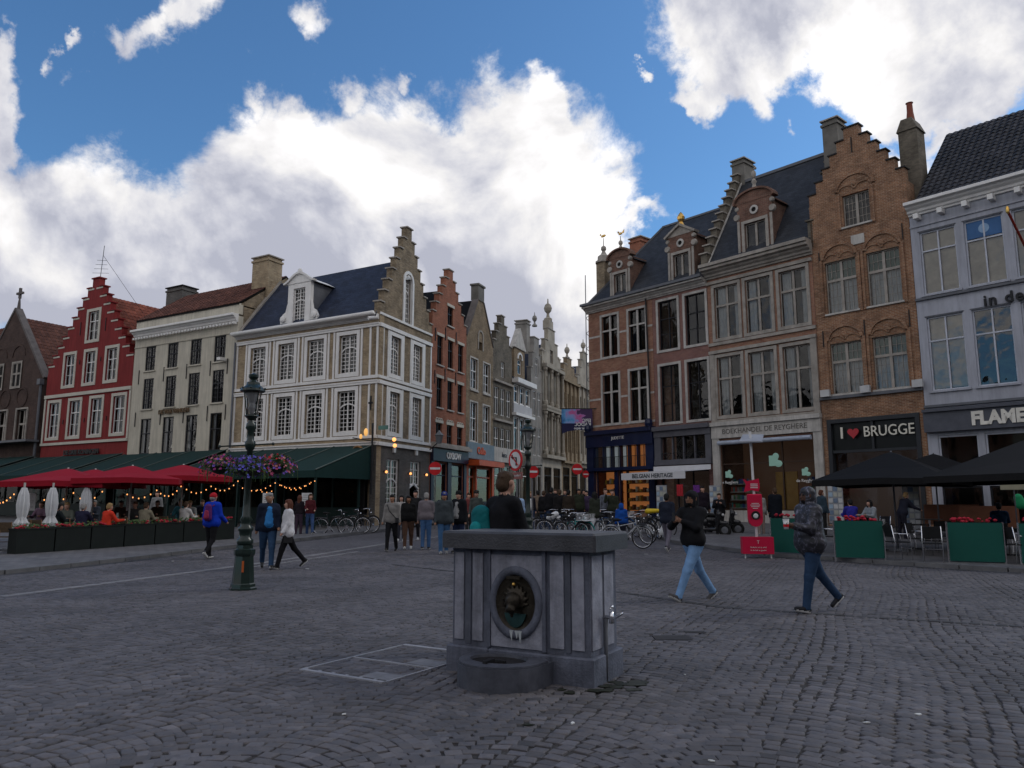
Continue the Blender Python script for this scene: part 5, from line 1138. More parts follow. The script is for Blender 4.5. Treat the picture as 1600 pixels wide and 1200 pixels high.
# white awning with lettering
cl = mat('white_awning_cloth', (0.60, 0.60, 0.62), .85, .05)
aw = thing('awning', 'white awning lettered for Belgian heritage over the souvenir shop', 'awning'); aw.location = H.root.location; aw.rotation_euler = H.root.rotation_euler
zt_ = Z(H, 1070, 735); fl, fr_ = -1.25, W - .35
MB().poly([(0, -.26, zt_), (W, -.26, zt_), (fr_ , -2.0, zt_ - .14), (fl + .4, -2.0, zt_ - .14)]).poly([(0, -.27, zt_ - .02), (fl + .4, -2.0, zt_ - .16), (fr_, -2.0, zt_ - .16), (W, -.27, zt_ - .02)]).box(0, W, -.3, -.26, zt_ - .0, zt_ + .25).build('canopy', cl, aw)
MB().box(fl + .4, fr_, -2.03, -2.0, zt_ - .50, zt_ - .14).build('valance', cl, aw)
text('BELGIAN HERITAGE', .30, mat('sign_grey', (.05, .06, .07)), aw, ((fl + .4 + fr_) / 2, -2.04, zt_ - .32), name='lettering', ext=.005, bold=.006)
# --- C bookshop
H = House('bookshop_house', 'brick and grey stone house with six curtained cross windows above the bookshop', lineR(2.61), lineR(-3.3), 'house'); HC_ = H; W = H.W
ze = (Z(H, 1102, 427) + Z(H, 1260, 382)) / 2
c1 = row(H, [(1117.5, 1154, 446, 527.5), (1165, 1206, 434, 517.5), (1217.5, 1262.5, 420, 507.5)], 1.42); c2 = row(H, [(1121, 1160, 556, 647.5), (1174, 1214, 549, 644), (1225, 1271, 537.5, 640)], 1.42)
c2 = [(p[0], p[1], q[2], q[3]) for p, q in zip(c1, c2)]; zs1, zs0 = Z(H, 1200, 660), Z(H, 1200, 680); sh = (.42, W - .42, .75, zs0 - .1)
plate([(0, W, -.8, ze)], c1 + c2 + [sh], .35).build('wall', rb, H.root)
for i, r in enumerate(c1 + c2):
    window(H.root, *r, frame=STONED, nx=2, tr=.36, mul=.11, d=.12, fw=.05, sur=STONED, sw=.16, sp=.06, curtain=[('l', .34), ('r', .25)] if i % 2 == 0 else [('l', .3), ('r', .16)])
for z in (c2[0][3] + .22, c1[0][3] + .2): MB().box(0, W, -.12, -.002, z, z + .16).build('string_course', STONED, H.root)
MB().box(0, W, -.09, -.002, c1[0][2] - .36, c1[0][2] - .2).box(0, W, -.09, -.002, c2[0][2] - .36, c2[0][2] - .2).build('string_course', STONED, H.root)
for x in (0.02, W - .3): MB().box(x, x + .28, -.08, -.003, c2[0][2] - .2, c2[0][3] + .2).build('corner_strip', STONED, H.root)
cornice(H, ze - .5, ze + .05, STONED, -.05, W + .05, .6, n=5); MB().box(-.05, W + .05, -.7, -.05, ze + .055, ze + .22).build('gutter', STONED, H.root)
MB().box(0, W, -.16, -.003, zs0, zs1).box(-.03, W + .03, -.28, -.003, zs1, zs1 + .2).build('stone_fascia', STONE, H.root)
MB().box(0, .42, -.12, -.003, 0, zs0).box(W - .42, W, -.12, -.003, 0, zs0).box(.42, W - .42, -.12, -.003, 0, .75).build('stone_piers', STONE, H.root)
text('BOEKHANDEL DE REYGHERE', .36, mat('carved_letters', (.13, .12, .11)), H.root, (W / 2, -.17, (zs0 + zs1) / 2), name='carved_lettering', ext=.008, sx=.98)
MB().tube([(.45, -.25, zs0 - .25), (W - .45, -.25, zs0 - .25)], .11, 10).build('rolled_awning', mat('pale_blue_roller', (.36, .40, .48), .5), H.root)
window(H.root, *sh, frame=mat('brown_frame', (.05, .03, .02), .6), nx=3, tr=.34, d=.12, glassm=GLS)
wood = emis('brown_lit_interior', (0.070, 0.035, 0.02), .2); rm = MB().box(.3, W - .3, 2.3, 2.35, 0, zs0).build('shop_back_wall', wood, H.root)
dm = mat('bookshop_door_wood', (.35, .2, .06), .5); MB().box(W * .56, W * .75, .2, .26, 0, 2.6).build('door', dm, H.root)
bk = [mat('book_' + n, c, .6) for n, c in (('teal', (.05, .2, .2)), ('blue', (.05, .08, .22)), ('red', (.3, .05, .04)), ('white', (.5, .5, .48)), ('green', (.06, .16, .08)), ('grey', (.2, .2, .21)))]
for side_ in (0, 1):
    xa, xb = ((.55, W * .36) if side_ == 0 else (W * .80, W - .55))
    for zz in (.85, 1.25, 1.65, 2.05):
        s = MB().box(xa, xb, .5, .75, zz, zz + .03).build('shelf', STONE, H.root); x = xa + .05
        while x < xb - .12: ww = rnd.uniform(.08, .16); MB().box(x, x + ww * .85, .53, .56, zz + .032, zz + rnd.uniform(.2, .3)).build('book', rnd.choice(bk), s); x += ww
mint = emis('mint_light_sign', (.17, .30, .25), .30)
for uu, zz, s in ((W * .58, zs0 - 1.25, .42), (W * .14, 2.55, .26), (W * .84, 2.55, .26)):
    b = MB().box(uu - s * .8, uu + s * .3, .04, .07, zz - s * .6, zz + s * .6).ball((uu + s * .35, .055, zz - s * .35), s * .5, .03, s * .4).ball((uu + s * .05, .055, zz + s * .5), s * .4, .025, s * .4); b.build('light_sign', mint, H.root)
text('de Reyghere', .2, WHITE, H.root, (W * .14, .04, 2.15), name='window_lettering'); text('de Reyghere', .2, WHITE, H.root, (W * .84, .04, 2.15), name='window_lettering')
interior(H, 8, ze, y=1.5, floors=(zs1 + .3, c1[0][2] - .4)) if False else MB().box(.3, W - .3, 1.5, 1.55, zs1, ze).build('room_backs', DARK, H.root)
shell(H, 8, ze, rb); zr = Z(H, 1235, 258, 3.6)
roof_eave(H, 0, 7.6, ze + .15, zr, gslate, .1, W - .02); MB().bar((.1, 3.8, zr + .05), (W, 3.8, zr + .05), .16).build('ridge', LEAD, H.root)
ud = U(H, 1181, 380, .18); d1, zt1 = dormer(H, ud, ze + .15, 2.0, Z(H, 1178, 295, .18) - ze, rb, 3.0)
MB().lathe([(.2, 0), (.12, .12), (.08, .3), (.14, .45), (.06, .6)], (ud, .3, zt1), 10).ball((ud, .3, zt1 + .85), .14, .1, .22).ball((ud + .1, .3, zt1 + 1.15), .08).build('stone_griffin', STONED, d1, True)
# stepped party wall between B and C with chimney
st_n = 11; b = MB()
for i in range(st_n):
    y0_, y1_ = 3.8 * i / st_n, 3.8 * (i + 1) / st_n; zz = ze + .2 + (zr - ze) * (i + 1) / st_n + .25
    o = MB().box(-.32, .08, y0_, y1_, ze - .2 if i == 0 else zz - 1.2, zz).build('parapet_step', dkst, H.root); MB().box(-.38, .14, y0_ - .12, y1_ - .004, zz, zz + .07).build('step_cap', STONED, o)
MB().bar((.12, -.05, ze + .28), (.12, 3.8, zr + .12), .1, .05).build('verge_flashing', STONE, H.root)
chimney(H, -.45, .35, 3.7, 4.8, zr - 1, Z(H, 1155, 252, 3.9), pgd)
b = MB()
for i in range(8):
    y0_, y1_ = 3.8 * i / 8, 3.8 * (i + 1) / 8; zz = ze + .2 + (zr - ze) * (i + 1) / 8 + .2
    MB().box(W - .12, W + .12, y0_, y1_, zz - 1.3, zz).box(W - .2, W + .2, y0_ - .1, y1_ - .005, zz + .002, zz + .08).build('parapet_step', dkst, H.root)
# --- D stepped gable house
ob2 = brick('golden_brown_brick', (0.27, 0.125, 0.063), (0.17, 0.075, 0.042), (0.33, 0.27, 0.2), stain=.45, white=.3)
H = House('stepped_gable_house', 'tall golden brown brick house with crow-stepped gable beside the bookshop', lineR(-3.32), lineR(-7.8), 'house'); W = H.W
ze = (Z(H, 1259, 326) + Z(H, 1414, 280)) / 2; zp = Z(H, 1326, 199)
t1 = row(H, [(1315.6, 1359, 300.6, 350.6)]); d2 = row(H, [(1290.6, 1339, 407, 488), (1354.7, 1408, 388, 474)]); d3 = row(H, [(1301.4, 1349.5, 533.8, 614.7), (1366, 1419.5, 522.8, 606)])
d3 = [(p[0], p[1], q[2], q[3]) for p, q in zip(d2, d3)]; um = W / 2; t1 = [(um - .62, um + .62, t1[0][2], t1[0][3])]
zsh = Z(H, 1370, 650); shp = [(.22, W - .22, .1, zsh)]
st = steps(0.02, W - .02, ze, zp, 6, .7)
plate([(0, W, -.8, ze)] + st, t1 + d2 + d3 + shp, .38).build('wall', ob2, H.root); step_caps(H.root, st, IRON, .38, .06, .07)
for r in t1: window(H.root, *r, frame=STONED, nx=2, tr=0, grid=(3, 4), gw=.02, mul=.12, d=.16, fw=.05, sill=STONE)
stg = glass('stained_green_glass', 2.0, (.35, .55, .45))
for r in d2 + d3:
    o = window(H.root, *r, frame=STONED, nx=2, tr=.36, grid=(3, 4), gw=.016, mul=.12, d=.15, fw=.05, sill=STONE, curtain=[('l', .49), ('r', .49)])
    um_ = (r[0] + r[1]) / 2; zt_ = r[3] - (r[3] - r[2]) * .36; MB().box(r[0] + .05, r[1] - .05, .23, .24, zt_ + .06, r[3] - .05).build('green_blind', mat('stained_green_cloth', (.06, .12, .09)), o)
def gothic(cx, z, r_, m, H, full=True):
    arc_relief(cx, z, r_, .14, -.07, -.002, 0, 180, 16, .8).build('blind_arch', m, H.root)
    if full:
        arc_relief(cx - r_ * .5, z - .02, r_ * .42, .07, -.05, -.003, 0, 180, 10, .6).build('tracery', m, H.root); arc_relief(cx + r_ * .5, z - .02, r_ * .42, .07, -.05, -.003, 0, 180, 10, .6).build('tracery', m, H.root)
        MB().ball((cx, -.02, z + r_ * .3), .14, .06, .14).build('carved_boss', m, H.root)
for r in d2 + d3: gothic((r[0] + r[1]) / 2, r[3] + .15, .72, ob2, H)
gothic(um, t1[0][3] + .25, .8, ob2, H)
for r in d2 + d3 + t1:
    for x in (r[0] - .22, r[1] + .10): MB().box(x, x + .12, -.07, -.003, r[2] - .1, r[3] + .15).build('brick_pilaster', ob2, H.root)
MB().box(um - .32, um + .28, -.05, -.002, t1[0][2] - .95, t1[0][2] - .5).build('date_stone', STONE, H.root)
anchors(H, [(.35, d2[0][3] + .2), (W - .3, d2[0][3] + .6), (.3, d3[0][3] + .3), (um, d3[0][3] + .5), (W - .3, d3[0][3] + .6), (um, zp - .9)], h=.75)
MB().box(-.0, W, -.14, -.002, d3[0][2] - .22, d3[0][2] - .1).build('string_course', LEAD, H.root)
lp = mat('white_box', (.5, .5, .5)); 
for x in (.12, um - .28, W - .32): MB().box(x, x + .42, -.3, -.145, d3[0][2] - .1, d3[0][2] + .22).build('floodlight', lp, H.root)
gsh = mat('anthracite_metal', (.03, .033, .038), .45)
sf = MB().box(.22, .40, -.06, .3, .1, zsh - .18).box(W - .40, W - .22, -.06, .3, .1, zsh - .18).box(.22, W - .22, -.06, .3, zsh - .18, zsh).build('shop_front', gsh, H.root)
zm = Z(H, 1370, 703); MB().box(.40, W - .40, 0, .1, zm - .06, zm + .06).box(um - .05, um + .05, -.0, .1, zm + .06, zsh - .18).build('transom', gsh, sf)
MB().box(.40, W - .40, .12, .16, zm + .06, zsh - .18).build('dark_panel', mat('dark_panel', (.012, .014, .014), .25), sf)
ledw = emis('white_tube_letters', (.5, .48, .42), .12); ledr = emis('red_heart', (.30, .012, .02), .12)
zc_ = (zm + zsh - .1) / 2 + .12
text('I', .72, ledw, H.root, (.9, -.06, zc_), name='sign_lettering', ext=.02, bold=.01); text('BRUGGE', .66, ledw, H.root, (W * .66, -.06, zc_), name='sign_lettering', ext=.02, sx=.86, bold=.0)
P_ = [(16 * math.sin(t) ** 3, 13 * math.cos(t) - 5 * math.cos(2 * t) - 2 * math.cos(3 * t) - math.cos(4 * t)) for t in [2 * math.pi * i / 24 for i in range(24)]]
MB().prism([(1.42 + a * .016, zc_ + b * .016) for a, b in reversed(P_)], -.08, -.04).build('red_heart', ledr, H.root)
for i in range(2): MB().poly([(.40 + i * (W - .8) / 2, .2, .1), (.40 + (i + 1) * (W - .8) / 2, .2, .1), (.40 + (i + 1) * (W - .8) / 2, .2, zm - .06), (.40 + i * (W - .8) / 2, .2, zm - .06)]).build('pane', GLS, sf)
MB().box(.3, W - .3, 1.6, 1.65, 0, zsh).build('lit_room_wall', dimw, H.root); MB().box(.3, W - .3, 1.5, 1.55, zsh + .1, ze).build('room_backs', DARK, H.root)
shell(H, 10, ze, ob2); roof_gable(H, .35, 10, ze, zp - 1.6, gslate)
uc = U(H, 1301, 210, 1.6); chimney(H, uc - .38, uc + .38, 1.3, 2.2, ze + 1, Z(H, 1301, 190, 1.6), pgd)
# --- E grey-blue painted house
gbl = mat('blue_grey_render', (0.40, 0.41, 0.46), .8, .12, .6, .15, 20, streak=.3)
H = House('blue_grey_house', 'pale blue grey rendered house with black tiled roof at the right edge', lineR(-7.82), lineR(-17.5), 'house'); W = H.W
ze = (Z(H, 1415, 338) + Z(H, 1600, 290)) / 2
e1 = row(H, [(1439, 1497, 357, 457), (1509.4, 1570, 338, 443)]); e2 = row(H, [(1452, 1513.6, 491, 608), (1523, 1590, 478, 601.6)]); wd = e1[0][1] - e1[0][0]; pit = e1[1][0] - e1[0][0]
e1 = [(e1[0][0] + pit * i, e1[0][0] + pit * i + wd, e1[0][2], e1[0][3]) for i in range(5) if e1[0][0] + pit * i + wd < W - .2]
e2 = [(r[0], r[1], e2[0][2], e2[0][3]) for r in e1]; zf = Z(H, 1520, 640); zf0 = Z(H, 1520, 668)
g0 = [(.4 + pit * i, .4 + pit * i + 1.5, 2.3, zf0 - .25) for i in range(5) if .4 + pit * i + 1.5 < W]; g1 = [(r[0], r[1], .3, 2.1) for r in g0]
plate([(0, W, -.8, ze)], e1 + e2 + g0 + g1, .35).build('wall', gbl, H.root)
wf = mat('pale_blue_white_paint', (.50, .52, .58), .5)
blindm = mat('beige_roller_blind', (.50, .46, .38), .8)
for i, r in enumerate(e1): window(H.root, *r, frame=wf if i != 1 else wf, nx=2, tr=.3, d=.12, fw=.06, glassm=GLM, blind=(blindm, 1.0) if i != 1 else (blindm, .99), sill=gbl)
for i, r in enumerate(e2): window(H.root, *r, frame=wf, nx=2, tr=.32, d=.12, fw=.06, glassm=GLM, grid=(1, 1), blind=(blindm, .98) if i != 1 else None, sill=gbl)
for r in e1 + e2: MB().box(r[0] - .05, r[1] + .05, -.03, -.002, r[3] + .02, r[3] + .06).build('drip_moulding', LEAD, H.root)
r = e1[1]; MB().box(r[0] + .07, r[1] - .07, .1, .128, r[3] - (r[3] - r[2]) * .28, r[3] - .07).build('blue_window_sign', mat('blue_sign', (.06, .14, .30)), H.root)
MB().lathe([(.2, 0), (.2, .01)], ((r[0] + r[1]) / 2, .098, r[3] - (r[3] - r[2]) * .15), 18, 'y').build('round_emblem', mat('pale_emblem', (.25, .38, .55)), H.root)
for z in (Z(H, 1434, 469), zf + .28): MB().box(0, W, -.12, -.002, z - .06, z + .04).build('string_course', gbl if False else LEAD, H.root)
zin = Z(H, 1570, 466); text('in den', .62, IRON, H.root, (U(H, 1537, 468), -.08, zin), name='sign_lettering', ext=.04, align='LEFT', sp=1.15, bold=.012)
cornice(H, ze - .1, ze + .42, WHITE, 0, W, .6, n=4)
for i in range(int(W / .95)): MB().box(.3 + i * .95, .5 + i * .95, -.42, -.02, ze - .34, ze - .12).build('bracket', WHITE, H.root)
MB().box(0, W, -.06, -.002, ze - .62, ze - .55).build('string_course', gbl, H.root)
sb = MB().box(0, W, -.3, -.003, zf0 - .1, zf).box(0, W, -.42, -.003, zf, zf + .12).build('shop_fascia', mat('slate_blue_board', (.085, .09, .11), .5), H.root)
text('FLAME GRILL', .72, mat('white_letters', (.72, .69, .62)), H.root, (U(H, 1522, 656), -.32, (zf0 - .1 + zf) / 2), name='shop_lettering', ext=.03, align='LEFT', bold=.035, sx=.9)
for r in g0 + g1: window(H.root, *r, frame=wf if r in g0 else BLACKW, nx=1, tr=0, d=.1, fw=.07, glassm=GLS)
interior(H, 8, ze, y=1.5, floors=(zf, e1[0][2] - .4)); shell(H, 9, ze, gbl)
zr = Z(H, 1600, 172, 4.2); y_r = 4.2; roof_eave(H, -.1, 8.4, ze + .4, zr, blackt, 0.5, W)
tiles(H.root, (.45, -.45, ze + .38), (W, -.45, ze + .38), (W, y_r, zr + .02), (.45, y_r, zr + .02), .26, .33, blackt, lift=.07)
end_gable(H, 0, 8.4, ze + .4, zr, .5, .2, ob2)
uc = U(H, 1425, 260, 1.2); zc = Z(H, 1427, 205, 1.2); o = MB().box(uc - .38, uc + .42, .9, 1.8, ze - .5, zc).prism([(uc - .44, zc), (uc + .48, zc), (uc + .26, zc + .55), (uc - .2, zc + .55)], .84, 1.86).build('chimney', dkst, H.root)
MB().lathe([(.2, 0), (.14, .5), (.13, .9), (.17, .95)], (uc + .04, 1.4, zc + .55), 10).build('chimney_pot', mat('terracotta', (.2, .06, .04)), o)
fp = thing('flagpole', 'red flagpole with gilded tip sticking out of the blue grey front', 'flagpole'); fp.location = H.root.location; fp.rotation_euler = H.root.rotation_euler
u_ = U(H, 1600, 370); MB().bar((u_, -.02, Z(H, 1600, 385)), (u_ - .1, -1.4, Z(H, 1600, 385) + 1.1), .07).build('pole', mat('red_pole', (.25, .03, .02)), fp); MB().ball((u_ - .1, -1.42, Z(H, 1600, 385) + 1.15), .07, .07, .16).build('tip', GOLD, fp)
# ------------------------------------------------------------------ drinking fountain block
fst = mat('fountain_bluestone', (0.122, 0.131, 0.168), .7, .32, 5, .35, 45, streak=.5); fpale = mat('fountain_pale_panel', (0.275, 0.28, 0.33), .75, .30, 6, .35, 45, streak=.45)
fcap = mat('fountain_cap_stone', (0.045, 0.045, 0.052), .5, .35, 5, .3, 60, spec=.5); fwet = mat('wet_dark_stone', (0.076, 0.080, 0.098), .45, .35, 6, .12, 40); bronze = mat('old_bronze', (0.040, 0.033, 0.025), .42, .5, 12, .3, 50, metal=.6)
pL = Vector((-.627, 7.58, 0)); pR = Vector((.684, 6.84, 0)); du_ = (pR - pL).normalized(); frz = math.atan2(du_.y, du_.x)
FT = thing('drinking_fountain', 'grey stone fountain block with bronze lion roundel, dark slab top and low round basin', 'fountain', (pL.x, pL.y, 0), frz)
FW, FD = (pR - pL).length + .01, .70
def bbox(b, x0, x1, y0, y1, z0, z1, r=.012):     # box with chamfered vertical and top edges
    b.prismz([(x0 + r, y0), (x1 - r, y0), (x1, y0 + r), (x1, y1 - r), (x1 - r, y1), (x0 + r, y1), (x0, y1 - r), (x0, y0 + r)], z0, z1 - r)
    n = len(b.v); a = [(x0 + r, y0), (x1 - r, y0), (x1, y0 + r), (x1, y1 - r), (x1 - r, y1), (x0 + r, y1), (x0, y1 - r), (x0, y0 + r)]; c = [(max(x0 + r, min(x1 - r, x)), max(y0 + r, min(y1 - r, y))) for x, y in a]
    b.v += [(x, y, z1 - r) for x, y in a] + [(x, y, z1) for x, y in c]
    for i in range(8): b.f.append((n + i, n + (i + 1) % 8, n + 8 + (i + 1) % 8, n + 8 + i))
    b.f.append(tuple(n + 8 + i for i in range(8))); return b
bbox(MB(), 0, .46, 0, FD, -.05, .235).build('plinth_stone', fst, FT); bbox(MB(), .464, FW, 0, FD, -.05, .235).build('plinth_stone', fst, FT)
bbox(MB(), .045, FW - .045, .045, FD - .045, .236, 1.13, .006).build('body', fst, FT)
bbox(MB(), -.04, FW + .05, -.04, FD + .06, 1.132, 1.292, .02).build('cap_stone', fcap, FT)
def framed(x0, x1, z0, z1, m, y=.045, face='front', th_=.012):
    b = MB()
    if face == 'front': bbox_ = b.box(x0, x1, y - th_, y - .001, z0, z1)
    else: b.box(FW - .046, FW - .045 + th_, x0, x1, z0, z1)
    return b.build('panel', m, FT)
for x0, x1 in ((.075, .175), (.275, .385), (1.09, 1.225), (1.305, 1.42)): framed(x0, x1, .29, 1.09, fpale)
for x0, x1 in ((.195, .255), (1.24, 1.29)): MB().box(x0, x1, .034, .0445, .26, 1.12).build('fluted_strip', mat('dark_fluted_stone', (.092, .099, .125), .7, .3, 6, .2, 45), FT)
for x0, x1 in ((.44, .475), (1.015, 1.05)): MB().box(x0, x1, .02, .0445, .25, 1.125).build('pilaster', fst, FT)
for x0, x1 in ((.075, .30), (.345, .56)): framed(x0, x1, .29, 1.09, fpale, face='side')
MB().box(.48, 1.01, .030, .0445, .26, 1.08).build('centre_panel', fpale, FT)
for x0, x1, z0, z1 in ((.48, .50, .28, 1.05),): pass
cxm, czm = .745, .66
def ering(r0x, r0z, r1x, r1z, ya, yb_, name, m, k=40):
    b = MB()
    for i in range(k):
        t = 2 * math.pi * i / k; c, s = math.cos(t), math.sin(t)
        b.v += [(cxm + r0x * c, ya, czm + r0z * s), (cxm + (r0x * .5 + r1x * .5) * c, ya - .012, czm + (r0z * .5 + r1z * .5) * s), (cxm + r1x * c, ya, czm + r1z * s), (cxm + r0x * c, yb_, czm + r0z * s), (cxm + r1x * c, yb_, czm + r1z * s)]
    for i in range(k):
        a, c = i * 5, ((i + 1) % k) * 5; b.f += [(a, a + 1, c + 1, c), (a + 1, a + 2, c + 2, c + 1), (a + 3, a, c, c + 3), (a + 2, a + 4, c + 4, c + 2)]
    return b.build(name, m, FT, True)
ering(.205, .245, .272, .325, .012, .03, 'roundel_ring', fst)
b = MB(); k = 36
for j, (f, y) in enumerate(((1, .016), (.92, .0265), (.5, .025), (.0, .023))):
    for i in range(k): t = 2 * math.pi * i / k; b.v.append((cxm + .205 * f * math.cos(t), y, czm - .0 + .245 * f * math.sin(t)))
for j in range(3):
    for i in range(k): b.f.append((j * k + i, j * k + (i + 1) % k, (j + 1) * k + (i + 1) % k, (j + 1) * k + i))
rd = b.build('bronze_disc', bronze, FT, True)
verd = mat('verdigris_stain', (0.018, 0.05, 0.05), .3, .4, 14)
MB().prism([(cxm + .12 * math.cos(R(a)), czm - .03 + .19 * math.sin(R(a))) for a in range(200, 341, 14)], .010, .02).build('verdigris_patch', verd, rd)
limes = mat('limescale', (0.42, 0.45, 0.46), .6)
for dx, hh in ((-.035, .09), (.02, .07), (.055, .11)): MB().prism([(cxm + dx - .018, .415), (cxm + dx + .004, .415 - hh), (cxm + dx + .018, .415)], -.001, .012).build('limescale_streak', limes, FT)
rt = MB()
rt.box(cxm - .07, cxm + .07, -.03, .03, czm + .21, czm + .235); rt.build('roundel_ledge', bronze, rd); MB().ball((cxm, -.012, czm + .165), .018, .02, .018).build('brass_button', GOLD, rd)
# D-shaped basin on the ground in front
bw, cx0 = .40, .735
def dshape(r, ext, inset=0.0, k=18): return [(cx0 + r * math.cos(R(180 + 180 * i / k)), -ext + r * math.sin(R(180 + 180 * i / k))) for i in range(k + 1)]
outer, outer2, lip = dshape(bw, .19), dshape(bw - .015, .19), [(cx0 + .27 * math.cos(R(360 * i / 28)), -.26 + .20 * math.sin(R(360 * i / 28))) for i in range(28)]
b = MB(); b.prismz([(cx0 + bw, -.002), (cx0 - bw, -.002)] + outer, -.04, .185)
bs = b.build('basin', fwet, FT)
# rim with the oval bowl cut in it
b = MB(); o_ = [(cx0 - bw + .012, -.002)] + [p for p in dshape(bw - .012, .19)] + [(cx0 + bw - .012, -.002)]
m_ = 28; inner = lip; out = []
for i in range(m_):
    t = R(360 * i / m_); d = Vector((math.cos(t), math.sin(t))); c = Vector((cx0, -.26)); best = 9
    for p, q in zip(o_, o_[1:] + o_[:1]):
        p, q = Vector(p), Vector(q); e = q - p; den = d.x * e.y - d.y * e.x
        if abs(den) < 1e-9: continue
        s = ((p - c).x * e.y - (p - c).y * e.x) / den; u = ((p - c).x * d.y - (p - c).y * d.x) / den
        if s > 0 and -1e-6 <= u <= 1 + 1e-6: best = min(best, s)
    out.append(tuple(c + d * best))
for i in range(m_): b.v += [(*out[i], .187), (*out[i], .205), (*inner[i], .215), (inner[i][0] * .97 + cx0 * .03, inner[i][1] * .97 - .26 * .03, .19)]
for i in range(m_):
    a, c = i * 4, ((i + 1) % m_) * 4; b.f += [(a, c, c + 1, a + 1), (a + 1, c + 1, c + 2, a + 2), (a + 2, c + 2, c + 3, a + 3)]
b.build('basin_rim', fwet, bs)
b = MB()
b.prismz([(cx0 + .262 * math.cos(R(360 * i / 28)), -.26 + .193 * math.sin(R(360 * i / 28))) for i in range(28)], .186, .192); b.build('dark_bowl', mat('wet_black_bowl', (.012, .010, .009), .25), bs)
MB().box(cx0 - .02, cx0 + .02, -.5, -.36, .2, .235).box(cx0 - .1, cx0 + .08, -.30, -.27, .193, .21).build('drain_grate', IRON, bs)
# tap on the right-hand side
tp = MB().tube([(FW - .02, .30, .55), (FW + .08, .30, .55), (FW + .14, .28, .58), (FW + .17, .27, .60)], [.016, .016, .012, .010], 10).tube([(FW + .05, .30, .50), (FW + .05, .30, .60)], .022, 10).ball((FW + .055, .30, .64), .018).bar((FW + .05, .26, .63), (FW + .05, .34, .63), .012)
tp.build('tap', CHROME, FT, True); MB().tube([(FW + .0, .30, .54), (FW - .01, .30, .01)], .018, 8).build('supply_pipe', LEAD, FT, True)
# water stain with moss round the foot
wst = mat('wet_moss_patch', (0.022, 0.024, 0.016), .5, .4, 12); b = MB(); q = pR + Vector((.15, -.06, 0))
for j in range(16):
    c = Vector((.95 + rnd.gauss(0, .14), 6.93 + rnd.gauss(0, .12), 0)) if j < 11 else Vector((rnd.uniform(.35, .8), 6.74 + rnd.gauss(0, .03), 0)); r = rnd.uniform(.03, .10)
    if j in (3, 7): c = Vector((rnd.uniform(.0, .2), 5.75, 0)); r = .035
    b.prismz([(c.x + r * 1.3 * rnd.uniform(.5, 1) * math.cos(t), c.y + r * rnd.uniform(.5, 1) * math.sin(t)) for t in [2 * math.pi * i / 9 for i in range(9)]], .003, .0055 + j * .0003)
b.build('moss_patch', wst, None, label='dark wet moss patches around the foot of the stone fountain', cat='moss', kind='stuff')
# sunk hatch beside the fountain
hpl = mat('worn_hatch_plate', (.19, .19, .205), .6, .25, 9); hm = mat('galvanised_hatch_frame', (.34, .34, .37), .45, .2, 8, metal=.3)
hc = ground_pt(560, 1030); u_ = (HB - HA).normalized(); lu = (HB - HA).length; v_ = HD - HA; v_ = (v_ - u_ * v_.dot(u_)); lv = v_.length; v_.normalize()
hr = thing('access_hatch', 'rectangular metal hatch frame set in the cobbles left of the fountain', 'hatch', tuple(HA), math.atan2(u_.y, u_.x))
for nm_, y0_, y1_, x0_, x1_ in (('frame_bar', -.02, .03, 0, lu), ('frame_bar', lv - .03, lv + .03, 0, lu + .9), ('frame_bar', lv * .46 - .012, lv * .46 + .012, 0, lu), ):
    MB().box(x0_, x1_, y0_, y1_, -.01, .012).build(nm_, hm, hr)
for x in (0, lu): MB().box(x - .012, x + .012, .031, lv - .031, -.01, .010).build('frame_bar', hm, hr)
for i in range(6): MB().box(.02 + i * lu / 6, .03 + i * lu / 6 + .02, .034, .06, -.01, .0115).build('lifting_lug', hm, hr)
MB().box(.03, lu - .04, .034, .065, -.01, .006).build('slot', DARK, hr)
MB().box(lu - .34, lu - .02, .07, .30, -.01, .009).build('cover_plate', hpl, hr); MB().box(lu - .36, lu - .02, lv * .46 + .05, lv * .46 + .3, -.01, .0095).build('cover_plate', hpl, hr)
for (px, py, w_, d_, lb) in ((1050, 997, .42, .30, 'square iron drain cover in the cobbles right of the fountain'), (1086, 988, .24, .14, 'small iron valve cover just beyond the square drain cover')):
    p = ground_pt(px, py); MB().box(-w_ / 2, w_ / 2, -d_ / 2, d_ / 2, -.02, .007).build('drain_cover', mat('rusty_iron', (.035, .032, .032), .6, .3, 20), None, label=lb, cat='drain cover').location = p

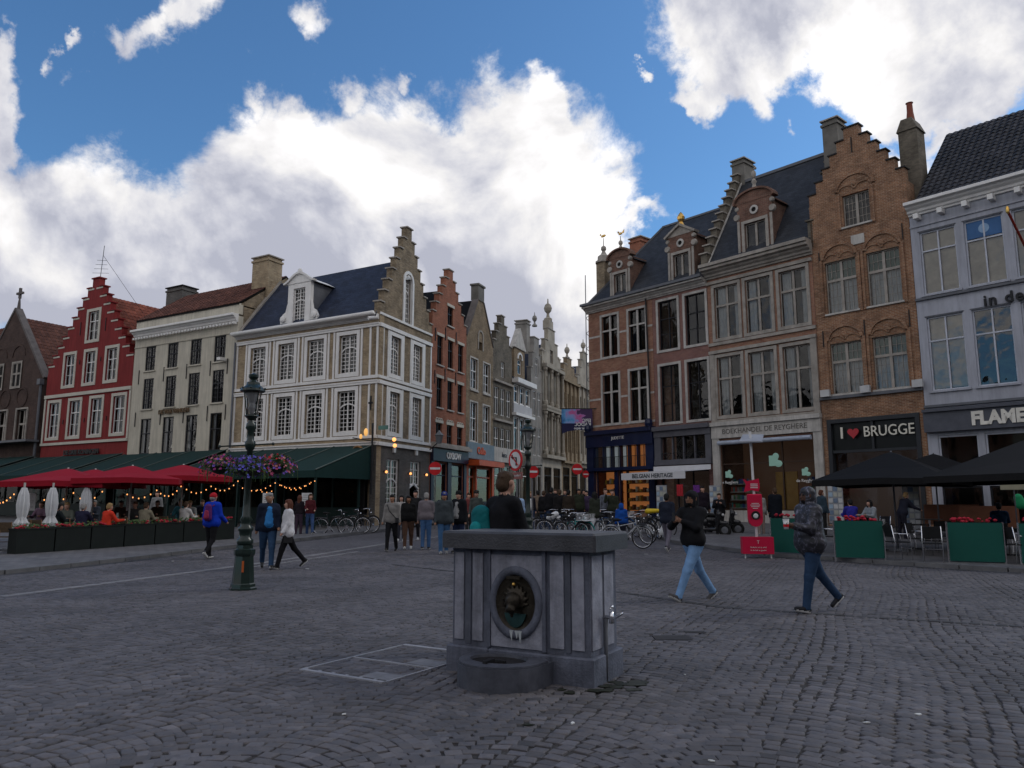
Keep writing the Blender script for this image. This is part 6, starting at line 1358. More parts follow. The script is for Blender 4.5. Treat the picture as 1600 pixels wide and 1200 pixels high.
# ------------------------------------------------------------------ street lamps
green = mat('dark_green_cast_iron', (0.012, 0.024, 0.020), .35, .2, 4, coat=.4); lglass = glass('lantern_glass', 1.45, (.93, .94, .95)); mantle = mat('lantern_reflector', (.5, .5, .5), .4)
def street_lamp(label, loc, rz, H_, arms=True):
    t = thing('street_lamp', label, 'street lamp', loc, rz, 'cast iron street lamps'); s = H_ / 3.92
    MB().lathe([(a * s, b * s) for a, b in ((.25, -.05), (.25, .03), (.225, .05), (.22, .10), (.20, .12), (.165, .60), (.185, .62), (.195, .66), (.195, .72), (.15, .74), (.145, .80))], (0, 0, 0), 8).build('base', green, t)
    MB().lathe([(a * s, b * s) for a, b in ((.13, .80), (.15, .84), (.15, .90), (.11, .93), (.115, 1.04), (.14, 1.07), (.14, 1.11), (.10, 1.15), (.09, 1.22), (.115, 1.26), (.075, 1.34), (.062, 1.75), (.055, 2.55), (.08, 2.58), (.10, 2.64), (.10, 2.70), (.07, 2.74), (.06, 2.92), (.10, 2.97), (.09, 3.05), (.05, 3.10), (.05, 3.22))], (0, 0, 0), 16).build('post', green, t, True)
    a_ = MB().bar((-.55 * s, 0, 2.62 * s), (.42 * s, 0, 2.68 * s), .025 * s).ball((.42 * s, 0, 2.68 * s), .03 * s).ball((-.55 * s, 0, 2.62 * s), .03 * s); a_.build('ladder_bar', green, t)
    # lantern
    zb, zt = 3.22 * s, 3.66 * s; r0, r1 = .115 * s, .185 * s; ln = MB()
    for i in range(4):
        a0 = R(45 + 90 * i); ln.bar((r0 * math.cos(a0), r0 * math.sin(a0), zb), (r1 * math.cos(a0), r1 * math.sin(a0), zt), .018 * s)
        a1 = R(135 + 90 * i); ln.bar((r0 * math.cos(a0), r0 * math.sin(a0), zb), (r0 * math.cos(a1), r0 * math.sin(a1), zb), .022 * s)
    ln.lathe([(.05 * s, 3.12 * s), (.13 * s, 3.2 * s), (.12 * s, 3.22 * s)], k=12); lo_ = ln.build('lantern_frame', green, t)
    for i in range(4):
        a0, a1 = R(45 + 90 * i), R(135 + 90 * i); MB().poly([(r0 * math.cos(a0), r0 * math.sin(a0), zb), (r0 * math.cos(a1), r0 * math.sin(a1), zb), (r1 * math.cos(a1), r1 * math.sin(a1), zt), (r1 * math.cos(a0), r1 * math.sin(a0), zt)]).build('pane', lglass, lo_)
    MB().lathe([(.03 * s, zb + .02), (.07 * s, zb + .14 * s), (.05 * s, zb + .22 * s), (.13 * s, zt - .02)], k=12).build('lamp_mantle', mantle, lo_)
    MB().lathe([(.20 * s, zt), (.235 * s, zt + .02 * s), (.225 * s, zt + .06 * s), (.13 * s, zt + .14 * s), (.12 * s, zt + .19 * s), (.07 * s, zt + .21 * s), (.05 * s, zt + .24 * s), (.095 * s, zt + .29 * s), (.095 * s, zt + .34 * s), (.04 * s, zt + .36 * s)], k=16).build('lantern_roof', green, lo_)
    for i in range(8): a0 = R(45 * i); MB().ball((.222 * s * math.cos(a0), .222 * s * math.sin(a0), zt + .07 * s), .022 * s, k=6, m=4).build('crown_knob', green, lo_)
    return t
LP = at(379, 14.4); LP = ground_pt(379, 921); L1 = street_lamp('dark green cast iron street lamp ringed with hanging flower baskets', LP, R(8), 3.90)
MB().box(.0, .035, -.186, -.172, .32, .52).build('orange_sticker', mat('orange_sticker', (.55, .12, .03), .5), L1)
l2 = at(825, 21.5); L2 = street_lamp('smaller looking street lamp beyond the fountain at the mouth of the side street', l2, R(20), 3.75)
# flower baskets around the near lamp: each basket its own thing
leafm = mat('basket_leaves', (0.055, 0.095, 0.030), .6, .4, 30)
pet = {n: mat('petals_' + n, c, .55, .2, 20) for n, c in (('violet', (.17, .09, .42)), ('blue', (.13, .12, .50)), ('pink', (.50, .10, .20)), ('salmon', (.50, .20, .22)), ('magenta', (.38, .05, .25)), ('red', (.55, .02, .03)))}
def basket(label, loc, cols, seed, r=.34):
    rr = random.Random(seed); t = thing('flower_basket', label, 'flower basket', loc, 0, 'flower baskets hung around the street lamp')
    MB().lathe([(.05, -.16), (.14, -.13), (.2, -.05), (.22, 0.0)], k=12).build('bowl', mat('dark_basket', (.02, .02, .018)), t)
    lf = MB()
    for i in range(420):
        a, rad = rr.uniform(0, 2 * math.pi), r * rr.random() ** .5; c = Vector((rad * math.cos(a), rad * math.sin(a), .16 * (1 - (rad / r) ** 2) + rr.uniform(-.18, .06) * (rad / r) + rr.uniform(-.05, .06)))
        e = Vector((rr.uniform(-1, 1), rr.uniform(-1, 1), rr.uniform(-.6, .6))).normalized(); f = e.cross(Vector((rr.uniform(-1, 1), rr.uniform(-1, 1), rr.uniform(-1, 1)))).normalized(); s = rr.uniform(.018, .04)
        lf.poly([c - e * s, c + f * s * .5, c + e * s, c - f * s * .5])
    for i in range(14):
        a = rr.uniform(0, 6.28); lf.tube([(r * .8 * math.cos(a), r * .8 * math.sin(a), 0), (r * 1.05 * math.cos(a), r * 1.05 * math.sin(a), -.08), (r * 1.08 * math.cos(a), r * 1.08 * math.sin(a), -.2 - rr.uniform(0, .12))], .005, 3)
    lf.build('foliage', leafm, t, kind='stuff')
    for cn in cols:
        b = MB()
        for i in range(46):
            a, rad = rr.uniform(0, 6.28), r * (.25 + .85 * rr.random() ** .6); c = Vector((rad * math.cos(a), rad * math.sin(a), .18 * (1 - (rad / r) ** 2) + rr.uniform(-.2, .05) * (rad / r) + .04)); s = rr.uniform(.02, .038); n = Vector((math.cos(a) * .8, math.sin(a) * .8, rr.uniform(.2, 1))).normalized(); e = n.orthogonal().normalized(); f = n.cross(e)
            m5 = len(b.v); b.v.append(tuple(c - n * s * .3))
            for j in range(10): q = j * math.pi / 5; rj = s * (1.0 if j % 2 == 0 else .62); b.v.append(tuple(c + (e * math.cos(q) + f * math.sin(q)) * rj + n * .004))
            for j in range(10): b.f.append((m5, m5 + 1 + j, m5 + 1 + (j + 1) % 10))
        b.build('flowers', pet[cn], t, kind='stuff')
    return t
zb = LP.z + 2.22
BK = [('pink and magenta flower basket on the left side of the near street lamp', (-.50, -.05, .03), ('pink', 'magenta', 'violet', 'salmon'), 1), ('blue violet flower basket in front of the near street lamp post', (.13, -.42, -.02), ('blue', 'violet', 'blue'), 2),
      ('salmon and red flower basket on the right side of the near street lamp', (.50, .02, .04), ('salmon', 'red', 'pink', 'violet'), 3), ('mixed purple flower basket behind the near street lamp post', (.05, .45, .02), ('magenta', 'violet', 'red'), 4)]
ringo = MB().tube([(.42 * math.cos(R(a)), .42 * math.sin(a * math.pi / 180), 2.12) for a in range(0, 360, 20)], .012, 5, closed=True)
for a in (0, 90, 180, 270): ringo.bar((0, 0, 2.12), (.42 * math.cos(R(a)), .42 * math.sin(R(a)), 2.12), .02)
ringo.build('basket_ring', green, L1)
for lb, off, cs_, sd in BK: basket(lb, (LP.x + off[0], LP.y + off[1], zb + off[2]), cs_, sd, .37)

# ------------------------------------------------------------------ road signs
sred = mat('sign_red', (.50, .015, .02), .4); swh = mat('sign_white', (.62, .62, .62), .4); pole = mat('grey_sign_pole', (.16, .16, .17), .4, metal=.5)
def disc_sign(label, px, D, py, dia, rz, kind):
    p = at(px, D); z = CAM_H + (math.tan(math.atan2(600 - py, FPX) + PITCH)) * D
    d = pix_dir(px, py); z = CAM_H + d.z / d.y * D; p = Vector((d.x / d.y * D, D, g(d.x / d.y * D, D))); h = z - p.z; r = dia / 2
    t = thing('road_sign', label, 'road sign', p, rz); MB().tube([(0, .04, -.05), (0, .04, h + r * .8)], .03, 8).build('pole', pole, t)
    if kind == 'entry':
        MB().lathe([(r, 0), (r, .02)], (0, 0, h), 28, 'y').build('disc', sred, t); MB().box(-r * .78, r * .78, -.028, -.021, h - r * .16, h + r * .16).build('bar', swh, t)
    else:
        MB().lathe([(r, 0), (r, .02)], (0, 0, h), 28, 'y').build('disc', sred, t); MB().lathe([(r * .76, 0), (r * .76, .005)], (0, -.021, h), 28, 'y').build('white_field', swh, t)
        MB().bar((.05, -.032, h - r * .5), (.05, -.032, h + r * .25), .05, .008).bar((.05, -.032, h + r * .25), (-.10, -.032, h + r * .3), .05, .008).prism([(-.1, h + r * .3 - .07), (-.1, h + r * .3 + .07), (-.18, h + r * .3)][::-1], -.036, -.028).build('arrow', IRON, t)
        MB().bar((-r * .5, -.041, h + r * .5), (r * .5, -.041, h - r * .5), .045, .006).build('slash', sred, t)
        MB().box(-.3, .3, -.02, 0, h - r - .22, h - r - .03).build('under_plate', mat('brownish_plate', (.25, .10, .09), .5), t); text('uitgezonderd', .09, swh, t, (0, -.025, h - r - .12), name='plate_lettering', ext=.002)
    return t
disc_sign('round no entry sign before the brick house and the dark plum shop', 680, 36.5, 732, .62, R(-5), 'entry')
disc_sign('round no entry sign across the side street below the hanging banner', 902, 40, 733, .56, R(5), 'entry')
disc_sign('no left turn sign in a red ring beside the far street lamp', 806, 21.2, 719, .60, R(-52), 'turn')
disc_sign('no entry sign turned almost edge on, behind the far street lamp', 832, 26, 737, .42, R(12), 'entry')
disc_sign('small no entry sign partly hidden at the corner of the navy shop', 915, 42, 741, .40, R(25), 'entry')
# banner hanging from the navy shop's corner, seen from behind: its print reads mirrored
bd = lineR(11.3); D = 46.3; q = Vector((*bd, 0)); z0b = CAM_H + (pix_dir(900, 676).z / pix_dir(900, 676).y) * D; z1b = CAM_H + (pix_dir(900, 640).z / pix_dir(900, 640).y) * D
xa = pix_dir(877, 655).x / pix_dir(877, 655).y * D; xb = pix_dir(925, 655).x / pix_dir(925, 655).y * D
bt = thing('hanging_banner', 'blue and pink printed banner hung over the street with its lettering reversed', 'banner', (xa, D - .3, z0b))
def banner_mat():
    m = bpy.data.materials.new('banner_print'); m.use_nodes = True; t = m.node_tree; b = t.nodes['Principled BSDF']; b.inputs['Roughness'].default_value = .7
    tcn = t.nodes.new('ShaderNodeTexCoord'); n = t.nodes.new('ShaderNodeTexNoise'); n.inputs['Scale'].default_value = 2.2; n.inputs['Detail'].default_value = 4; t.links.new(tcn.outputs['Object'], n.inputs['Vector'])
    s = t.nodes.new('ShaderNodeSeparateXYZ'); t.links.new(tcn.outputs['Object'], s.inputs[0]); a = t.nodes.new('ShaderNodeMath'); a.operation = 'MULTIPLY_ADD'; t.links.new(s.outputs[0], a.inputs[0]); a.inputs[1].default_value = .38; t.links.new(n.outputs['Fac'], a.inputs[2])
    r = t.nodes.new('ShaderNodeValToRGB'); t.links.new(a.outputs[0], r.inputs[0]); e = r.color_ramp.elements; e[0].position = .45; e[0].color = (.02, .12, .32, 1); e[1].position = 1.15; e[1].color = (.05, .02, .08, 1)
    for p_, c_ in ((.6, (.10, .32, .60, 1)), (.72, (.25, .30, .60, 1)), (.85, (.50, .08, .25, 1)), (.95, (.40, .18, .45, 1))): x = e.new(p_); x.color = c_
    t.links.new(r.outputs[0], b.inputs['Base Color']); return m
W_b = xb - xa; Hb = z1b - z0b; MB().box(0, W_b, 0, .02, Hb * .38, Hb).build('banner_cloth', banner_mat(), bt); MB().prism([(0, -.1), (W_b * .2, .05), (W_b * .5, .14), (W_b, .08), (W_b, Hb * .379), (0, Hb * .379)], 0, .02).build('banner_lower_band', mat('banner_dark_blue', (.015, .015, .06), .6), bt)
MB().bar((-.05, .01, Hb + .02), (W_b + .5, .01, Hb + .02), .05).build('banner_rod', IRON, bt)
for s_, z_, sz_ in (('EPIC', .50, .27), ('KADOL', .33, .29), ('Zomer expo', .17, .2)): o = text(s_, sz_, swh, bt, (W_b * .95, -.015, Hb * z_), name='mirrored_print', ext=.002, align='LEFT', bold=.008); o.scale = (-1, 1, 1)

# ------------------------------------------------------------------ awnings of the left-hand cafes
gcl = mat('green_awning_cloth', (0.007, 0.030, 0.028), .8, .12, 1.5); gfr = mat('dark_green_paint', (0.006, 0.022, 0.020), .5)
nL = Vector((-.4955, -.8686, 0)); dL = Vector((-.8686, .4955, 0)); AWR = math.atan2(-dL.y, -dL.x)
def awning(label, s0, s1, ztop, zfront, depth=4.15, cheeks=(False, True), group='green awnings over the cafe terraces'):
    pl_ = Vector((*lineL(s1), 0)); gz_ = g(pl_.x, pl_.y) - .05; W = s1 - s0
    t = thing('awning', label, 'awning', (pl_.x, pl_.y, gz_), AWR, group)
    b = MB(); b.poly([(0, -.2, ztop), (W, -.2, ztop), (W, -depth, zfront), (0, -depth, zfront)]); b.poly([(0, -.2, ztop - .03), (0, -depth, zfront - .03), (W, -depth, zfront - .03), (W, -.2, ztop - .03)]); b.poly([(0, -.2, ztop - .03), (0, -.2, ztop), (0, -depth, zfront), (0, -depth, zfront - .03)]); b.build('canopy', gcl, t)
    MB().box(0, W, -depth - .02, -depth + .01, zfront - .32, zfront).build('valance', gcl, t)
    k_ = max(1, round(W / 2.8))
    for i in range(k_ + 1): MB().bar((W * i / k_, -.2, ztop + .03), (W * i / k_, -depth, zfront + .03), .06, .04).build('rib', mat('grey_green_rib', (.10, .13, .12), .5), t)
    for i in range(k_ + 1): MB().bar((min(W - .05, .05 + W * i / k_), -depth + .1, -.1), (min(W - .05, .05 + W * i / k_), -depth + .1, zfront - .03), .09).build('post', gfr, t)
    if cheeks[0]: MB().prism([(0, 0)], 0, 0) if False else MB().poly([(-.01, -.2, ztop - .03), (-.01, -depth, zfront - .03), (-.01, -depth, 2.0), (-.01, -.2, 2.0)]).build('side_cheek', gcl, t)
    if cheeks[1]: MB().poly([(W + .01, -.2, ztop - .03), (W + .01, -.2, 2.3), (W + .01, -depth, 2.3), (W + .01, -depth, zfront - .03)]).build('side_cheek', gcl, t)
    MB().box(.1, W - .1, -.25, -.2, 3.1, ztop - .05).build('fascia_board', gfr, t)
    return t
awning('green awning under the corner house with dark side curtain', 0.05, 10.3, 4.0, 2.62)
awning('green awning along the front of the cream house', 10.6, 19.9, 4.05, 2.62, cheeks=(False, False))
awning('green awning below the red stepped gable house', 20.1, 29.6, 4.05, 2.62, cheeks=(False, False))
awning('green awning below the dark brick gable with the cross', 29.9, 42, 4.05, 2.62, cheeks=(False, False))
# dark boarded terrace backs below the awnings (painted joinery of the terraces)
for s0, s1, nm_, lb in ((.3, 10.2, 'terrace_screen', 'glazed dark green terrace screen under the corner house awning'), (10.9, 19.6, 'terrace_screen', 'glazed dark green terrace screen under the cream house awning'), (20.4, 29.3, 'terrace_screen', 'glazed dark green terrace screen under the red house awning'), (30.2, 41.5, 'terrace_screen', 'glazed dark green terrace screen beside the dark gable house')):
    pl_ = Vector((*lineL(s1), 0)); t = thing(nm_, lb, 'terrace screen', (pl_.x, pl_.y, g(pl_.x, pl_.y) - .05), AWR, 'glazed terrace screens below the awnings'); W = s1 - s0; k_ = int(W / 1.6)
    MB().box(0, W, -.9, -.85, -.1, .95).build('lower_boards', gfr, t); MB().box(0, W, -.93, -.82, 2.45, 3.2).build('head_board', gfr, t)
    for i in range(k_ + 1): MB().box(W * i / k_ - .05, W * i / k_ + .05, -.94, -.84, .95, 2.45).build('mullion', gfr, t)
    for i in range(k_): MB().poly([(W * i / k_ + .05, -.88, .95), (W * (i + 1) / k_ - .05, -.88, .95), (W * (i + 1) / k_ - .05, -.88, 2.45), (W * i / k_ + .05, -.88, 2.45)]).build('pane', glass('shade_tinted_terrace_glass', 1.22, (.4, .4, .4)), t)  # dark pane tint stands in for the deep shade under the awnings
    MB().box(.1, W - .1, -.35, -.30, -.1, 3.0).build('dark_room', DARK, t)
# string lights under the awning edges: one string a thing
def string_light(label, pts, n, r=.021, m=lampg):
    t = thing('string_light', label, 'string of lights', pts[0], 0, 'strings of warm bulbs under the awnings'); P0 = Vector(pts[0]); L_ = [Vector(p) - P0 for p in pts]
    segs = [(a, b) for a, b in zip(L_[:-1], L_[1:])]; cable = MB(); pos = []
    for a, b in segs:
        k_ = max(2, n // len(segs)); c = [a.lerp(b, i / k_) - Vector((0, 0, .28 * math.sin(math.pi * i / k_))) for i in range(k_ + 1)]; cable.tube(c, .008, 4); pos += c[1:]
    cable.build('cable', IRON, t)
    me = MB().ball((0, 0, -.05), r, r, r * 1.3, 8, 6).mesh('bulb', m, True)
    for p in pos: o = bpy.data.objects.new('bulb', me); COL.objects.link(o); o.parent = t; o.location = p
def zfrom(px, py, D): d = pix_dir(px, py); return (d.x / d.y * D, D, CAM_H + d.z / d.y * D)
string_light('string of warm bulbs under the corner house awning', [zfrom(372, 758, 35.6), zfrom(430, 753, 35.2), zfrom(492, 750, 34.6)], 16)
string_light('second string of warm bulbs deeper under the corner awning', [zfrom(395, 760, 37.5), zfrom(440, 757, 37.2), zfrom(486, 752, 36.8)], 12)
string_light('string of warm bulbs between the red parasols and the lamp', [zfrom(284, 757, 30), zfrom(330, 758, 31), zfrom(372, 750, 33)], 12)
string_light('string of warm bulbs below the third and fourth red parasols', [zfrom(190, 764, 27), zfrom(245, 764, 27.5), zfrom(283, 758, 29)], 12)
string_light('string of warm bulbs below the leftmost red parasols', [zfrom(55, 770, 26), zfrom(115, 768, 26.5), zfrom(160, 766, 27)], 9)
string_light('string of warm bulbs at the far left edge of the terrace', [zfrom(-20, 770, 25), zfrom(22, 770, 25.5)], 8)
# menu boards
for i, (px, py, D, lb) in enumerate(((418, 785, 33.5, 'white menu board hung behind the walking couple'), (479, 785, 33.0, 'white menu board beside the woman in the dark red top'), (205, 785, 29, 'white menu sheet on the pole of the third red parasol'), (47, 784, 27, 'white menu sheet beside the leftmost closed parasol'))):
    p = zfrom(px, py, D); s = .5 if i < 2 else .38; t = thing('menu_board', lb, 'menu board', p, R(25)); MB().box(-s * .42, s * .42, 0, .02, -s * .8, s * .8).build('board', swh, t); b = MB()
    for j in range(7): b.box(-s * .3, s * .3 - (j % 3) * .08 * s, -.004, -.001, s * (.6 - j * .18), s * (.63 - j * .18))
    b.build('print_lines', LEAD, t, kind='stuff')

# ------------------------------------------------------------------ parasols
def parasol(name, label, loc, half, zedge, zapex, m, rz, group, mpole, kflap=.18):
    t = thing(name, label, 'parasol', loc, rz, group); b = MB(); n = 8; ring = []
    P8 = [(-1, -1), (0, -1.0), (1, -1), (1, 0), (1, 1), (0, 1), (-1, 1), (-1, 0)]
    for z_, f in ((zedge, 1.0), (zedge + (zapex - zedge) * .40, .60), (zedge + (zapex - zedge) * .92, .10)):
        for x, y in P8: sag = 0 if (x and y) else -.03; b.v.append((x * half * f, y * half * f, z_ + (.05 if not (x and y) and f == 1 else 0)))
    b.v.append((0, 0, zapex))
    for r_ in range(2):
        for i in range(8): b.f.append((r_ * 8 + i, r_ * 8 + (i + 1) % 8, (r_ + 1) * 8 + (i + 1) % 8, (r_ + 1) * 8 + i))
    for i in range(8): b.f.append((16 + i, 16 + (i + 1) % 8, 24))
    n0 = len(b.v)
    for x, y in P8: b.v.append((x * half * 1.005, y * half * 1.005, zedge - kflap + (.05 if not (x and y) else 0)))
    for i in range(8): b.f.append((n0 + i, n0 + (i + 1) % 8, (i + 1) % 8, i))
    cano = b.build('canopy', m, t); MB().tube([(0, 0, -.02), (0, 0, zapex + .03)], .028, 8).build('pole', mpole, t, True); MB().box(-.35, .35, -.35, .35, -.02, .06).build('foot', LEAD, t)
    for x, y in P8: MB().bar((0, 0, zapex - .12), (x * half * .98, y * half * .98, zedge - .01), .02).build('rib', mpole, t)
    return t
redc = mat('red_parasol_cloth', (0.26, 0.005, 0.016), .8, .08, 2); blackc = mat('black_parasol_cloth', (0.007, 0.007, 0.008), .8, .1, 2); offw = mat('off_white_pole', (.45, .44, .42), .5)
for i, (px, D, hf, lb) in enumerate(((102, 26.5, 1.55, 'leftmost open red parasol, half hidden by its neighbour'), (145, 28.5, 1.5, 'second open red parasol from the left over the terrace'), (203, 27.0, 1.6, 'third open red parasol with a menu sheet on its pole'), (283, 29.3, 1.65, 'rightmost open red parasol beside the string of bulbs'))):
    p = at(px, D); p.z += .1; h_edge = zfrom(px, [765, 764, 760, 756][i], D)[2] - p.z; parasol('red_parasol', lb, p, hf, h_edge + .22, h_edge + .72, redc, R(12 + 4 * i), 'red parasols over the cafe terrace', offw)
for i, (px, D, hf, pye, pya, lb) in enumerate(((1398, 23.2, 1.82, 762, 706, 'nearest black parasol in front of the stepped gable shop'), (1465, 28.5, 2.1, 756, 709, 'black parasol half hidden behind its nearer neighbour'), (1625, 21.0, 2.3, 757, 684, 'black parasol cut off by the right edge of the picture'))):
    p = at(px, D); p.z += .1; ze_ = zfrom(px, pye, D)[2] - p.z; za_ = zfrom(px, pya, D)[2] - p.z; parasol('black_parasol', lb, p, hf, ze_ + .2, za_, blackc, R([-38, -36, -40][i]), 'black parasols over the right-hand terrace', LEAD)
whc = mat('white_folded_cloth', (.62, .63, .64), .85, .1, 3)
for i, (px, D, lb) in enumerate(((36, 23.3, 'leftmost folded white parasol tied above its fringe'), (81, 24.3, 'middle folded white parasol on the dark terrace'), (134, 25.3, 'rightmost folded white parasol behind a seated guest'))):
    p = at(px, D); p.z += .1; t = thing('folded_parasol', lb, 'parasol', p, i * 1.0, 'folded white parasols'); ztop = zfrom(px, 762, D)[2] - p.z; zbot = zfrom(px, 822, D)[2] - p.z; b = MB(); k_ = 20; prof = [(.06, ztop), (.12, ztop - .2), (.15, ztop - .5), (.13, ztop - .75), (.10, ztop - .9), (.17, ztop - 1.05), (.19, zbot + .1), (.16, zbot)]
    for r_, z_ in prof:
        for j in range(k_): a = 2 * math.pi * j / k_; rr_ = r_ * (1 + .22 * (1 if j % 2 else -1)); b.v.append((rr_ * math.cos(a), rr_ * math.sin(a), z_ - (.12 if j % 4 == 0 and z_ == zbot else 0)))
    for r_ in range(len(prof) - 1):
        for j in range(k_): b.f.append((r_ * k_ + j, r_ * k_ + (j + 1) % k_, (r_ + 1) * k_ + (j + 1) % k_, (r_ + 1) * k_ + j))
    b.build('folded_cloth', whc, t); MB().tube([(0, 0, 0), (0, 0, ztop + .15)], .03, 8).build('pole', offw, t); MB().box(-.3, .3, -.3, .3, -.02, .06).build('foot', LEAD, t); MB().lathe([(.115, 0), (.115, .05)], (0, 0, ztop - .92), 14).build('tie', whc, t)

# ------------------------------------------------------------------ planters, wind screens
blk = mat('black_planter_box', (0.010, 0.014, 0.013), .6, .2, 3); flr = mat('red_begonia_flowers', (.42, .02, .04), .6, .3, 20)
def flowers(b, x0, x1, y0, y1, z, n, rr):
    for i in range(n):
        c = Vector((rr.uniform(x0, x1), rr.uniform(y0, y1), z + rr.uniform(0, .10))); s = rr.uniform(.03, .06); b.ball(c, s, s, s * .7, 6, 4)
pa, pb = ground_pt(22, 872), ground_pt(366, 846); N6 = 7; rr = random.Random(5)
for i in range(N6):
    q0, q1 = pa.lerp(pb, i / N6), pa.lerp(pb, (i + 1) / N6); d = q1 - q0; ln = Vector((d.x, d.y, 0)).length
    t = thing('planter_box', ['leftmost', 'second', 'third', 'fourth', 'fifth', 'sixth', 'last'][i] + ' black planter box of the terrace edge' + (' from the left' if 0 < i < 6 else (' by the empty chairs' if i == 0 else ' beside the man in the blue jacket')), 'planter', (q0.x, q0.y, g(q0.x, q0.y) + .09), math.atan2(d.y, d.x), 'black planter boxes along the terrace')
    MB().box(.02, ln - .02, 0, .42, -.1, .68).build('box', blk, t)
    MB().box(.0, ln, -.015, .435, .681, .72).build('rim', blk, t)
    b = MB(); flowers(b, .1, ln - .1, .08, .34, .70, 30 if i not in (3, 5) else 14, rr); b.build('red_flowers', flr, t, kind='stuff')
    lf = MB()
    for k_ in range(90):
        c = Vector((rr.uniform(.05, ln - .05), rr.uniform(.03, .4), .72 + rr.uniform(0, .12))); e = Vector((rr.uniform(-1, 1), rr.uniform(-1, 1), rr.uniform(-1, 1))).normalized() * .05; f = e.orthogonal().normalized() * .03; lf.poly([c - e, c + f, c + e, c - f])
    lf.build('foliage', leafm, t, kind='stuff')
scg = mat('green_screen_cloth', (0.008, 0.085, 0.066), .6, .06, 1)
SC = [((1206, 869), (1246, 872), 'leftmost green terrace barrier, behind the man with the cup'), ((1306, 878), (1384, 880), 'middle green terrace barrier with red flowers on top'), ((1484, 884), (1573, 887), 'right green terrace barrier with red flowers on top'), ((1597, 888), (1680, 892), 'green terrace barrier cut off by the right edge')]
for i, (a, b_, lb) in enumerate(SC):
    q0, q1 = ground_pt(*a), ground_pt(*b_)
    if i == 0: q1 = q0 + (ground_pt(1290, 875) - q0) * .75
    d = q1 - q0; ln = Vector((d.x, d.y, 0)).length; t = thing('terrace_barrier', lb, 'barrier', (q0.x, q0.y, g(q0.x, q0.y) + .08), math.atan2(d.y, d.x), 'green cloth barriers around the terrace')
    MB().box(0, ln, 0, .04, .04, .98).build('panel', scg, t); MB().box(-.02, .02, .0, .06, -.08, 1.0).box(ln - .02, ln + .02, 0, .06, -.08, 1.0).build('frame_posts', CHROME, t)
    MB().box(.0, ln, .06, .30, .78, .99).build('flower_trough', gfr, t); b = MB(); flowers(b, .1, ln - .1, .1, .26, 1.0, 26, rr); b.build('red_flowers', flr, t, kind='stuff')

# ------------------------------------------------------------------ red dispenser on a pole with solar panel
rdp = mat('raspberry_red_panel', (0.50, 0.010, 0.050), .4, .04); q = ground_pt(1184, 872); D = q.y
t = thing('dispenser_pole', 'raspberry red dispenser on a white pole with solar panel and red foot box', 'dispenser', q, R(-6)); zz = lambda py: zfrom(1175, py, D)[2] - q.z
bx = MB().box(-.42, .42, -.16, .16, .12, .58).build('foot_box', rdp, t)
for x in (-.35, .35): MB().tube([(x, -.1, 0), (x, -.1, .13)], .02, 6).build('foot', swh, t)
text('Bedankt om je afval', .055, swh, bx, (0, -.165, .30), name='print', ext=.002); text('in de bak te gooien', .055, swh, bx, (0, -.165, .22), name='print', ext=.002); text('T', .12, swh, bx, (0, -.165, .44), name='print', ext=.002)
MB().tube([(0, 0, .58), (-.05, 0, zz(674))], .035, 10).build('pole', swh, t)
hd = bbox(MB(), -.24, .16, -.20, -.04, zz(812), zz(772), .03); hd.build('dispenser_body', rdp, t)
MB().lathe([(.19, 0), (.19, .16)], (-.04, -.04, zz(812)), 20, 'y').build('dispenser_chute', rdp, t); MB().lathe([(.12, 0), (.12, .01)], (-.04, -.2, zz(805)), 20, 'y').build('opening', DARK, t); MB().lathe([(.07, 0), (.05, .02)], (-.04, -.21, zz(806)), 12, 'y').build('rolled_paper', swh, t)
for i, w__ in enumerate((.2, .26, .22, .14)): MB().box(-.04 - w__ / 2, -.04 + w__ / 2, -.206, -.201, zz(787) - i * .045, zz(787) - i * .045 + .015).build('print_line', swh, t)
MB().prism([(-.32, zz(748)), (-.2, zz(752)), (-.05, zz(750)), (.12, zz(748)), (.14, zz(762)), (.1, zz(768)), (-.1, zz(766)), (-.3, zz(769)), (-.24, zz(757))][::-1], -.06, -.03).build('arrow_flag', rdp, t)
for i in range(3): MB().box(-.12, .08, -.066, -.061, zz(757) - i * .05, zz(757) - i * .05 + .02).build('print_line', swh, t)
sp_ = MB(); z_ = zz(684); sp_.v += [(-.42, -.30, z_ - .12), (.22, -.30, z_ - .12), (.38, .25, z_ + .12), (-.2, .25, z_ + .12), (-.42, -.30, z_ - .15), (.22, -.30, z_ - .15), (.38, .25, z_ + .09), (-.2, .25, z_ + .09)]; sp_.f += [(0, 1, 2, 3), (7, 6, 5, 4), (0, 4, 5, 1), (1, 5, 6, 2), (2, 6, 7, 3), (3, 7, 4, 0)]
sp_.build('solar_panel', mat('pale_solar_panel', (.30, .31, .34), .3), t)

# ------------------------------------------------------------------ corner house hanging sign, street plate
cs = thing('hanging_shop_sign', 'gilded wreath sign hanging on an iron bracket at the yellow house corner', 'shop sign', (lineL(0)[0] - .15, lineL(0)[1] - .35, CH.z0), AWR)
za = Z(CH, 581, 700); MB().tube([(0, 0, za - 2.3), (0, 0, za + 1.2)], .05, 8).bar((0, 0, za + .3), (-1.1, -.2, za + .5), .05).build('bracket', IRON, cs)
MB().tube([(-.75 + .42 * math.cos(R(a)), -.2, za - .45 + .5 * math.sin(R(a))) for a in range(0, 360, 20)], .07, 6, closed=True).build('wreath', mat('dull_gold', (.22, .12, .05), .5, .3, 20, metal=.5), cs)
MB().lathe([(.33, 0), (.33, .03)], (-.75, -.2, za - .45), 20, 'y').build('dark_medallion', DARK, cs); MB().ball((-.3, -.15, za + .75), .12, .08, .2).ball((-.62, -.15, za + .55), .09, .06, .13).build('lantern_figure', emis('amber_lantern', (.8, .42, .12), .8), cs)
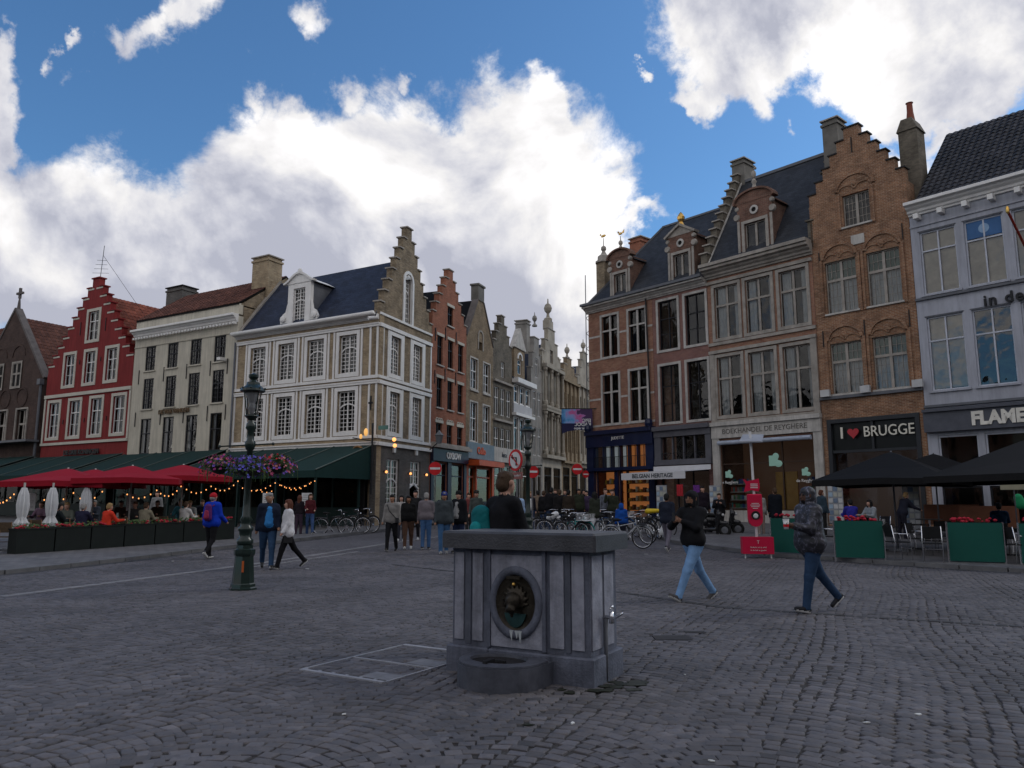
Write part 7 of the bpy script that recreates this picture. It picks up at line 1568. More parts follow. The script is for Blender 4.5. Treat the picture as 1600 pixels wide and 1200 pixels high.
for j, (u, z) in enumerate(((.9, za + .35), (.95, za + .05))): MB().ball((u + .3, .2, z), .1).build('bulb', lampg, cs)
MB().box(.35, .95, -.0, .03, za + .85, za + 1.05).build('street_name_plate', mat('green_plate', (.10, .20, .17), .5), cs)
# ------------------------------------------------------------------ surface nets: one continuous skin round a set of tapered limbs
def surface(prims, vox, k=.035):
    """prims: (p, q, rp, rq, (sx,sy) or None, material index). Returns verts, quads, material per quad"""
    lo = np.array([1e9] * 3); hi = -lo
    for p, q, a, b, sc, mi, *kk in prims:
        r = max(a, b) * 1.35
        for e in (p, q): lo = np.minimum(lo, np.array(e) - r); hi = np.maximum(hi, np.array(e) + r)
    lo -= 2 * vox; hi += 2 * vox; n = np.ceil((hi - lo) / vox).astype(int) + 1
    ax = [lo[i] + vox * np.arange(n[i]) for i in range(3)]; F = np.full(n, 9.0); Idn = np.full(n, 9.0); I = np.zeros(n, np.int16)
    for p, q, a, b, sc, mi, *kk in prims:
        kq = kk[0] if kk else k; p, q = np.array(p, float), np.array(q, float); m = max(a, b) * (max(1, *(sc or (1, 1)))) + kq * 2 + vox * 2; l = np.minimum(p, q) - m; h = np.maximum(p, q) + m
        s0 = [max(0, int((l[i] - lo[i]) / vox)) for i in range(3)]; s1 = [min(n[i], int((h[i] - lo[i]) / vox) + 2) for i in range(3)]; sl_ = tuple(slice(s0[i], s1[i]) for i in range(3))
        X_, Y_, Z_ = np.meshgrid(ax[0][sl_[0]], ax[1][sl_[1]], ax[2][sl_[2]], indexing='ij'); d = q - p; L2 = max(1e-9, d @ d)
        t = np.clip(((X_ - p[0]) * d[0] + (Y_ - p[1]) * d[1] + (Z_ - p[2]) * d[2]) / L2, 0, 1); sx, sy = sc or (1, 1)
        dist = np.sqrt(((X_ - p[0] - t * d[0]) / sx) ** 2 + ((Y_ - p[1] - t * d[1]) / sy) ** 2 + (Z_ - p[2] - t * d[2]) ** 2) - (a + (b - a) * t)
        f = F[sl_]; hh = np.clip(.5 + .5 * (f - dist) / kq, 0, 1); F[sl_] = f * (1 - hh) + dist * hh - kq * hh * (1 - hh)
        c = dist < Idn[sl_]; Idn[sl_][c] = dist[c]; I[sl_][c] = mi
    ins = F < 0; A = n - 1; cnt = np.zeros(A, int); S = np.zeros(tuple(A) + (3,)); C_ = np.zeros(A, int)
    for dx in (0, 1):
        for dy in (0, 1):
            for dz in (0, 1): cnt += ins[dx:dx + A[0], dy:dy + A[1], dz:dz + A[2]]
    for axis in range(3):
        o1, o2 = [i for i in range(3) if i != axis]
        for u in (0, 1):
            for v in (0, 1):
                a0 = [0, 0, 0]; a0[o1], a0[o2] = u, v; a1 = list(a0); a1[axis] = 1
                f0 = F[a0[0]:a0[0] + A[0], a0[1]:a0[1] + A[1], a0[2]:a0[2] + A[2]]; f1 = F[a1[0]:a1[0] + A[0], a1[1]:a1[1] + A[1], a1[2]:a1[2] + A[2]]
                ch = (f0 < 0) != (f1 < 0); t = np.where(ch, f0 / np.where(ch, f0 - f1, 1), 0); C_ += ch
                S[..., o1] += ch * u; S[..., o2] += ch * v; S[..., axis] += t
    act = (cnt > 0) & (cnt < 8); idx = -np.ones(A, int); w = np.argwhere(act); idx[act] = np.arange(len(w))
    verts = (w + S[act] / np.maximum(C_[act], 1)[:, None]) * vox + lo; vm_ = I[tuple(w.T)]; quads = []
    for axis in range(3):
        o1, o2 = [(1, 2), (2, 0), (0, 1)][axis]; s0 = [slice(1, A[i]) for i in range(3)]; s0[axis] = slice(0, A[axis]); s1 = list(s0); s1[axis] = slice(1, A[axis] + 1)
        a, b = ins[tuple(s0)], ins[tuple(s1)]
        for cond, flip in ((a & ~b, False), (~a & b, True)):
            e = np.argwhere(cond)
            if not len(e): continue
            for i in range(3):
                if i != axis: e[:, i] += 1
            d1 = np.zeros(3, int); d1[o1] = 1; d2 = np.zeros(3, int); d2[o2] = 1
            c = [idx[tuple((e - x).T)] for x in (d1 + d2, d2, 0 * d1, d1)]; q = np.stack(c, 1); quads.append(q[:, ::-1] if flip else q)
    Q = np.concatenate(quads); m4 = vm_[Q]; mats_ = np.array([m4[:, 2]])[0]
    return verts, Q, mats_
def skin_object(name, prims, vox, mats_, parent, k=.035, smooth=True):
    v, q, mi = surface(prims, vox, k); me = bpy.data.meshes.new(name); me.vertices.add(len(v)); me.vertices.foreach_set('co', v.astype(np.float32).ravel())
    me.loops.add(q.size); me.loops.foreach_set('vertex_index', q.astype(np.int32).ravel()); me.polygons.add(len(q)); me.polygons.foreach_set('loop_start', (np.arange(len(q)) * 4).astype(np.int32)); me.polygons.foreach_set('loop_total', np.full(len(q), 4, np.int32))
    for m in mats_: me.materials.append(m)
    me.polygons.foreach_set('material_index', mi.astype(np.int32)); me.update(calc_edges=True)
    if smooth: me.shade_smooth()
    o = bpy.data.objects.new(name, me); COL.objects.link(o); o.parent = parent; return o
# lion mask on the fountain roundel
LM = [((cxm, .03, czm + .02), (cxm, -.02, czm + .02), .085, .075, None, 0), ((cxm, -.03, czm - .02), (cxm, -.075, czm - .04), .05, .035, None, 0), ((cxm - .028, -.075, czm - .055), (cxm + .028, -.075, czm - .055), .022, .022, None, 0),
      ((cxm - .045, -.02, czm + .045), (cxm - .03, -.035, czm + .03), .022, .018, None, 0), ((cxm + .045, -.02, czm + .045), (cxm + .03, -.035, czm + .03), .022, .018, None, 0), ((cxm, -.05, czm - .09), (cxm, -.05, czm - .11), .02, .014, None, 0)]
for i in range(11):
    a = R(-30 + 24 * i); LM.append(((cxm + .075 * math.cos(a), .012, czm + .02 + .08 * math.sin(a)), (cxm + .125 * math.cos(a + .3), .018, czm + .02 + .135 * math.sin(a + .3)), .024, .011, None, 0, .012))
skin_object('lion_mask', LM, .0075, [bronze], FT, .02)
# ------------------------------------------------------------------ people
skm = {n: mat('skin_' + n, c, .55, .06, 6) for n, c in (('fair', (.46, .26, .19)), ('mid', (.30, .16, .10)), ('tan', (.20, .10, .06)), ('dark', (.09, .045, .03)))}
CM = {}
def cloth(name, c, rough=.85, var=.16, scale=7):
    if name in CM: return CM[name]
    m = mat(name, c, rough, var, scale, 1.0, 9, spec=.12); CM[name] = m; return m
def jean(name, c): return cloth(name, c, .85, .25, 5)
PEOPLE = 0
def person(label, loc, rz, H_=1.75, skin='fair', hair='brown', top=(.1, .1, .1), bottom=(.02, .02, .02), shoe=(.02, .02, .02), pose='stand', legs=None, arms=None, bulk=0.0, long_=0.0, hood=False, cap=None, longhair=False,
           vox=.02, lean=0.0, turn=0.0, female=False, beard=False, inner=None, topm=None, sole=True, fingers=False, name='person', wide=1.0, group=None, nod=0.0, skirt=None, scarf=None, bald=False):
    """local front is -y. legs: ((thigh, knee), (thigh, knee)) ; arms: ((pitch, out, elbow, inward)...) in degrees"""
    s = H_ / 1.75; t = thing(name, label, 'person', loc, rz, group)
    hc_ = {'brown': (.06, .035, .02), 'black': (.01, .009, .009), 'grey': (.25, .24, .23), 'blond': (.28, .18, .08), 'auburn': (.10, .035, .02)}[hair]
    M_ = [skm[skin], mat('hair_' + hair, hc_, .7, .3, 40, .5, 120), topm or cloth('top_%d_%d_%d' % tuple(int(c * 999) for c in top), top), jean('bottom_%d_%d_%d' % tuple(int(c * 999) for c in bottom), bottom),
          mat('shoe_%d_%d_%d' % tuple(int(c * 999) for c in shoe), shoe, .5), mat('shoe_sole_white', (.55, .55, .54), .6), cloth('inner_%d_%d_%d' % tuple(int(c * 999) for c in (inner or (.4, .4, .4))), inner or (.4, .4, .4))]
    P = []; V_ = lambda *a: Vector(a) * s
    hipz = .93; sit = pose == 'sit'
    if sit: hipz = .52
    legs = legs or (((88, 88), (84, 82)) if sit else ((4, 4), (-4, 6))); sh_w, hip_w = (.175 if not female else .155) * wide, .085 * wide
    ankles = []
    for sd, (th_, kn) in zip((-1, 1), legs):
        a, b = R(th_), R(th_ - kn); hip = Vector((sd * hip_w, 0, hipz)); knee = hip + Vector((sd * .015, -math.sin(a), -math.cos(a))) * .43; ank = knee + Vector((0, -math.sin(b), -math.cos(b))) * .42; ankles.append((hip, knee, ank, b))
    low = min(q[2].z for q in ankles); dz = .088 - low
    sitd = dz
    for i, (hip, knee, ank, b) in enumerate(ankles):
        hip, knee, ank = hip + Vector((0, 0, dz)), knee + Vector((0, 0, dz)), ank + Vector((0, 0, dz))
        P.append((hip * s, knee * s, (.098 + bulk * .25) * s, .070 * s, (wide, 1), 3)); P.append((knee * s, (ank + Vector((0, 0, .0))) * s, .068 * s, .056 * s, None, 3))
        if skirt and i == 0: pass
        fr = (ank - knee).normalized(); toe = Vector((0, -math.cos(b * .75), math.sin(b * .75) if b < 0 else math.sin(b * .6))); 
        # heel and toe: the shoe points forward, tilted with the shin
        toe = Vector((0, -math.cos(b), math.sin(b))) if abs(b) > .12 else Vector((0, -1, 0)); dn = Vector((0, -math.sin(b), -math.cos(b))) if abs(b) > .12 else Vector((0, 0, -1))
        if sit: toe, dn = Vector((0, -1, 0)), Vector((0, 0, -1))
        heel = ank - toe * .04 + dn * .028; tip = ank + toe * .155 + dn * .040
        P.append((heel * s, tip * s, .040 * s, .032 * s, (1.05, 1), 4, .015))
        if sole: P.append(((heel + dn * .034) * s, (tip + dn * .020) * s, .026 * s, .023 * s, (1.45, 1), 5, .008))
    pel = Vector((0, 0, hipz + dz)); ln = R(lean); up_ = Vector((0, -math.sin(ln), math.cos(ln))); wa = pel + up_ * .17; ch = pel + up_ * .40; shz = pel + up_ * .52; nk = pel + up_ * .60; tr_ = R(turn) ; bl = bulk
    P.append(((pel + Vector((-.06 * wide, 0, .02))) * s, (pel + Vector((.06 * wide, 0, .02))) * s, .105 * s, .105 * s, (1, .95), 3))
    hem = pel - up_ * (long_ - .10 - bl * .6) if not sit else pel + up_ * .05
    if not sit: P.append(((hem + Vector((-.085 * wide, 0, -.02))) * s, (hem + Vector((.085 * wide, 0, -.02))) * s, (.118 + bl * .9) * s, (.118 + bl * .9) * s, (1, .95), 2, .02))
    P.append((hem * s, (wa + Vector((0, -.01, 0))) * s, (.128 + bl) * s, (.125 + bl) * s, (1.22 * wide, .92), 2)); P.append((wa * s, ch * s, (.122 + bl * .9) * s, (.135 + bl * .8) * s, (1.2 * wide, .86), 2))
    sh_v = Vector((math.cos(tr_), math.sin(tr_), 0))
    P.append(((shz - sh_v * sh_w * .75) * s, (shz + sh_v * sh_w * .75) * s, (.075 + bl * .5) * s, (.075 + bl * .5) * s, (1, .95), 2)); P.append(((shz + up_ * .0) * s, nk * s, .085 * s, .052 * s, None, 2, .03))
    if inner: P.append(((wa + Vector((0, -.100 - bl * .8, -.04))) * s, (shz + Vector((0, -.078 - bl * .4, -.05))) * s, .088 * s, .062 * s, (1.1, .8), 6, .008))
    arms = arms or (((6, 8, 12, 0), (-4, 8, 12, 0)) if not sit else ((35, 10, 60, 20), (30, 10, 70, 20)))
    for sd, (pi_, ou, el, inn) in zip((-1, 1), arms):
        a, o_ = R(pi_), R(ou); shd = shz + sh_v * sd * sh_w * 1.0 + up_ * .0; dr_ = Vector((sd * math.sin(o_), -math.sin(a) * math.cos(o_), -math.cos(a) * math.cos(o_))); elb = shd + dr_ * .29
        a2 = R(pi_ + el); o2 = R(ou - inn); d2_ = Vector((sd * math.sin(o2), -math.sin(a2) * math.cos(o2), -math.cos(a2) * math.cos(o2))); wr = elb + d2_ * .25
        P.append((shd * s, elb * s, (.058 + bl * .5) * s, (.046 + bl * .35) * s, None, 2, .03)); P.append((elb * s, wr * s, (.046 + bl * .35) * s, (.034 + bl * .3) * s, None, 2, .03))
        hn = wr + d2_ * .085
        if not fingers: P.append(((wr + d2_ * .02) * s, hn * s, .034 * s, .026 * s, None, 0, .012)); P.append(((wr + d2_ * .03) * s, (wr + d2_ * .07 + Vector((-sd * .03, -.02, 0))) * s, .016 * s, .012 * s, None, 0, .01))
        else:
            pm = wr + d2_ * .075; sideV = d2_.cross(Vector((sd, 0, 0))).normalized() if abs(d2_.x) < .9 else Vector((0, 1, 0)); palm = d2_.cross(sideV).normalized() * sd
            P.append(((wr + d2_ * .01) * s, pm * s, .030 * s, .034 * s, None, 0, .01))
            for fi, (o3, l3) in enumerate(((-.030, .062), (-.010, .072), (.010, .068), (.030, .052))):
                b0 = pm + sideV * o3 + d2_ * .02; b1 = b0 + d2_ * l3 * .5 - palm * .008; b2 = b1 + d2_ * l3 * .35 - palm * .03; P.append((b0 * s, b1 * s, .0105 * s, .0095 * s, None, 0, .004)); P.append((b1 * s, b2 * s, .0095 * s, .0085 * s, None, 0, .004))
            b0 = wr + d2_ * .03 - sideV * .025; P.append((b0 * s, (b0 + d2_ * .05 - sideV * .025 - palm * .015) * s, .013 * s, .010 * s, None, 0, .006))
        if sd == -1: t['_lh'] = tuple((hn * s)); 
        else: t['_rh'] = tuple((hn * s))
    # head
    hy = Vector((0, -math.sin(R(nod)) * .03, 0)); hcn = nk + up_ * .13 + hy + Vector((0, -.015, 0)); fw_ = Vector((math.sin(tr_ * 1.0), -math.cos(tr_ * 1.0), 0)) if turn else Vector((0, -1, 0)); sdv = Vector((-fw_.y, fw_.x, 0))
    P.append((nk * s, (hcn - Vector((0, 0, .05))) * s, .052 * s, .05 * s, None, 0, .02)); P.append(((hcn + Vector((0, 0, .018)) - fw_ * .012) * s, (hcn - Vector((0, 0, .020)) + fw_ * .012) * s, .092 * s, .078 * s, (.90, 1.0) if abs(fw_.y) > .7 else (1, .9), 0, .02))
    P.append(((hcn + fw_ * .045 - Vector((0, 0, .062))) * s, (hcn + fw_ * .055 - Vector((0, 0, .068))) * s, .040 * s, .036 * s, None, 1 if beard else 0, .02))
    P.append(((hcn + fw_ * .088 + Vector((0, 0, -.002))) * s, (hcn + fw_ * .103 - Vector((0, 0, .022))) * s, .011 * s, .014 * s, None, 0, .01))
    if vox <= .016:
        for e in (-1, 1): P.append(((hcn + sdv * e * .086 - Vector((0, 0, .01))) * s, (hcn + sdv * e * .088 + Vector((0, 0, .02))) * s, .016 * s, .017 * s, None, 0, .008)); P.append(((hcn + sdv * e * .033 + fw_ * .083 + Vector((0, 0, .018))) * s, (hcn + sdv * e * .036 + fw_ * .083 + Vector((0, 0, .018))) * s, .0095 * s, .0095 * s, None, 1, .004))
        P.append(((hcn + sdv * -.02 + fw_ * .086 - Vector((0, 0, .052))) * s, (hcn + sdv * .02 + fw_ * .086 - Vector((0, 0, .052))) * s, .009 * s, .009 * s, None, 0, .004))
    if scarf: P.append(((nk + Vector((-.03, -.01, -.01))) * s, (nk + Vector((.03, -.01, -.01))) * s, .075 * s, .075 * s, None, 6, .02))
    if hood: # hood drawn over the head
        P.append(((hcn + Vector((0, 0, .035)) - fw_ * .035) * s, (hcn - Vector((0, 0, .06)) - fw_ * .045) * s, .108 * s, .105 * s, None, 2, .02)); P.append(((hcn + Vector((0, 0, .075)) + fw_ * .03) * s, (hcn + Vector((0, 0, .075)) - fw_ * .02) * s, .052 * s, .06 * s, (1.2, 1), 2, .02))
        for e in (-1, 1): P.append(((hcn + sdv * e * .082 + fw_ * .03 + Vector((0, 0, .05))) * s, (hcn + sdv * e * .07 + fw_ * .035 - Vector((0, 0, .10))) * s, .022 * s, .03 * s, None, 2, .015))
    skin_object('body', P, vox * s, M_, t, .03)
    if skirt:
        pass
    # hair as a child of its own
    hp = []; hs_ = lambda v: v * s
    if not hood and not bald:
        hp = [((hcn + Vector((0, 0, .045)) - fw_ * .02) * s, (hcn - fw_ * .05 - Vector((0, 0, .015))) * s, .086 * s, .076 * s, None, 0), ((hcn + Vector((0, 0, .078)) + fw_ * .045) * s, (hcn + Vector((0, 0, .08)) - fw_ * .02) * s, .040 * s, .052 * s, (1.3, 1), 0)]
        if longhair: hp += [((hcn - fw_ * .05) * s, (hcn - fw_ * .07 - Vector((0, 0, .20))) * s, .085 * s, .06 * s, (1.15, .8), 0)] + [((hcn + sdv * e * .075 + Vector((0, 0, .03))) * s, (hcn + sdv * e * .075 - Vector((0, 0, .15))) * s, .035 * s, .03 * s, None, 0) for e in (-1, 1)]
        if vox <= .016:
            rr_ = random.Random(len(label))
            for i in range(16):
                a = rr_.uniform(0, 6.28); b_ = rr_.uniform(.2, 1.2); dd = Vector((math.cos(a) * math.sin(b_), math.sin(a) * math.sin(b_), math.cos(b_))); c = hcn + Vector((0, 0, .035)) - fw_ * .025 + dd * .082
                hp.append((c * s, (c + dd * .010 + Vector((rr_.uniform(-.02, .02), rr_.uniform(-.02, .02), -.01))) * s, .016 * s, .010 * s, None, 0, .012))
        skin_object('hair', hp, max(.009, vox * .8) * s, [M_[1]], t, .02)
    if cap:
        cm_ = cloth('cap_%d_%d_%d' % tuple(int(c * 999) for c in cap), cap); skin_object('cap', [((hcn + Vector((0, 0, .055)) - fw_ * .01) * s, (hcn + Vector((0, 0, .05)) - fw_ * .03) * s, .094 * s, .094 * s, None, 0), ((hcn + fw_ * .08 + Vector((0, 0, .04))) * s, (hcn + fw_ * .15 + Vector((0, 0, .032))) * s, .02 * s, .013 * s, (2.0, 1) if abs(fw_.y) > .7 else (1, 2.0), 0)], max(.011, vox * .8) * s, [cm_], t, .02)
    t['_s'] = s; t['_ch'] = tuple(ch * s); t['_pel'] = tuple(pel * s)
    return t
def backpack(t, c1, c2, label, sz=1.0, off=.20):
    """a pack worn on the back: a thing held by the person"""
    m1, m2 = cloth('pack_%d_%d_%d' % tuple(int(c * 999) for c in c1), c1, .6), cloth('pack_%d_%d_%d' % tuple(int(c * 999) for c in c2), c2, .6); ch = Vector(t['_ch']); r = thing('backpack', label, 'backpack', t.location, t.rotation_euler[2])
    skin_object('pack_body', [((ch + Vector((0, off, .08)) * 1), (ch + Vector((0, off, -.22))), .11 * sz, .13 * sz, (1.25, .85), 0)], .016, [m1], r, .03); skin_object('front_pocket', [((ch + Vector((0, off + .09 * sz, -.06))), (ch + Vector((0, off + .10 * sz, -.2))), .07 * sz, .085 * sz, (1.3, .7), 0)], .014, [m2], r, .03)
    for e in (-1, 1): MB().tube([ch + Vector((e * .10, off - .06, .10)), ch + Vector((e * .12, .02, .175)), ch + Vector((e * .13, -.13, .08)), ch + Vector((e * .14, -.10, -.12)), ch + Vector((e * .13, off - .08, -.2))], .016, 6).build('strap', m2, r, True)
    return r
def G3(px, py): return ground_pt(px, py)
# --- the man leaning on the fountain with a teal backpack
p = at(782, 8.50); man1 = person('man in black jacket leaning on the fountain top, seen from behind', (p.x, p.y, p.z), R(130), 1.86, 'fair', 'brown', (.010, .010, .012), (.02, .025, .04), (.02, .02, .02), legs=((6, 8), (-2, 6)), arms=((20, 6, 50, 10), (30, 10, 60, 10)), bulk=.025, long_=.05, vox=.013, lean=5, turn=0, fingers=True)
bp1 = backpack(man1, (.005, .12, .13), (.01, .22, .23), 'teal backpack hanging off the shoulder of the man at the fountain', .95, .135)
bp1.location = Vector(bp1.location) + Vector((-.01, .0, -.05)); bp1.rotation_euler = (0, R(8), R(130))
# --- hooded man with crossed arms, jeans
p = G3(1086, 938); pA = p
manA = person('bearded man in black hooded jacket and light blue jeans with his forearms raised', (p.x, p.y, p.z), R(-66), 1.80, 'tan', 'black', (.012, .012, .014), (.17, .30, .50), (.07, .065, .065), legs=((-24, 12), (28, 3)), arms=((38, 12, 92, 72), (34, 12, 98, 70)), bulk=.04, long_=.0, hood=True, beard=True, vox=.0125, fingers=True, wide=1.05, turn=22)
lh = Vector(manA['_lh']); ph = thing('mobile_phone', 'black phone held by the bearded man in the hooded jacket', 'phone', manA.location, manA.rotation_euler[2]); MB().box(lh.x - .035, lh.x + .035, lh.y - .035, lh.y - .022, lh.z - .02, lh.z + .12).build('phone_body', IRON, ph)
# --- man with paper cup, patterned puffer jacket
def camo():
    m = bpy.data.materials.new('patterned_puffer'); m.use_nodes = True; t = m.node_tree; b = t.nodes['Principled BSDF']; b.inputs['Roughness'].default_value = .6; tcn = t.nodes.new('ShaderNodeTexCoord')
    n = t.nodes.new('ShaderNodeTexVoronoi'); n.inputs['Scale'].default_value = 12; t.links.new(tcn.outputs['Object'], n.inputs['Vector']); n2 = t.nodes.new('ShaderNodeTexNoise'); n2.inputs['Scale'].default_value = 10; n2.inputs['Detail'].default_value = 5; n2.inputs['Distortion'].default_value = 2; t.links.new(tcn.outputs['Object'], n2.inputs['Vector'])
    r = t.nodes.new('ShaderNodeValToRGB'); t.links.new(n2.outputs['Fac'], r.inputs[0]); e = r.color_ramp.elements; e[0].position = .45; e[0].color = (.014, .014, .020, 1); e[1].position = .68; e[1].color = (.16, .16, .21, 1); x = e.new(.56); x.color = (.035, .035, .05, 1); t.links.new(r.outputs[0], b.inputs['Base Color'])
    w = t.nodes.new('ShaderNodeTexWave'); w.bands_direction = 'Z'; w.inputs['Scale'].default_value = 3; w.inputs['Distortion'].default_value = 1; t.links.new(tcn.outputs['Object'], w.inputs['Vector']); bp = t.nodes.new('ShaderNodeBump'); bp.inputs['Distance'].default_value = .012; bp.inputs['Strength'].default_value = .35; t.links.new(w.outputs['Fac'], bp.inputs['Height']); t.links.new(bp.outputs[0], b.inputs['Normal']); return m
p = G3(1272, 957)
manB = person('man in patterned hooded puffer jacket and dark jeans walking left with a paper cup', (p.x, p.y, p.z), R(-78), 1.76, 'dark', 'black', (.03, .03, .04), (.025, .050, .10), (.012, .012, .015), legs=((-26, 14), (14, 4)), arms=((-22, 10, 18, 0), (26, 8, 75, 8)), bulk=.075, long_=.06, hood=True, beard=True, vox=.0125, topm=camo(), fingers=True, wide=1.05)
lh = Vector(manB['_rh']); cu_ = thing('paper_cup', 'white paper cup with a red mark held by the man in the patterned jacket', 'cup', manB.location, manB.rotation_euler[2]); MB().lathe([(.032, -.07), (.043, .06)], lh + Vector((0, -.05, .01)), 14).build('cup', swh, cu_, True); MB().lathe([(.046, 0), (.046, .015)], lh + Vector((0, -.05, .07)), 14).build('lid', swh, cu_); MB().lathe([(.0375, 0), (.0395, .04)], lh + Vector((0, -.05, -.03)), 14, cap=False).build('red_label', sred, cu_)
# --- walking couple by the lamp
p = G3(416, 889); m3 = person('man in open navy jacket over a blue shirt walking beside the woman in white', (p.x, p.y, p.z), R(18), 1.78, 'mid', 'grey', (.014, .020, .038), (.030, .065, .13), (.02, .02, .02), legs=((-20, 12), (14, 4)), arms=((-14, 8, 10, 0), (10, 8, 30, 5)), bulk=.04, long_=.04, inner=(.035, .19, .46), vox=.0155, wide=1.1, turn=20)
p = G3(447, 889); w1 = person('woman in white jacket and black trousers walking beside the man in navy', (p.x, p.y, p.z), R(-62), 1.64, 'fair', 'auburn', (.62, .62, .64), (.010, .010, .012), (.02, .02, .02), legs=((-27, 14), (20, 6)), arms=((-6, 8, 20, 0), (8, 8, 25, 0)), bulk=.05, long_=.10, longhair=True, female=True, vox=.0155)
sh = Vector(w1['_rh']); bg_ = thing('shoulder_bag', 'small black handbag hanging at the side of the woman in white', 'bag', w1.location, w1.rotation_euler[2]); bbox(MB(), .13, .19, -.12, .08, .62, .80, .015).build('bag_body', IRON, bg_); MB().tube([(.16, -.1, .79), (.19, -.04, 1.0), (.16, .06, .79)], .007, 5).build('strap', IRON, bg_)
# --- man in blue jacket and red cap
p = G3(328, 873); m4 = person('man in bright blue jacket and red cap walking towards the terrace', (p.x, p.y, p.z), R(165), 1.76, 'fair', 'grey', (.008, .040, .42), (.010, .010, .012), (.02, .02, .03), legs=((-8, 34), (6, 2)), arms=((10, 10, 40, 0), (-5, 10, 20, 0)), bulk=.055, long_=.05, cap=(.42, .02, .03), vox=.0155)
backpack(m4, (.10, .02, .12), (.28, .03, .08), 'purple and red backpack on the man in the blue jacket', .75, .20)
# --- group crossing left of the fountain
def at_feet(px, py, *a, **k): p = G3(px, py); return person(a[0], (p.x, p.y, p.z), R(a[1]), *a[2:], **k)
gm = at_feet(611, 861, 'man in light grey sweater with a dark cross body strap', -8, 1.70, 'mid', 'black', (.21, .20, .19), (.012, .012, .014), (.015, .015, .015), vox=.017, legs=((13, 5), (-12, 8)), wide=1.06, bulk=.025, long_=.03)
cb = thing('crossbody_bag', 'dark cross body bag worn over the light grey sweater', 'bag', gm.location, gm.rotation_euler[2]); MB().tube([(-.13, -.10, 1.42), (-.02, -.20, 1.22), (.16, -.16, 1.02), (.20, 0, .96)], .016, 5).build('strap', IRON, cb); bbox(MB(), .15, .24, -.14, .04, .88, 1.02, .01).build('bag_body', IRON, cb)
at_feet(637, 858, 'woman in black sweater and brown trousers with a brown bag', 6, 1.66, 'tan', 'black', (.012, .012, .013), (.115, .065, .045), (.5, .5, .48), vox=.017, legs=((12, 6), (-12, 10)), wide=1.12, bulk=.035, longhair=True, female=True)
at_feet(648, 844, 'man behind the woman in black, white shoes showing', 0, 1.80, 'fair', 'black', (.02, .02, .022), (.02, .02, .025), (.5, .5, .5), vox=.022, legs=((12, 4), (-10, 10)))
at_feet(626, 846, 'young woman with dark hair half hidden behind the grey sweater', 0, 1.62, 'fair', 'black', (.35, .33, .32), (.03, .03, .04), (.5, .5, .5), vox=.022, longhair=True, female=True)
at_feet(665, 859, 'man in mauve grey hooded sweatshirt and blue jeans, seen from behind', 178, 1.74, 'fair', 'grey', (.155, .135, .15), (.055, .12, .25), (.02, .02, .025), vox=.017, legs=((3, 3), (-4, 5)), bulk=.035)
at_feet(693, 866, 'man in dark grey jacket, blue cap and jeans facing the square', 8, 1.78, 'mid', 'grey', (.045, .055, .062), (.05, .12, .24), (.22, .22, .22), cap=(.03, .04, .16), vox=.017, legs=((7, 3), (-10, 8)), bulk=.05, long_=.06)
at_feet(716, 864, 'man in black jacket and black cap left of the fountain top', -30, 1.80, 'fair', 'black', (.010, .011, .014), (.02, .03, .07), (.03, .03, .03), cap=(.012, .012, .012), inner=(.3, .3, .3), vox=.017, bulk=.06, long_=.08)
at_feet(483, 838, 'woman in dark red top and jeans striding past the terrace', 20, 1.68, 'fair', 'brown', (.08, .015, .02), (.04, .075, .17), (.02, .02, .02), vox=.018, legs=((-6, 4), (26, 4)), longhair=True, female=True, arms=((20, 10, 60, 20), (10, 10, 60, 20)))
at_feet(466, 838, 'person in dark clothes standing behind the striding woman', 160, 1.62, 'fair', 'auburn', (.02, .015, .02), (.06, .04, .06), (.02, .02, .02), vox=.022, longhair=True)
at_feet(808, 850, 'person in pale blue jacket with a dark backpack beyond the fountain', 175, 1.74, 'fair', 'black', (.30, .42, .60), (.03, .03, .05), (.03, .03, .03), vox=.018, bulk=.06, long_=.05)
at_feet(744, 846, 'man with greying beard before the orange shop front', 0, 1.78, 'fair', 'brown', (.06, .07, .065), (.03, .03, .03), (.03, .03, .03), cap=(.02, .02, .02), vox=.022)
at_feet(732, 838, 'person in muted red coat behind the man in the black cap', 20, 1.66, 'fair', 'brown', (.15, .04, .04), (.03, .03, .03), (.03, .03, .03), vox=.025)
at_feet(829, 832, 'blond woman in dark blazer and white blouse in the side street', 0, 1.68, 'fair', 'blond', (.012, .012, .02), (.03, .06, .15), (.02, .02, .02), inner=(.6, .6, .6), vox=.02, longhair=True, female=True)
SC_ = [(862, 833, 'broad man in black coat standing in the side street crowd', (.010, .010, .012), 1.84, 170, .07), (875, 834, 'person in black jacket in the middle of the side street crowd', (.014, .013, .014), 1.76, 190, .06), (889, 835, 'person in dark brown jacket at the right of the side street crowd', (.030, .022, .016), 1.74, 150, .05), (850, 831, 'person in black with a pale collar in the side street crowd', (.012, .012, .014), 1.70, 150, .05),
       (868, 827, 'person in charcoal coat deeper in the side street', (.022, .022, .025), 1.75, 10, .04), (883, 826, 'person in dusky blue jacket deeper in the side street', (.03, .035, .05), 1.72, 0, .03), (841, 828, 'person in beige coat further down the side street', (.16, .12, .09), 1.70, 180, .03), (905, 830, 'person in olive jacket near the navy shop corner', (.030, .035, .022), 1.76, 20, .04), (917, 829, 'person in dark purple top near the navy shop corner', (.05, .035, .07), 1.68, -20, .03), (912, 826, 'person with black hood behind the olive jacket', (.012, .012, .012), 1.72, 60, .04)]
for px, py, lb, c, hh, rz, bl in SC_: at_feet(px, py, lb, rz, hh, rnd.choice(['fair', 'mid', 'tan']), rnd.choice(['brown', 'black', 'black']), c, rnd.choice([(.02, .02, .025), (.03, .05, .10), (.05, .045, .04)]), (.02, .02, .02), vox=.026, bulk=bl, long_=.05, group='people in the mouth of the side street')
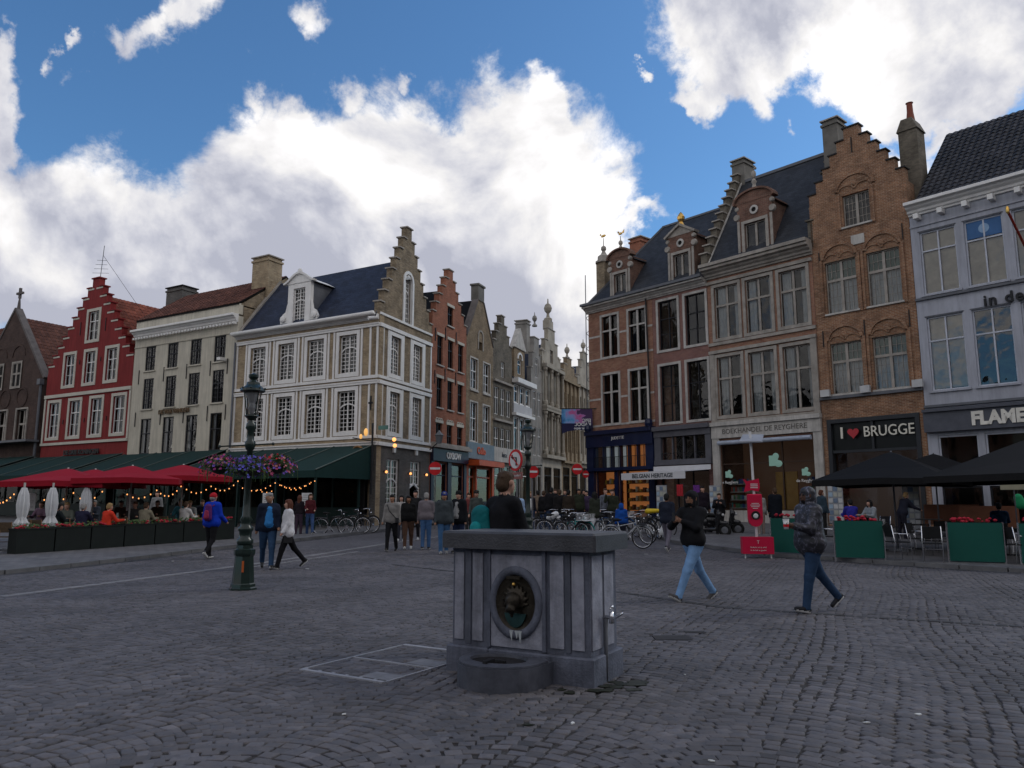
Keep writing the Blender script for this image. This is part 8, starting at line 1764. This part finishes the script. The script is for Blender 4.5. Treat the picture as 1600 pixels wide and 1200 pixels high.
at_feet(930, 843, 'woman in dark olive jacket and white trousers among the bicycles', -150, 1.70, 'mid', 'black', (.030, .035, .026), (.55, .55, .58), (.3, .3, .3), vox=.019, bulk=.05, long_=.12, longhair=True, female=True)
at_feet(947, 836, 'man in grey shirt standing before the navy shop', 10, 1.80, 'fair', 'brown', (.13, .14, .17), (.03, .03, .04), (.03, .03, .03), vox=.022)
at_feet(958, 837, 'man in olive sweater with his hand at his face before the navy shop', -10, 1.76, 'fair', 'brown', (.026, .030, .020), (.03, .03, .04), (.03, .03, .03), vox=.022, arms=((60, 20, 105, 30), (10, 10, 40, 20)), bulk=.03)
ch1 = at_feet(972, 852, 'child in bright blue jacket standing beside the white bicycle', 170, 1.35, 'fair', 'black', (.010, .065, .30), (.02, .02, .03), (.5, .5, .5), vox=.017, bulk=.05, hood=True)
mw = at_feet(1044, 862, 'man in navy jacket and grey trousers walking away with a white bag', 150, 1.74, 'tan', 'black', (.018, .022, .036), (.13, .12, .15), (.02, .02, .02), vox=.0165, legs=((-20, 18), (20, 4)), arms=((-10, 8, 15, 0), (12, 8, 35, 0)), bulk=.04, long_=.04)
lh = Vector(mw['_lh']) if False else Vector(mw['_rh']); mwb = thing('carrier_bag', 'white carrier bag held by the man in the navy jacket', 'bag', mw.location, mw.rotation_euler[2]); skin_object('bag_body', [(lh + Vector((0, 0, -.14)), lh + Vector((0, 0, -.32)), .03, .12, (1, .5), 0)], .016, [whc], mwb); MB().tube([lh + Vector((0, 0, -.13)), lh], .012, 5).build('handle', whc, mwb)
at_feet(1100, 833, 'tall person in black under the Belgian heritage awning', 0, 1.86, 'fair', 'black', (.014, .010, .016), (.02, .02, .02), (.02, .02, .02), vox=.02, bulk=.05)
at_feet(1214, 838, 'person in long black coat at the bookshop entrance, seen from behind', 185, 1.80, 'mid', 'brown', (.007, .009, .014), (.012, .012, .015), (.02, .02, .02), vox=.018, bulk=.07, long_=.30)
at_feet(1190, 838, 'woman in pale grey jacket and beige trousers behind the red dispenser', 170, 1.66, 'mid', 'brown', (.24, .23, .22), (.22, .17, .15), (.2, .2, .2), vox=.019, longhair=True, bulk=.04, female=True)
at_feet(1287, 840, 'person in dark teal jacket passing behind the man with the cup', 100, 1.74, 'fair', 'auburn', (.03, .05, .07), (.02, .02, .02), (.02, .02, .02), vox=.022, bulk=.06)
sc1 = at_feet(1126, 838, 'woman in black sitting on the parked scooter with a phone', -20, 1.66, 'fair', 'brown', (.010, .010, .012), (.012, .012, .014), (.02, .02, .02), vox=.019, pose='stand', legs=((40, 40), (30, 40)), arms=((40, 10, 95, 40), (40, 10, 90, 40)), bulk=.04)
# --- seated guests on the terraces
def seated(px, D, label, c, rz, hair='brown', skin='fair', lift=.1, hh=1.72, longhair=False, cap=None, hood=False):
    p = at(px, D); return person(label, (p.x, p.y, p.z + lift), R(rz), hh, skin, hair, c, (.03, .035, .05), (.03, .03, .03), pose='sit', vox=.023, bulk=.03, longhair=longhair, cap=cap, hood=hood, lean=8, group='guests sitting at the cafe tables')
SG = [(88, 24.6, 'guest in dark jacket beside the middle folded parasol', (.015, .02, .022), 140, 'black'), (128, 24.4, 'guest in navy coat with grey hood seen from behind', (.018, .018, .04), 175, 'grey'), (107, 25.6, 'pale faced guest between two dark jackets', (.12, .13, .11), 10, 'blond'), (167, 24.6, 'guest in bright orange red jacket leaning over a table', (.55, .04, .02), 150, 'blond'),
      (226, 26.0, 'guest in beige coat sitting with their back to the square', (.20, .18, .13), 170, 'brown'), (213, 27.5, 'guest facing the square beside the beige coat', (.05, .05, .05), 10, 'brown'), (288, 27.6, 'guest in white top close to the planter', (.50, .48, .46), 165, 'brown'), (297, 29.5, 'guest in grey shirt under the rightmost red parasol', (.24, .25, .25), 20, 'blond'), (284, 30.5, 'guest in turquoise top under the rightmost red parasol', (.08, .30, .36), 0, 'blond'),
      (318, 31.5, 'guest with red face leaning at the terrace end', (.02, .02, .03), 0, 'brown'), (68, 28.0, 'guest in mauve top deep in the left terrace', (.16, .10, .14), 0, 'brown'), (190, 29.5, 'guest in dark brown top in the middle of the terrace', (.08, .05, .04), 20, 'black'), (248, 30.0, 'guest in brown coat beside the terrace post', (.06, .045, .03), 0, 'brown'), (150, 30.5, 'guest in slate jacket behind the folded parasols', (.06, .07, .09), 0, 'grey')]
for a in SG: seated(a[0], a[1], a[2], a[3], a[4], a[5])
seated(1330, 27.5, 'guest in royal blue sweater sitting under the black parasol', (.03, .03, .26), 178, 'black'); seated(1362, 27.0, 'guest in grey checked coat holding a white cup under the black parasol', (.26, .28, .30), -70, 'black', longhair=True); seated(1560, 23.5, 'guest in dark blue sweatshirt at the right end of the terrace', (.012, .035, .075), 150, 'black')
at_feet(1412, 846, 'person bending to the postcard rack under the black parasol', 100, 1.72, 'fair', 'blond', (.02, .022, .035), (.02, .02, .03), (.02, .02, .02), vox=.02, lean=18, arms=((40, 10, 30, 10), (60, 10, 10, 0)), bulk=.03)
waiter = at(245, 33); person('waiter in white shirt standing inside the dark terrace', (waiter.x, waiter.y, waiter.z), 0, 1.78, 'fair', 'black', (.22, .22, .22), (.012, .012, .012), (.02, .02, .02), vox=.024)

# ------------------------------------------------------------------ bicycles
def bicycle(label, loc, rz, fm, basket=None, lean=5, crate=None):
    t = thing('bicycle', label, 'bicycle', loc, rz, 'parked bicycles'); tyre, rimm = mat('black_rubber', (.012, .012, .012), .7), CHROME; R0 = .335
    for x, nm_ in ((-.52, 'wheel'), (.52, 'wheel')):
        w_ = MB().tube([(x + R0 * math.cos(a), 0, R0 + .02 + R0 * math.sin(a)) for a in [2 * math.pi * i / 28 for i in range(28)]], .019, 6, closed=True).build('wheel', tyre, t, True)
        MB().tube([(x + (R0 - .026) * math.cos(a), 0, R0 + .02 + (R0 - .026) * math.sin(a)) for a in [2 * math.pi * i / 28 for i in range(28)]], .012, 5, closed=True).build('rim', rimm, w_, True)
        sp = MB().tube([(x, -.05, R0 + .02), (x, .05, R0 + .02)], .022, 6)
        for i in range(18): a = 2 * math.pi * i / 18; sp.bar((x, .02 * (-1) ** i, R0 + .02), (x + (R0 - .03) * math.cos(a), 0, R0 + .02 + (R0 - .03) * math.sin(a)), .003)
        sp.build('spokes', rimm, w_)
        fd = MB(); pts = [(x + (R0 + .04) * math.cos(a), 0, R0 + .02 + (R0 + .04) * math.sin(a)) for a in [R(20 + 12 * i) for i in range(12)]]
        for a, b in zip(pts[:-1], pts[1:]): fd.bar(a, b, .05, .006, up=(0, 1, 0))
        fd.build('mudguard', fm, t)
    z = R0 + .02; fr = MB().tube([(-.52, 0, z), (-.15, 0, .28), (-.27, 0, .82)], .015, 6).tube([(-.52, 0, z), (-.25, 0, .74)], .011, 6).tube([(-.15, 0, .28), (.36, 0, .72)], .019, 6).tube([(-.25, 0, .70), (.35, 0, .82)], .016, 6).tube([(.37, 0, .66), (.33, 0, .92)], .018, 6).tube([(.37, 0, .68), (.42, .045, .6), (.52, .045, z)], .012, 6).tube([(.37, 0, .68), (.42, -.045, .6), (.52, -.045, z)], .012, 6); fr.build('frame', fm, t, True)
    MB().tube([(.33, 0, .92), (.31, 0, 1.02)], .013, 6).tube([(.14, -.29, 1.00), (.30, -.22, 1.04), (.32, 0, 1.03), (.30, .22, 1.04), (.14, .29, 1.00)], .012, 6).build('handlebar', CHROME, t, True)
    for e in (-1, 1): MB().tube([(.08, e * .29, .99), (.19, e * .28, 1.01)], .019, 6).build('grip', tyre, t)
    skin_object('saddle', [((-.38, 0, .90), (-.28, 0, .90), .055, .05, (1, 1.4), 0), ((-.28, 0, .90), (-.14, 0, .90), .04, .02, None, 0)], .018, [tyre], t); MB().tube([(-.27, 0, .8), (-.285, 0, .88)], .013, 6).build('seat_post', CHROME, t)
    MB().lathe([(.09, 0), (.09, .012)], (-.15, -.05, .28), 14, 'y').bar((-.15, -.07, .28), (-.06, -.08, .14), .02).bar((-.15, .05, .28), (-.24, .06, .42), .02).box(-.1, -.02, -.15, -.07, .12, .14).box(-.28, -.2, .06, .14, .41, .43).build('crankset', CHROME, t)
    MB().bar((-.25, 0, .70), (-.72, 0, .72), .10, .015).bar((-.70, 0, .72), (-.52, .05, z), .01).bar((-.70, 0, .72), (-.52, -.05, z), .01).build('rear_rack', CHROME, t); MB().ball((.42, 0, .86), .035).build('headlight', CHROME, t)
    if basket: 
        b = MB()
        for i in range(7): b.bar((.42 + .04 * i, -.17, .78), (.40 + .05 * i, -.19, 1.0), .006).bar((.42 + .04 * i, .17, .78), (.40 + .05 * i, .19, 1.0), .006)
        for i in range(9): b.bar((.70, -.19 + .0475 * i, 1.0), (.66, -.17 + .0425 * i, .78), .006).bar((.40, -.19 + .0475 * i, 1.0), (.42, -.17 + .0425 * i, .78), .006)
        b.box(.40, .68, -.18, .18, .77, .785); b.build('basket', basket, t)
    t.rotation_euler = (R(lean), 0, rz); return t
fmb = {n: mat('frame_' + n, c, .35, .05, coat=.5) for n, c in (('black', (.012, .012, .014)), ('silver', (.45, .47, .50)), ('teal', (.02, .28, .27)), ('white', (.6, .6, .6)), ('grey', (.12, .13, .14)), ('blue', (.03, .08, .2)), ('dark_red', (.14, .02, .02)))}
def bp_(px, py): p = G3(px, py); return (p.x, p.y, p.z)
B0 = bicycle('silver bicycle with wheel turned outward at the right end of the row', bp_(980, 857), R(-28), fmb['silver'], IRON)
B1_ = bicycle('dark bicycle parked directly behind the silver one', bp_(992, 850), R(-40), fmb['black'])
B2_ = bicycle('teal framed bicycle in the middle of the row', bp_(908, 848), R(-60), fmb['teal'], whc)
BL = [(B1_, (872, 843), -15, 'black bicycle at the left end of the row'), (B2_, (893, 848), -50, 'black framed bicycle left of the teal one'), (B1_, (858, 838), 30, 'black bicycle lying back behind the row'), (B1_, (1006, 841), -70, 'dark bicycle with its basket towards the shops'), (B0, (948, 846), -65, 'grey bicycle behind the woman in white trousers'),
      (B1_, (884, 838), 60, 'dark grey bicycle in the second rank by the crowd'), (B1_, (1022, 842), -80, 'dark bicycle left of the man in the navy jacket'), (B2_, (964, 840), -45, 'blue grey bicycle behind the child in blue'), (B1_, (939, 839), -100, 'black bicycle in the second rank before the navy shop'), (B1_, (1034, 838), -60, 'rightmost dark bicycle before the souvenir shop')]
swp = {2: {'frame_teal': fmb['grey']}, 1: {'frame_teal': fmb['black']}, 4: {'frame_silver': fmb['grey']}, 7: {'frame_teal': fmb['blue']}}
for i, (src, pp, rz, lb) in enumerate(BL): o = dup(src, bp_(*pp), R(rz), lb, None, swp.get(i))
for px, py, rz, lb in ((520, 836, 12, 'black bicycle leaning under the corner awning, left one'), (547, 834, 8, 'black bicycle leaning under the corner awning, middle one'), (566, 832, -20, 'black bicycle standing by the downpipe of the corner house')): dup(B1_, bp_(px, py), R(rz), lb)
ypk = thing('saddle_cover', 'bright yellow rain cover on a parked bicycle saddle', 'saddle cover', bp_(1018, 843)); skin_object('cover', [((-.12, 0, 1.02), (.28, 0, 1.04), .10, .07, (1, 1.3), 0)], .02, [mat('yellow_plastic', (.60, .42, .02), .4)], ypk)
cbag = thing('carrier_bag', 'crumpled white plastic bag on a bicycle in the left of the row', 'bag', bp_(864, 842)); skin_object('bag_body', [((-.1, 0, .78), (.12, 0, .92), .12, .10, (1.2, 1), 0), ((.2, 0, .75), (.26, 0, .82), .07, .04, None, 0)], .025, [whc], cbag)
# ------------------------------------------------------------------ scooters
def scooter(label, loc, rz, bm):
    t = thing('motor_scooter', label, 'motor scooter', loc, rz, 'parked motor scooters'); ty = mat('black_rubber', (.012, .012, .012))
    for x in (-.62, .62):
        w_ = MB().tube([(x + .19 * math.cos(a), 0, .25 + .19 * math.sin(a)) for a in [2 * math.pi * i / 24 for i in range(24)]], .06, 8, closed=True).build('wheel', ty, t, True); MB().lathe([(.13, -.03), (.05, -.045), (.05, .045), (.13, .03)], (x, 0, .25), 14, 'y').build('rim', LEAD, w_)
    skin_object('body', [((-.75, 0, .62), (-.15, 0, .55), .13, .15, (1, .95), 0), ((-.5, 0, .42), (-.2, 0, .35), .12, .1, None, 0), ((-.2, 0, .27), (.3, 0, .27), .07, .07, (1, 2.0), 0), ((.32, 0, .35), (.44, 0, .85), .08, .10, (1, 1.7), 0), ((.62, 0, .50), (.52, 0, .52), .09, .09, (1.4, .8), 0), ((.44, 0, .85), (.40, 0, .98), .10, .07, (1, 1.5), 0)], .022, [bm], t, .05)
    skin_object('seat', [((-.72, 0, .80), (-.1, 0, .76), .075, .07, (1, 1.6), 0)], .022, [ty], t); MB().tube([(.34, -.34, 1.02), (.40, -.1, 1.03), (.40, .1, 1.03), (.34, .34, 1.02)], .018, 6).bar((.44, 0, .8), (.6, 0, .3), .05).build('handlebar', ty, t)
    MB().ball((.56, 0, .82), .06, .09, .06).build('headlight', mat('clear_lamp', (.5, .5, .5), .15), t); MB().box(-.9, -.86, -.1, .1, .45, .58).build('number_plate', swh, t)
    for e in (-1, 1): MB().bar((.36, e * .2, 1.03), (.36, e * .3, 1.2), .012).box(.35, .37, e * .3 - .05, e * .3 + .05, 1.17, 1.25).build('mirror', ty, t)
    MB().bar((-.15, .1, .2), (-.2, .22, .0), .03).build('stand', IRON, t); return t
blkp = mat('gloss_black_paint', (.012, .012, .014), .25, coat=.6)
S1 = scooter('black scooter with the woman on it before the bookshop', bp_(1128, 836), R(-12), blkp); dup(S1, bp_(1108, 838), R(-30), 'black scooter parked tail out beside the occupied one'); dup(S1, bp_(1090, 834), R(-60), 'grey scooter half hidden behind the bearded man', None, {'gloss_black_paint': fmb['grey']})

# ------------------------------------------------------------------ tables and chairs
def chair(label, loc, rz, kind):
    t = thing('terrace_chair', label, 'chair', loc, rz, 'terrace chairs'); fm = CHROME if kind == 'chrome' else mat('cane_brown', (.16, .08, .035), .6); sm = mat('black_mesh_seat', (.015, .015, .016), .6) if kind == 'chrome' else mat('woven_rattan', (.10, .07, .045), .7, .3, 30)
    for x in (-.22, .22): MB().tube([(x, -.24, 0), (x, -.22, .45), (x, -.20, .66), (x, .10, .66)], .013, 6).build('leg', fm, t, True); MB().tube([(x, .26, 0), (x, .20, .45), (x * .95, .27, .88)], .013, 6).build('leg', fm, t, True)
    MB().tube([(-.22, -.2, .30), (.22, -.2, .30)], .01, 5).build('stretcher', fm, t); MB().box(-.22, .22, -.22, .21, .44, .465).build('seat', sm, t); b = MB(); b.bar((0, .215, .58), (0, .265, .87), .40, .018, up=(0, 1, 0)); b.build('backrest', sm, t); return t
def table(label, loc, rz, m, h=.74):
    t = thing('terrace_table', label, 'table', loc, rz, 'terrace tables'); MB().box(-.36, .36, -.36, .36, h - .03, h).build('tabletop', m, t); MB().tube([(0, 0, .02), (0, 0, h - .03)], .03, 8).build('pedestal', CHROME, t); MB().bar((-.28, -.28, .02), (.28, .28, .02), .05, .03).bar((-.28, .28, .021), (.28, -.28, .021), .05, .03).build('base', IRON, t); return t
def tl(px, D, dz=.1): p = at(px, D); return (p.x, p.y, p.z + dz)
c0 = chair('chrome legged chair between the middle and right green barriers, nearer one', tl(1452, 19.6), R(150), 'chrome')
CH_ = [(1398, 20.2, 95, 'chrome legged chair tucked at the right end of the middle barrier'), (1432, 21.5, 40, 'chrome legged chair facing the square between the two barriers'), (1290, 22.4, 80, 'chrome legged chair behind the man with the paper cup'), (1582, 19.2, 100, 'chrome legged chair at the right end of the right barrier'), (1472, 22.5, -20, 'black mesh chair behind the gap of the barriers'), (1340, 25.0, 180, 'black mesh chair under the guest in the royal blue sweater'), (1372, 25.6, -70, 'black mesh chair under the guest with the white cup'), (1520, 22.6, 10, 'black mesh chair behind the right barrier'), (1350, 22.6, 170, 'black mesh chair right behind the middle barrier'), (1556, 21.6, 150, 'black mesh chair under the guest in the dark blue sweatshirt')]
for px, D, rz, lb in CH_: dup(c0, tl(px, D), R(rz), lb)
dkt = mat('dark_tabletop', (.022, .02, .02), .35); t0 = table('dark square table behind the middle green barrier', tl(1370, 23.3), R(-38), dkt)
for px, D, lb in ((1318, 24.2, 'dark square table left of the royal blue guest'), (1425, 23.5, 'dark square table in the gap between the barriers'), (1500, 22.8, 'dark square table behind the right green barrier'), (1575, 21.5, 'dark square table at the right edge of the terrace'), (1450, 26.5, 'dark square table beneath the rear black parasol')): dup(t0, tl(px, D), R(-38), lb)
r0 = chair('rattan chair at the far left beside the first planter box', tl(12, 22.6), R(-160), 'rattan')
for i, (px, D, rz, lb) in enumerate(((-12, 22.0, 40, 'rattan chair at the very left picture edge'), (52, 24.2, 170, 'rattan chair by the leftmost folded parasol'), (68, 24.3, 170, 'rattan chair between the first two folded parasols'), (115, 25.0, 160, 'rattan chair beside the navy coated guest'), (150, 25.0, 170, 'rattan chair beside the orange jacket'), (200, 26.0, 170, 'rattan chair by the third parasol pole'), (262, 27.2, 170, 'rattan chair left of the guest in white'), (310, 28.5, 170, 'rattan chair behind the last planter box'), (175, 28.5, 0, 'rattan chair in the second terrace rank'), (240, 29.5, 0, 'rattan chair in front of the terrace waiter'))): dup(r0, tl(px, D), R(rz), lb)
wdt = mat('pale_tabletop', (.20, .17, .14), .45); tt = table('pale cafe table at the far left before the folded parasol', tl(25, 23.6), R(20), wdt)
for px, D, lb in ((95, 25.4, 'cafe table between the two dark jacketed guests'), (140, 25.8, 'cafe table under the rightmost folded parasol'), (185, 26.4, 'cafe table right of the orange jacket'), (236, 27.4, 'cafe table by the beige coat'), (300, 28.6, 'cafe table with white crockery by the guest in white'), (120, 29.0, 'cafe table in the second rank of the terrace'), (215, 30.5, 'cafe table below the menu sheet')): dup(tt, tl(px, D), R(20), lb)
# crockery on the nearer tables
def cup(label, loc, m, h=.1, r=.04): o = MB().lathe([(r * .7, 0), (r, h * .4), (r * .95, h)], (0, 0, 0), 10).build('cup', m, None, True, label, 'cup', 'cups and glasses on the cafe tables'); o.location = loc
p = tl(1370, 23.3, .1 + .741); cup('white cup on the table behind the middle barrier, left one', (p[0] - .2, p[1], p[2]), swh, .13, .06); cup('white glass on the table behind the middle barrier, right one', (p[0] + .12, p[1] - .1, p[2]), swh, .16, .045)
p = tl(300, 28.6, .841); cup('white cup on the table of the guest in white', (p[0], p[1], p[2]), swh, .12, .06); p = tl(185, 26.4, .841); cup('pale bottle on the table right of the orange jacket', (p[0], p[1], p[2]), mat('pale_glass', (.3, .32, .3), .2), .28, .04)
# postcard racks, benches, goods before the shops
def rack(label, loc, rz, n=5):
    t = thing('postcard_rack', label, 'postcard rack', loc, rz, 'postcard racks before the shops'); MB().box(-.3, .3, 0, .04, .2, 1.85).build('frame', mat('rack_frame', (.30, .31, .33), .5), t); MB().box(-.25, .25, -.2, .2, 0, .05).build('foot', LEAD, t)
    for j in range(6):
        for i in range(3): c = rnd.choice([(.5, .5, .5), (.3, .4, .5), (.4, .4, .35), (.15, .2, .28)]); MB().box(-.27 + i * .19, -.11 + i * .19, -.02, -.002, .35 + j * .25, .53 + j * .25).build('postcard', mat('card_%d' % int(c[0] * 100 + c[2] * 10), c, .6), t)
    return t
k0 = rack('white postcard rack under the nearer black parasol', tl(1424, 30.0), R(-40)); dup(k0, tl(1306, 33), R(-30), 'dark postcard rack at the left corner of the stepped gable shop', None); dup(k0, tl(1034, 38.0, .05), R(-45), 'postcard rack between the navy shop and the souvenir shop'); dup(k0, tl(1118, 36.5, .05), R(-45), 'tall postcard rack by the left pier of the bookshop')
wb = mat('brown_wood_bench', (.14, .055, .03), .6)
def bench(label, loc, rz, L_=1.8):
    t = thing('wooden_bench', label, 'bench', loc, rz, 'high backed wooden benches'); MB().box(-L_ / 2, L_ / 2, -.2, .2, .40, .45).build('seat', wb, t); MB().box(-L_ / 2, L_ / 2, .2, .25, .40, 1.15).build('backrest', wb, t)
    for x in (-L_ / 2 + .05, L_ / 2 - .05): MB().box(x - .03, x + .03, -.18, .18, 0, .40).build('leg', wb, t)
    return t
b0 = bench('brown bench before the blue grey restaurant, left one', tl(1487, 29.0), R(140)); dup(b0, tl(1545, 27.4), R(140), 'brown bench before the blue grey restaurant, right one')
st_ = thing('sandwich_board', 'cream sign board fixed to a post at the right of the terrace', 'sign board', tl(1586, 24), R(-40)); zt_ = zfrom(1586, 759, 24)[2] - st_.location.z; MB().box(-.35, .35, 0, .03, zt_ - .12, zt_ + .12).build('board', mat('cream_board', (.35, .33, .24), .6), st_); MB().tube([(0, .05, 0), (0, .05, zt_)], .02, 6).build('post', LEAD, st_)
gb2 = thing('hanging_bag', 'bright green bag hanging beside the guest in dark blue', 'bag', tl(1592, 24.5), R(-40)); z_ = zfrom(1592, 778, 24.5)[2] - gb2.location.z; skin_object('bag_body', [((0, 0, z_), (.05, 0, z_ - .2), .13, .16, (1, .6), 0)], .02, [mat('bright_green_cloth', (.02, .30, .12), .6)], gb2); MB().tube([(0, 0, z_ + .1), (0, 0, z_ + .6)], .01, 5).build('strap', IRON, gb2)
# goods hung before the souvenir shop
for i, (px, py0, py1, c, lb) in enumerate(((1088, 758, 790, (.14, .04, .22), 'purple scarf hanging under the white awning'), (1098, 775, 800, (.01, .13, .05), 'green scarf hanging at the edge of the souvenir shop'), (1062, 757, 775, (.40, .03, .04), 'red cloth bag hanging under the white awning'))):
    D = 37.3; a = zfrom(px, py0, D); b_ = zfrom(px, py1, D); h = a[2] - b_[2]; t = thing('hanging_scarf', lb, 'scarf', a, R(-45)); b = MB()
    for j in range(6): x0 = -.18 + j * .06; b.poly([(x0, .03 * (j % 2), 0), (x0 + .06, .03 * ((j + 1) % 2), 0), (x0 + .06, .03 * ((j + 1) % 2), -h), (x0, .03 * (j % 2), -h)])
    b.build('cloth', cloth('scarf_%d' % i, c), t)
# scaffolding beside the corner of the navy shop house
sf = thing('scaffolding', 'slim lattice scaffolding rising behind the corner of the navy shop house', 'scaffolding', (4.75, 48.2, g(4.75, 48.2))); zt_ = zfrom(926, 430, 48.2)[2] - sf.location.z; mm = MB()
for x in (0, .55): mm.tube([(x, 0, 0), (x, 0, zt_ - (.0 if x == 0 else 2.5))], .03, 5)
z_ = .5
while z_ < zt_ - 2.8: mm.bar((0, 0, z_), (.55, 0, z_ + .5), .03).bar((.55, 0, z_ + .5), (0, 0, z_ + 1.0), .03); z_ += 1.0
mm.build('lattice', LEAD, sf)
for (H_, px, py, D, lb) in ((None, 686, 693, 39.2, 'black wall lantern on the orange brick house'),):
    p = zfrom(px, py, D); t = thing('wall_lantern', lb, 'wall lantern', p, R(0)); MB().lathe([(.12, 0), (.2, .4), (.24, .42), (.08, .6), (.02, .68)], k=6).build('lantern', mat('lantern_grey', (.12, .13, .14), .4), t); MB().bar((0, 0, .1), (-.5, .3, -.3), .04).build('bracket', IRON, t)
sc2 = thing('security_camera', 'white bullet camera under the gutter of the corner house', 'security camera', zfrom(589, 496, 37.7), R(200)); MB().tube([(0, 0, 0), (.45, .1, -.1)], .09, 10).build('housing', WHITE, sc2); MB().bar((.1, 0, .05), (.1, .5, .2), .05).build('bracket', LEAD, sc2)
for o in bpy.data.objects:
    for k_ in ('_lh', '_rh', '_s', '_ch', '_pel'):
        if k_ in o: del o[k_]

# ------------------------------------------------------------------ the other sides of the square, behind and beside the camera
def plain_house(label, pl, pr, m, ze, nw, floors, rm):
    H = House('square_side_house', label, pl, pr, 'house', 'houses on the other sides of the square'); W = H.W; hs = []
    for f in range(floors):
        for i in range(nw): c = W * (i + .5) / nw; hs.append((c - .55, c + .55, .9 + f * (ze - 1) / floors, .9 + f * (ze - 1) / floors + 1.9))
    plate([(0, W, -.8, ze)], hs, .3).build('wall', m, H.root); interior(H, 8, ze, y=1.2); shell(H, 8, ze, m)
    for r in hs: MB().box(r[0], r[1], .12, .14, r[2], r[3]).build('window', GL, H.root)
    cornice(H, ze - .2, ze + .1, WHITE, out=.3, n=3); roof_eave(H, 0, 8, ze + .1, ze + 3.6, rm)
mm_ = [(rb, 'red brick'), (cream, 'cream painted'), (obrick, 'weathered brick'), (pgs, 'grey stone'), (redp, 'red painted'), (tanb, 'tan brick'), (dkst, 'grey brick'), (gbl, 'blue grey')]
for i in range(8): x = 42 - i * 11; plain_house('%s house behind the viewer, number %s from the east' % (mm_[i][1], ['one', 'two', 'three', 'four', 'five', 'six', 'seven', 'eight'][i]), (x, -30), (x - 10.9, -30), mm_[i][0], 11.5 + (i * 7 % 4) * .9, 4, 4, [brownt, navy, gslate][i % 3])
for i in range(4): y = -28 + i * 11; plain_house('%s house on the eastern side of the square' % mm_[(i + 3) % 8][1], (45, y + 10.9), (45, y), mm_[(i + 3) % 8][0], 12 + (i * 5 % 3), 4, 4, [navy, brownt][i % 2])
for i in range(5): y = 38 - i * 12; plain_house('%s house on the western side of the square' % mm_[(i + 5) % 8][1], (-62, y - 11.9), (-62, y), mm_[(i + 5) % 8][0], 12 + (i * 5 % 3), 4, 4, [gslate, brownt][i % 2])
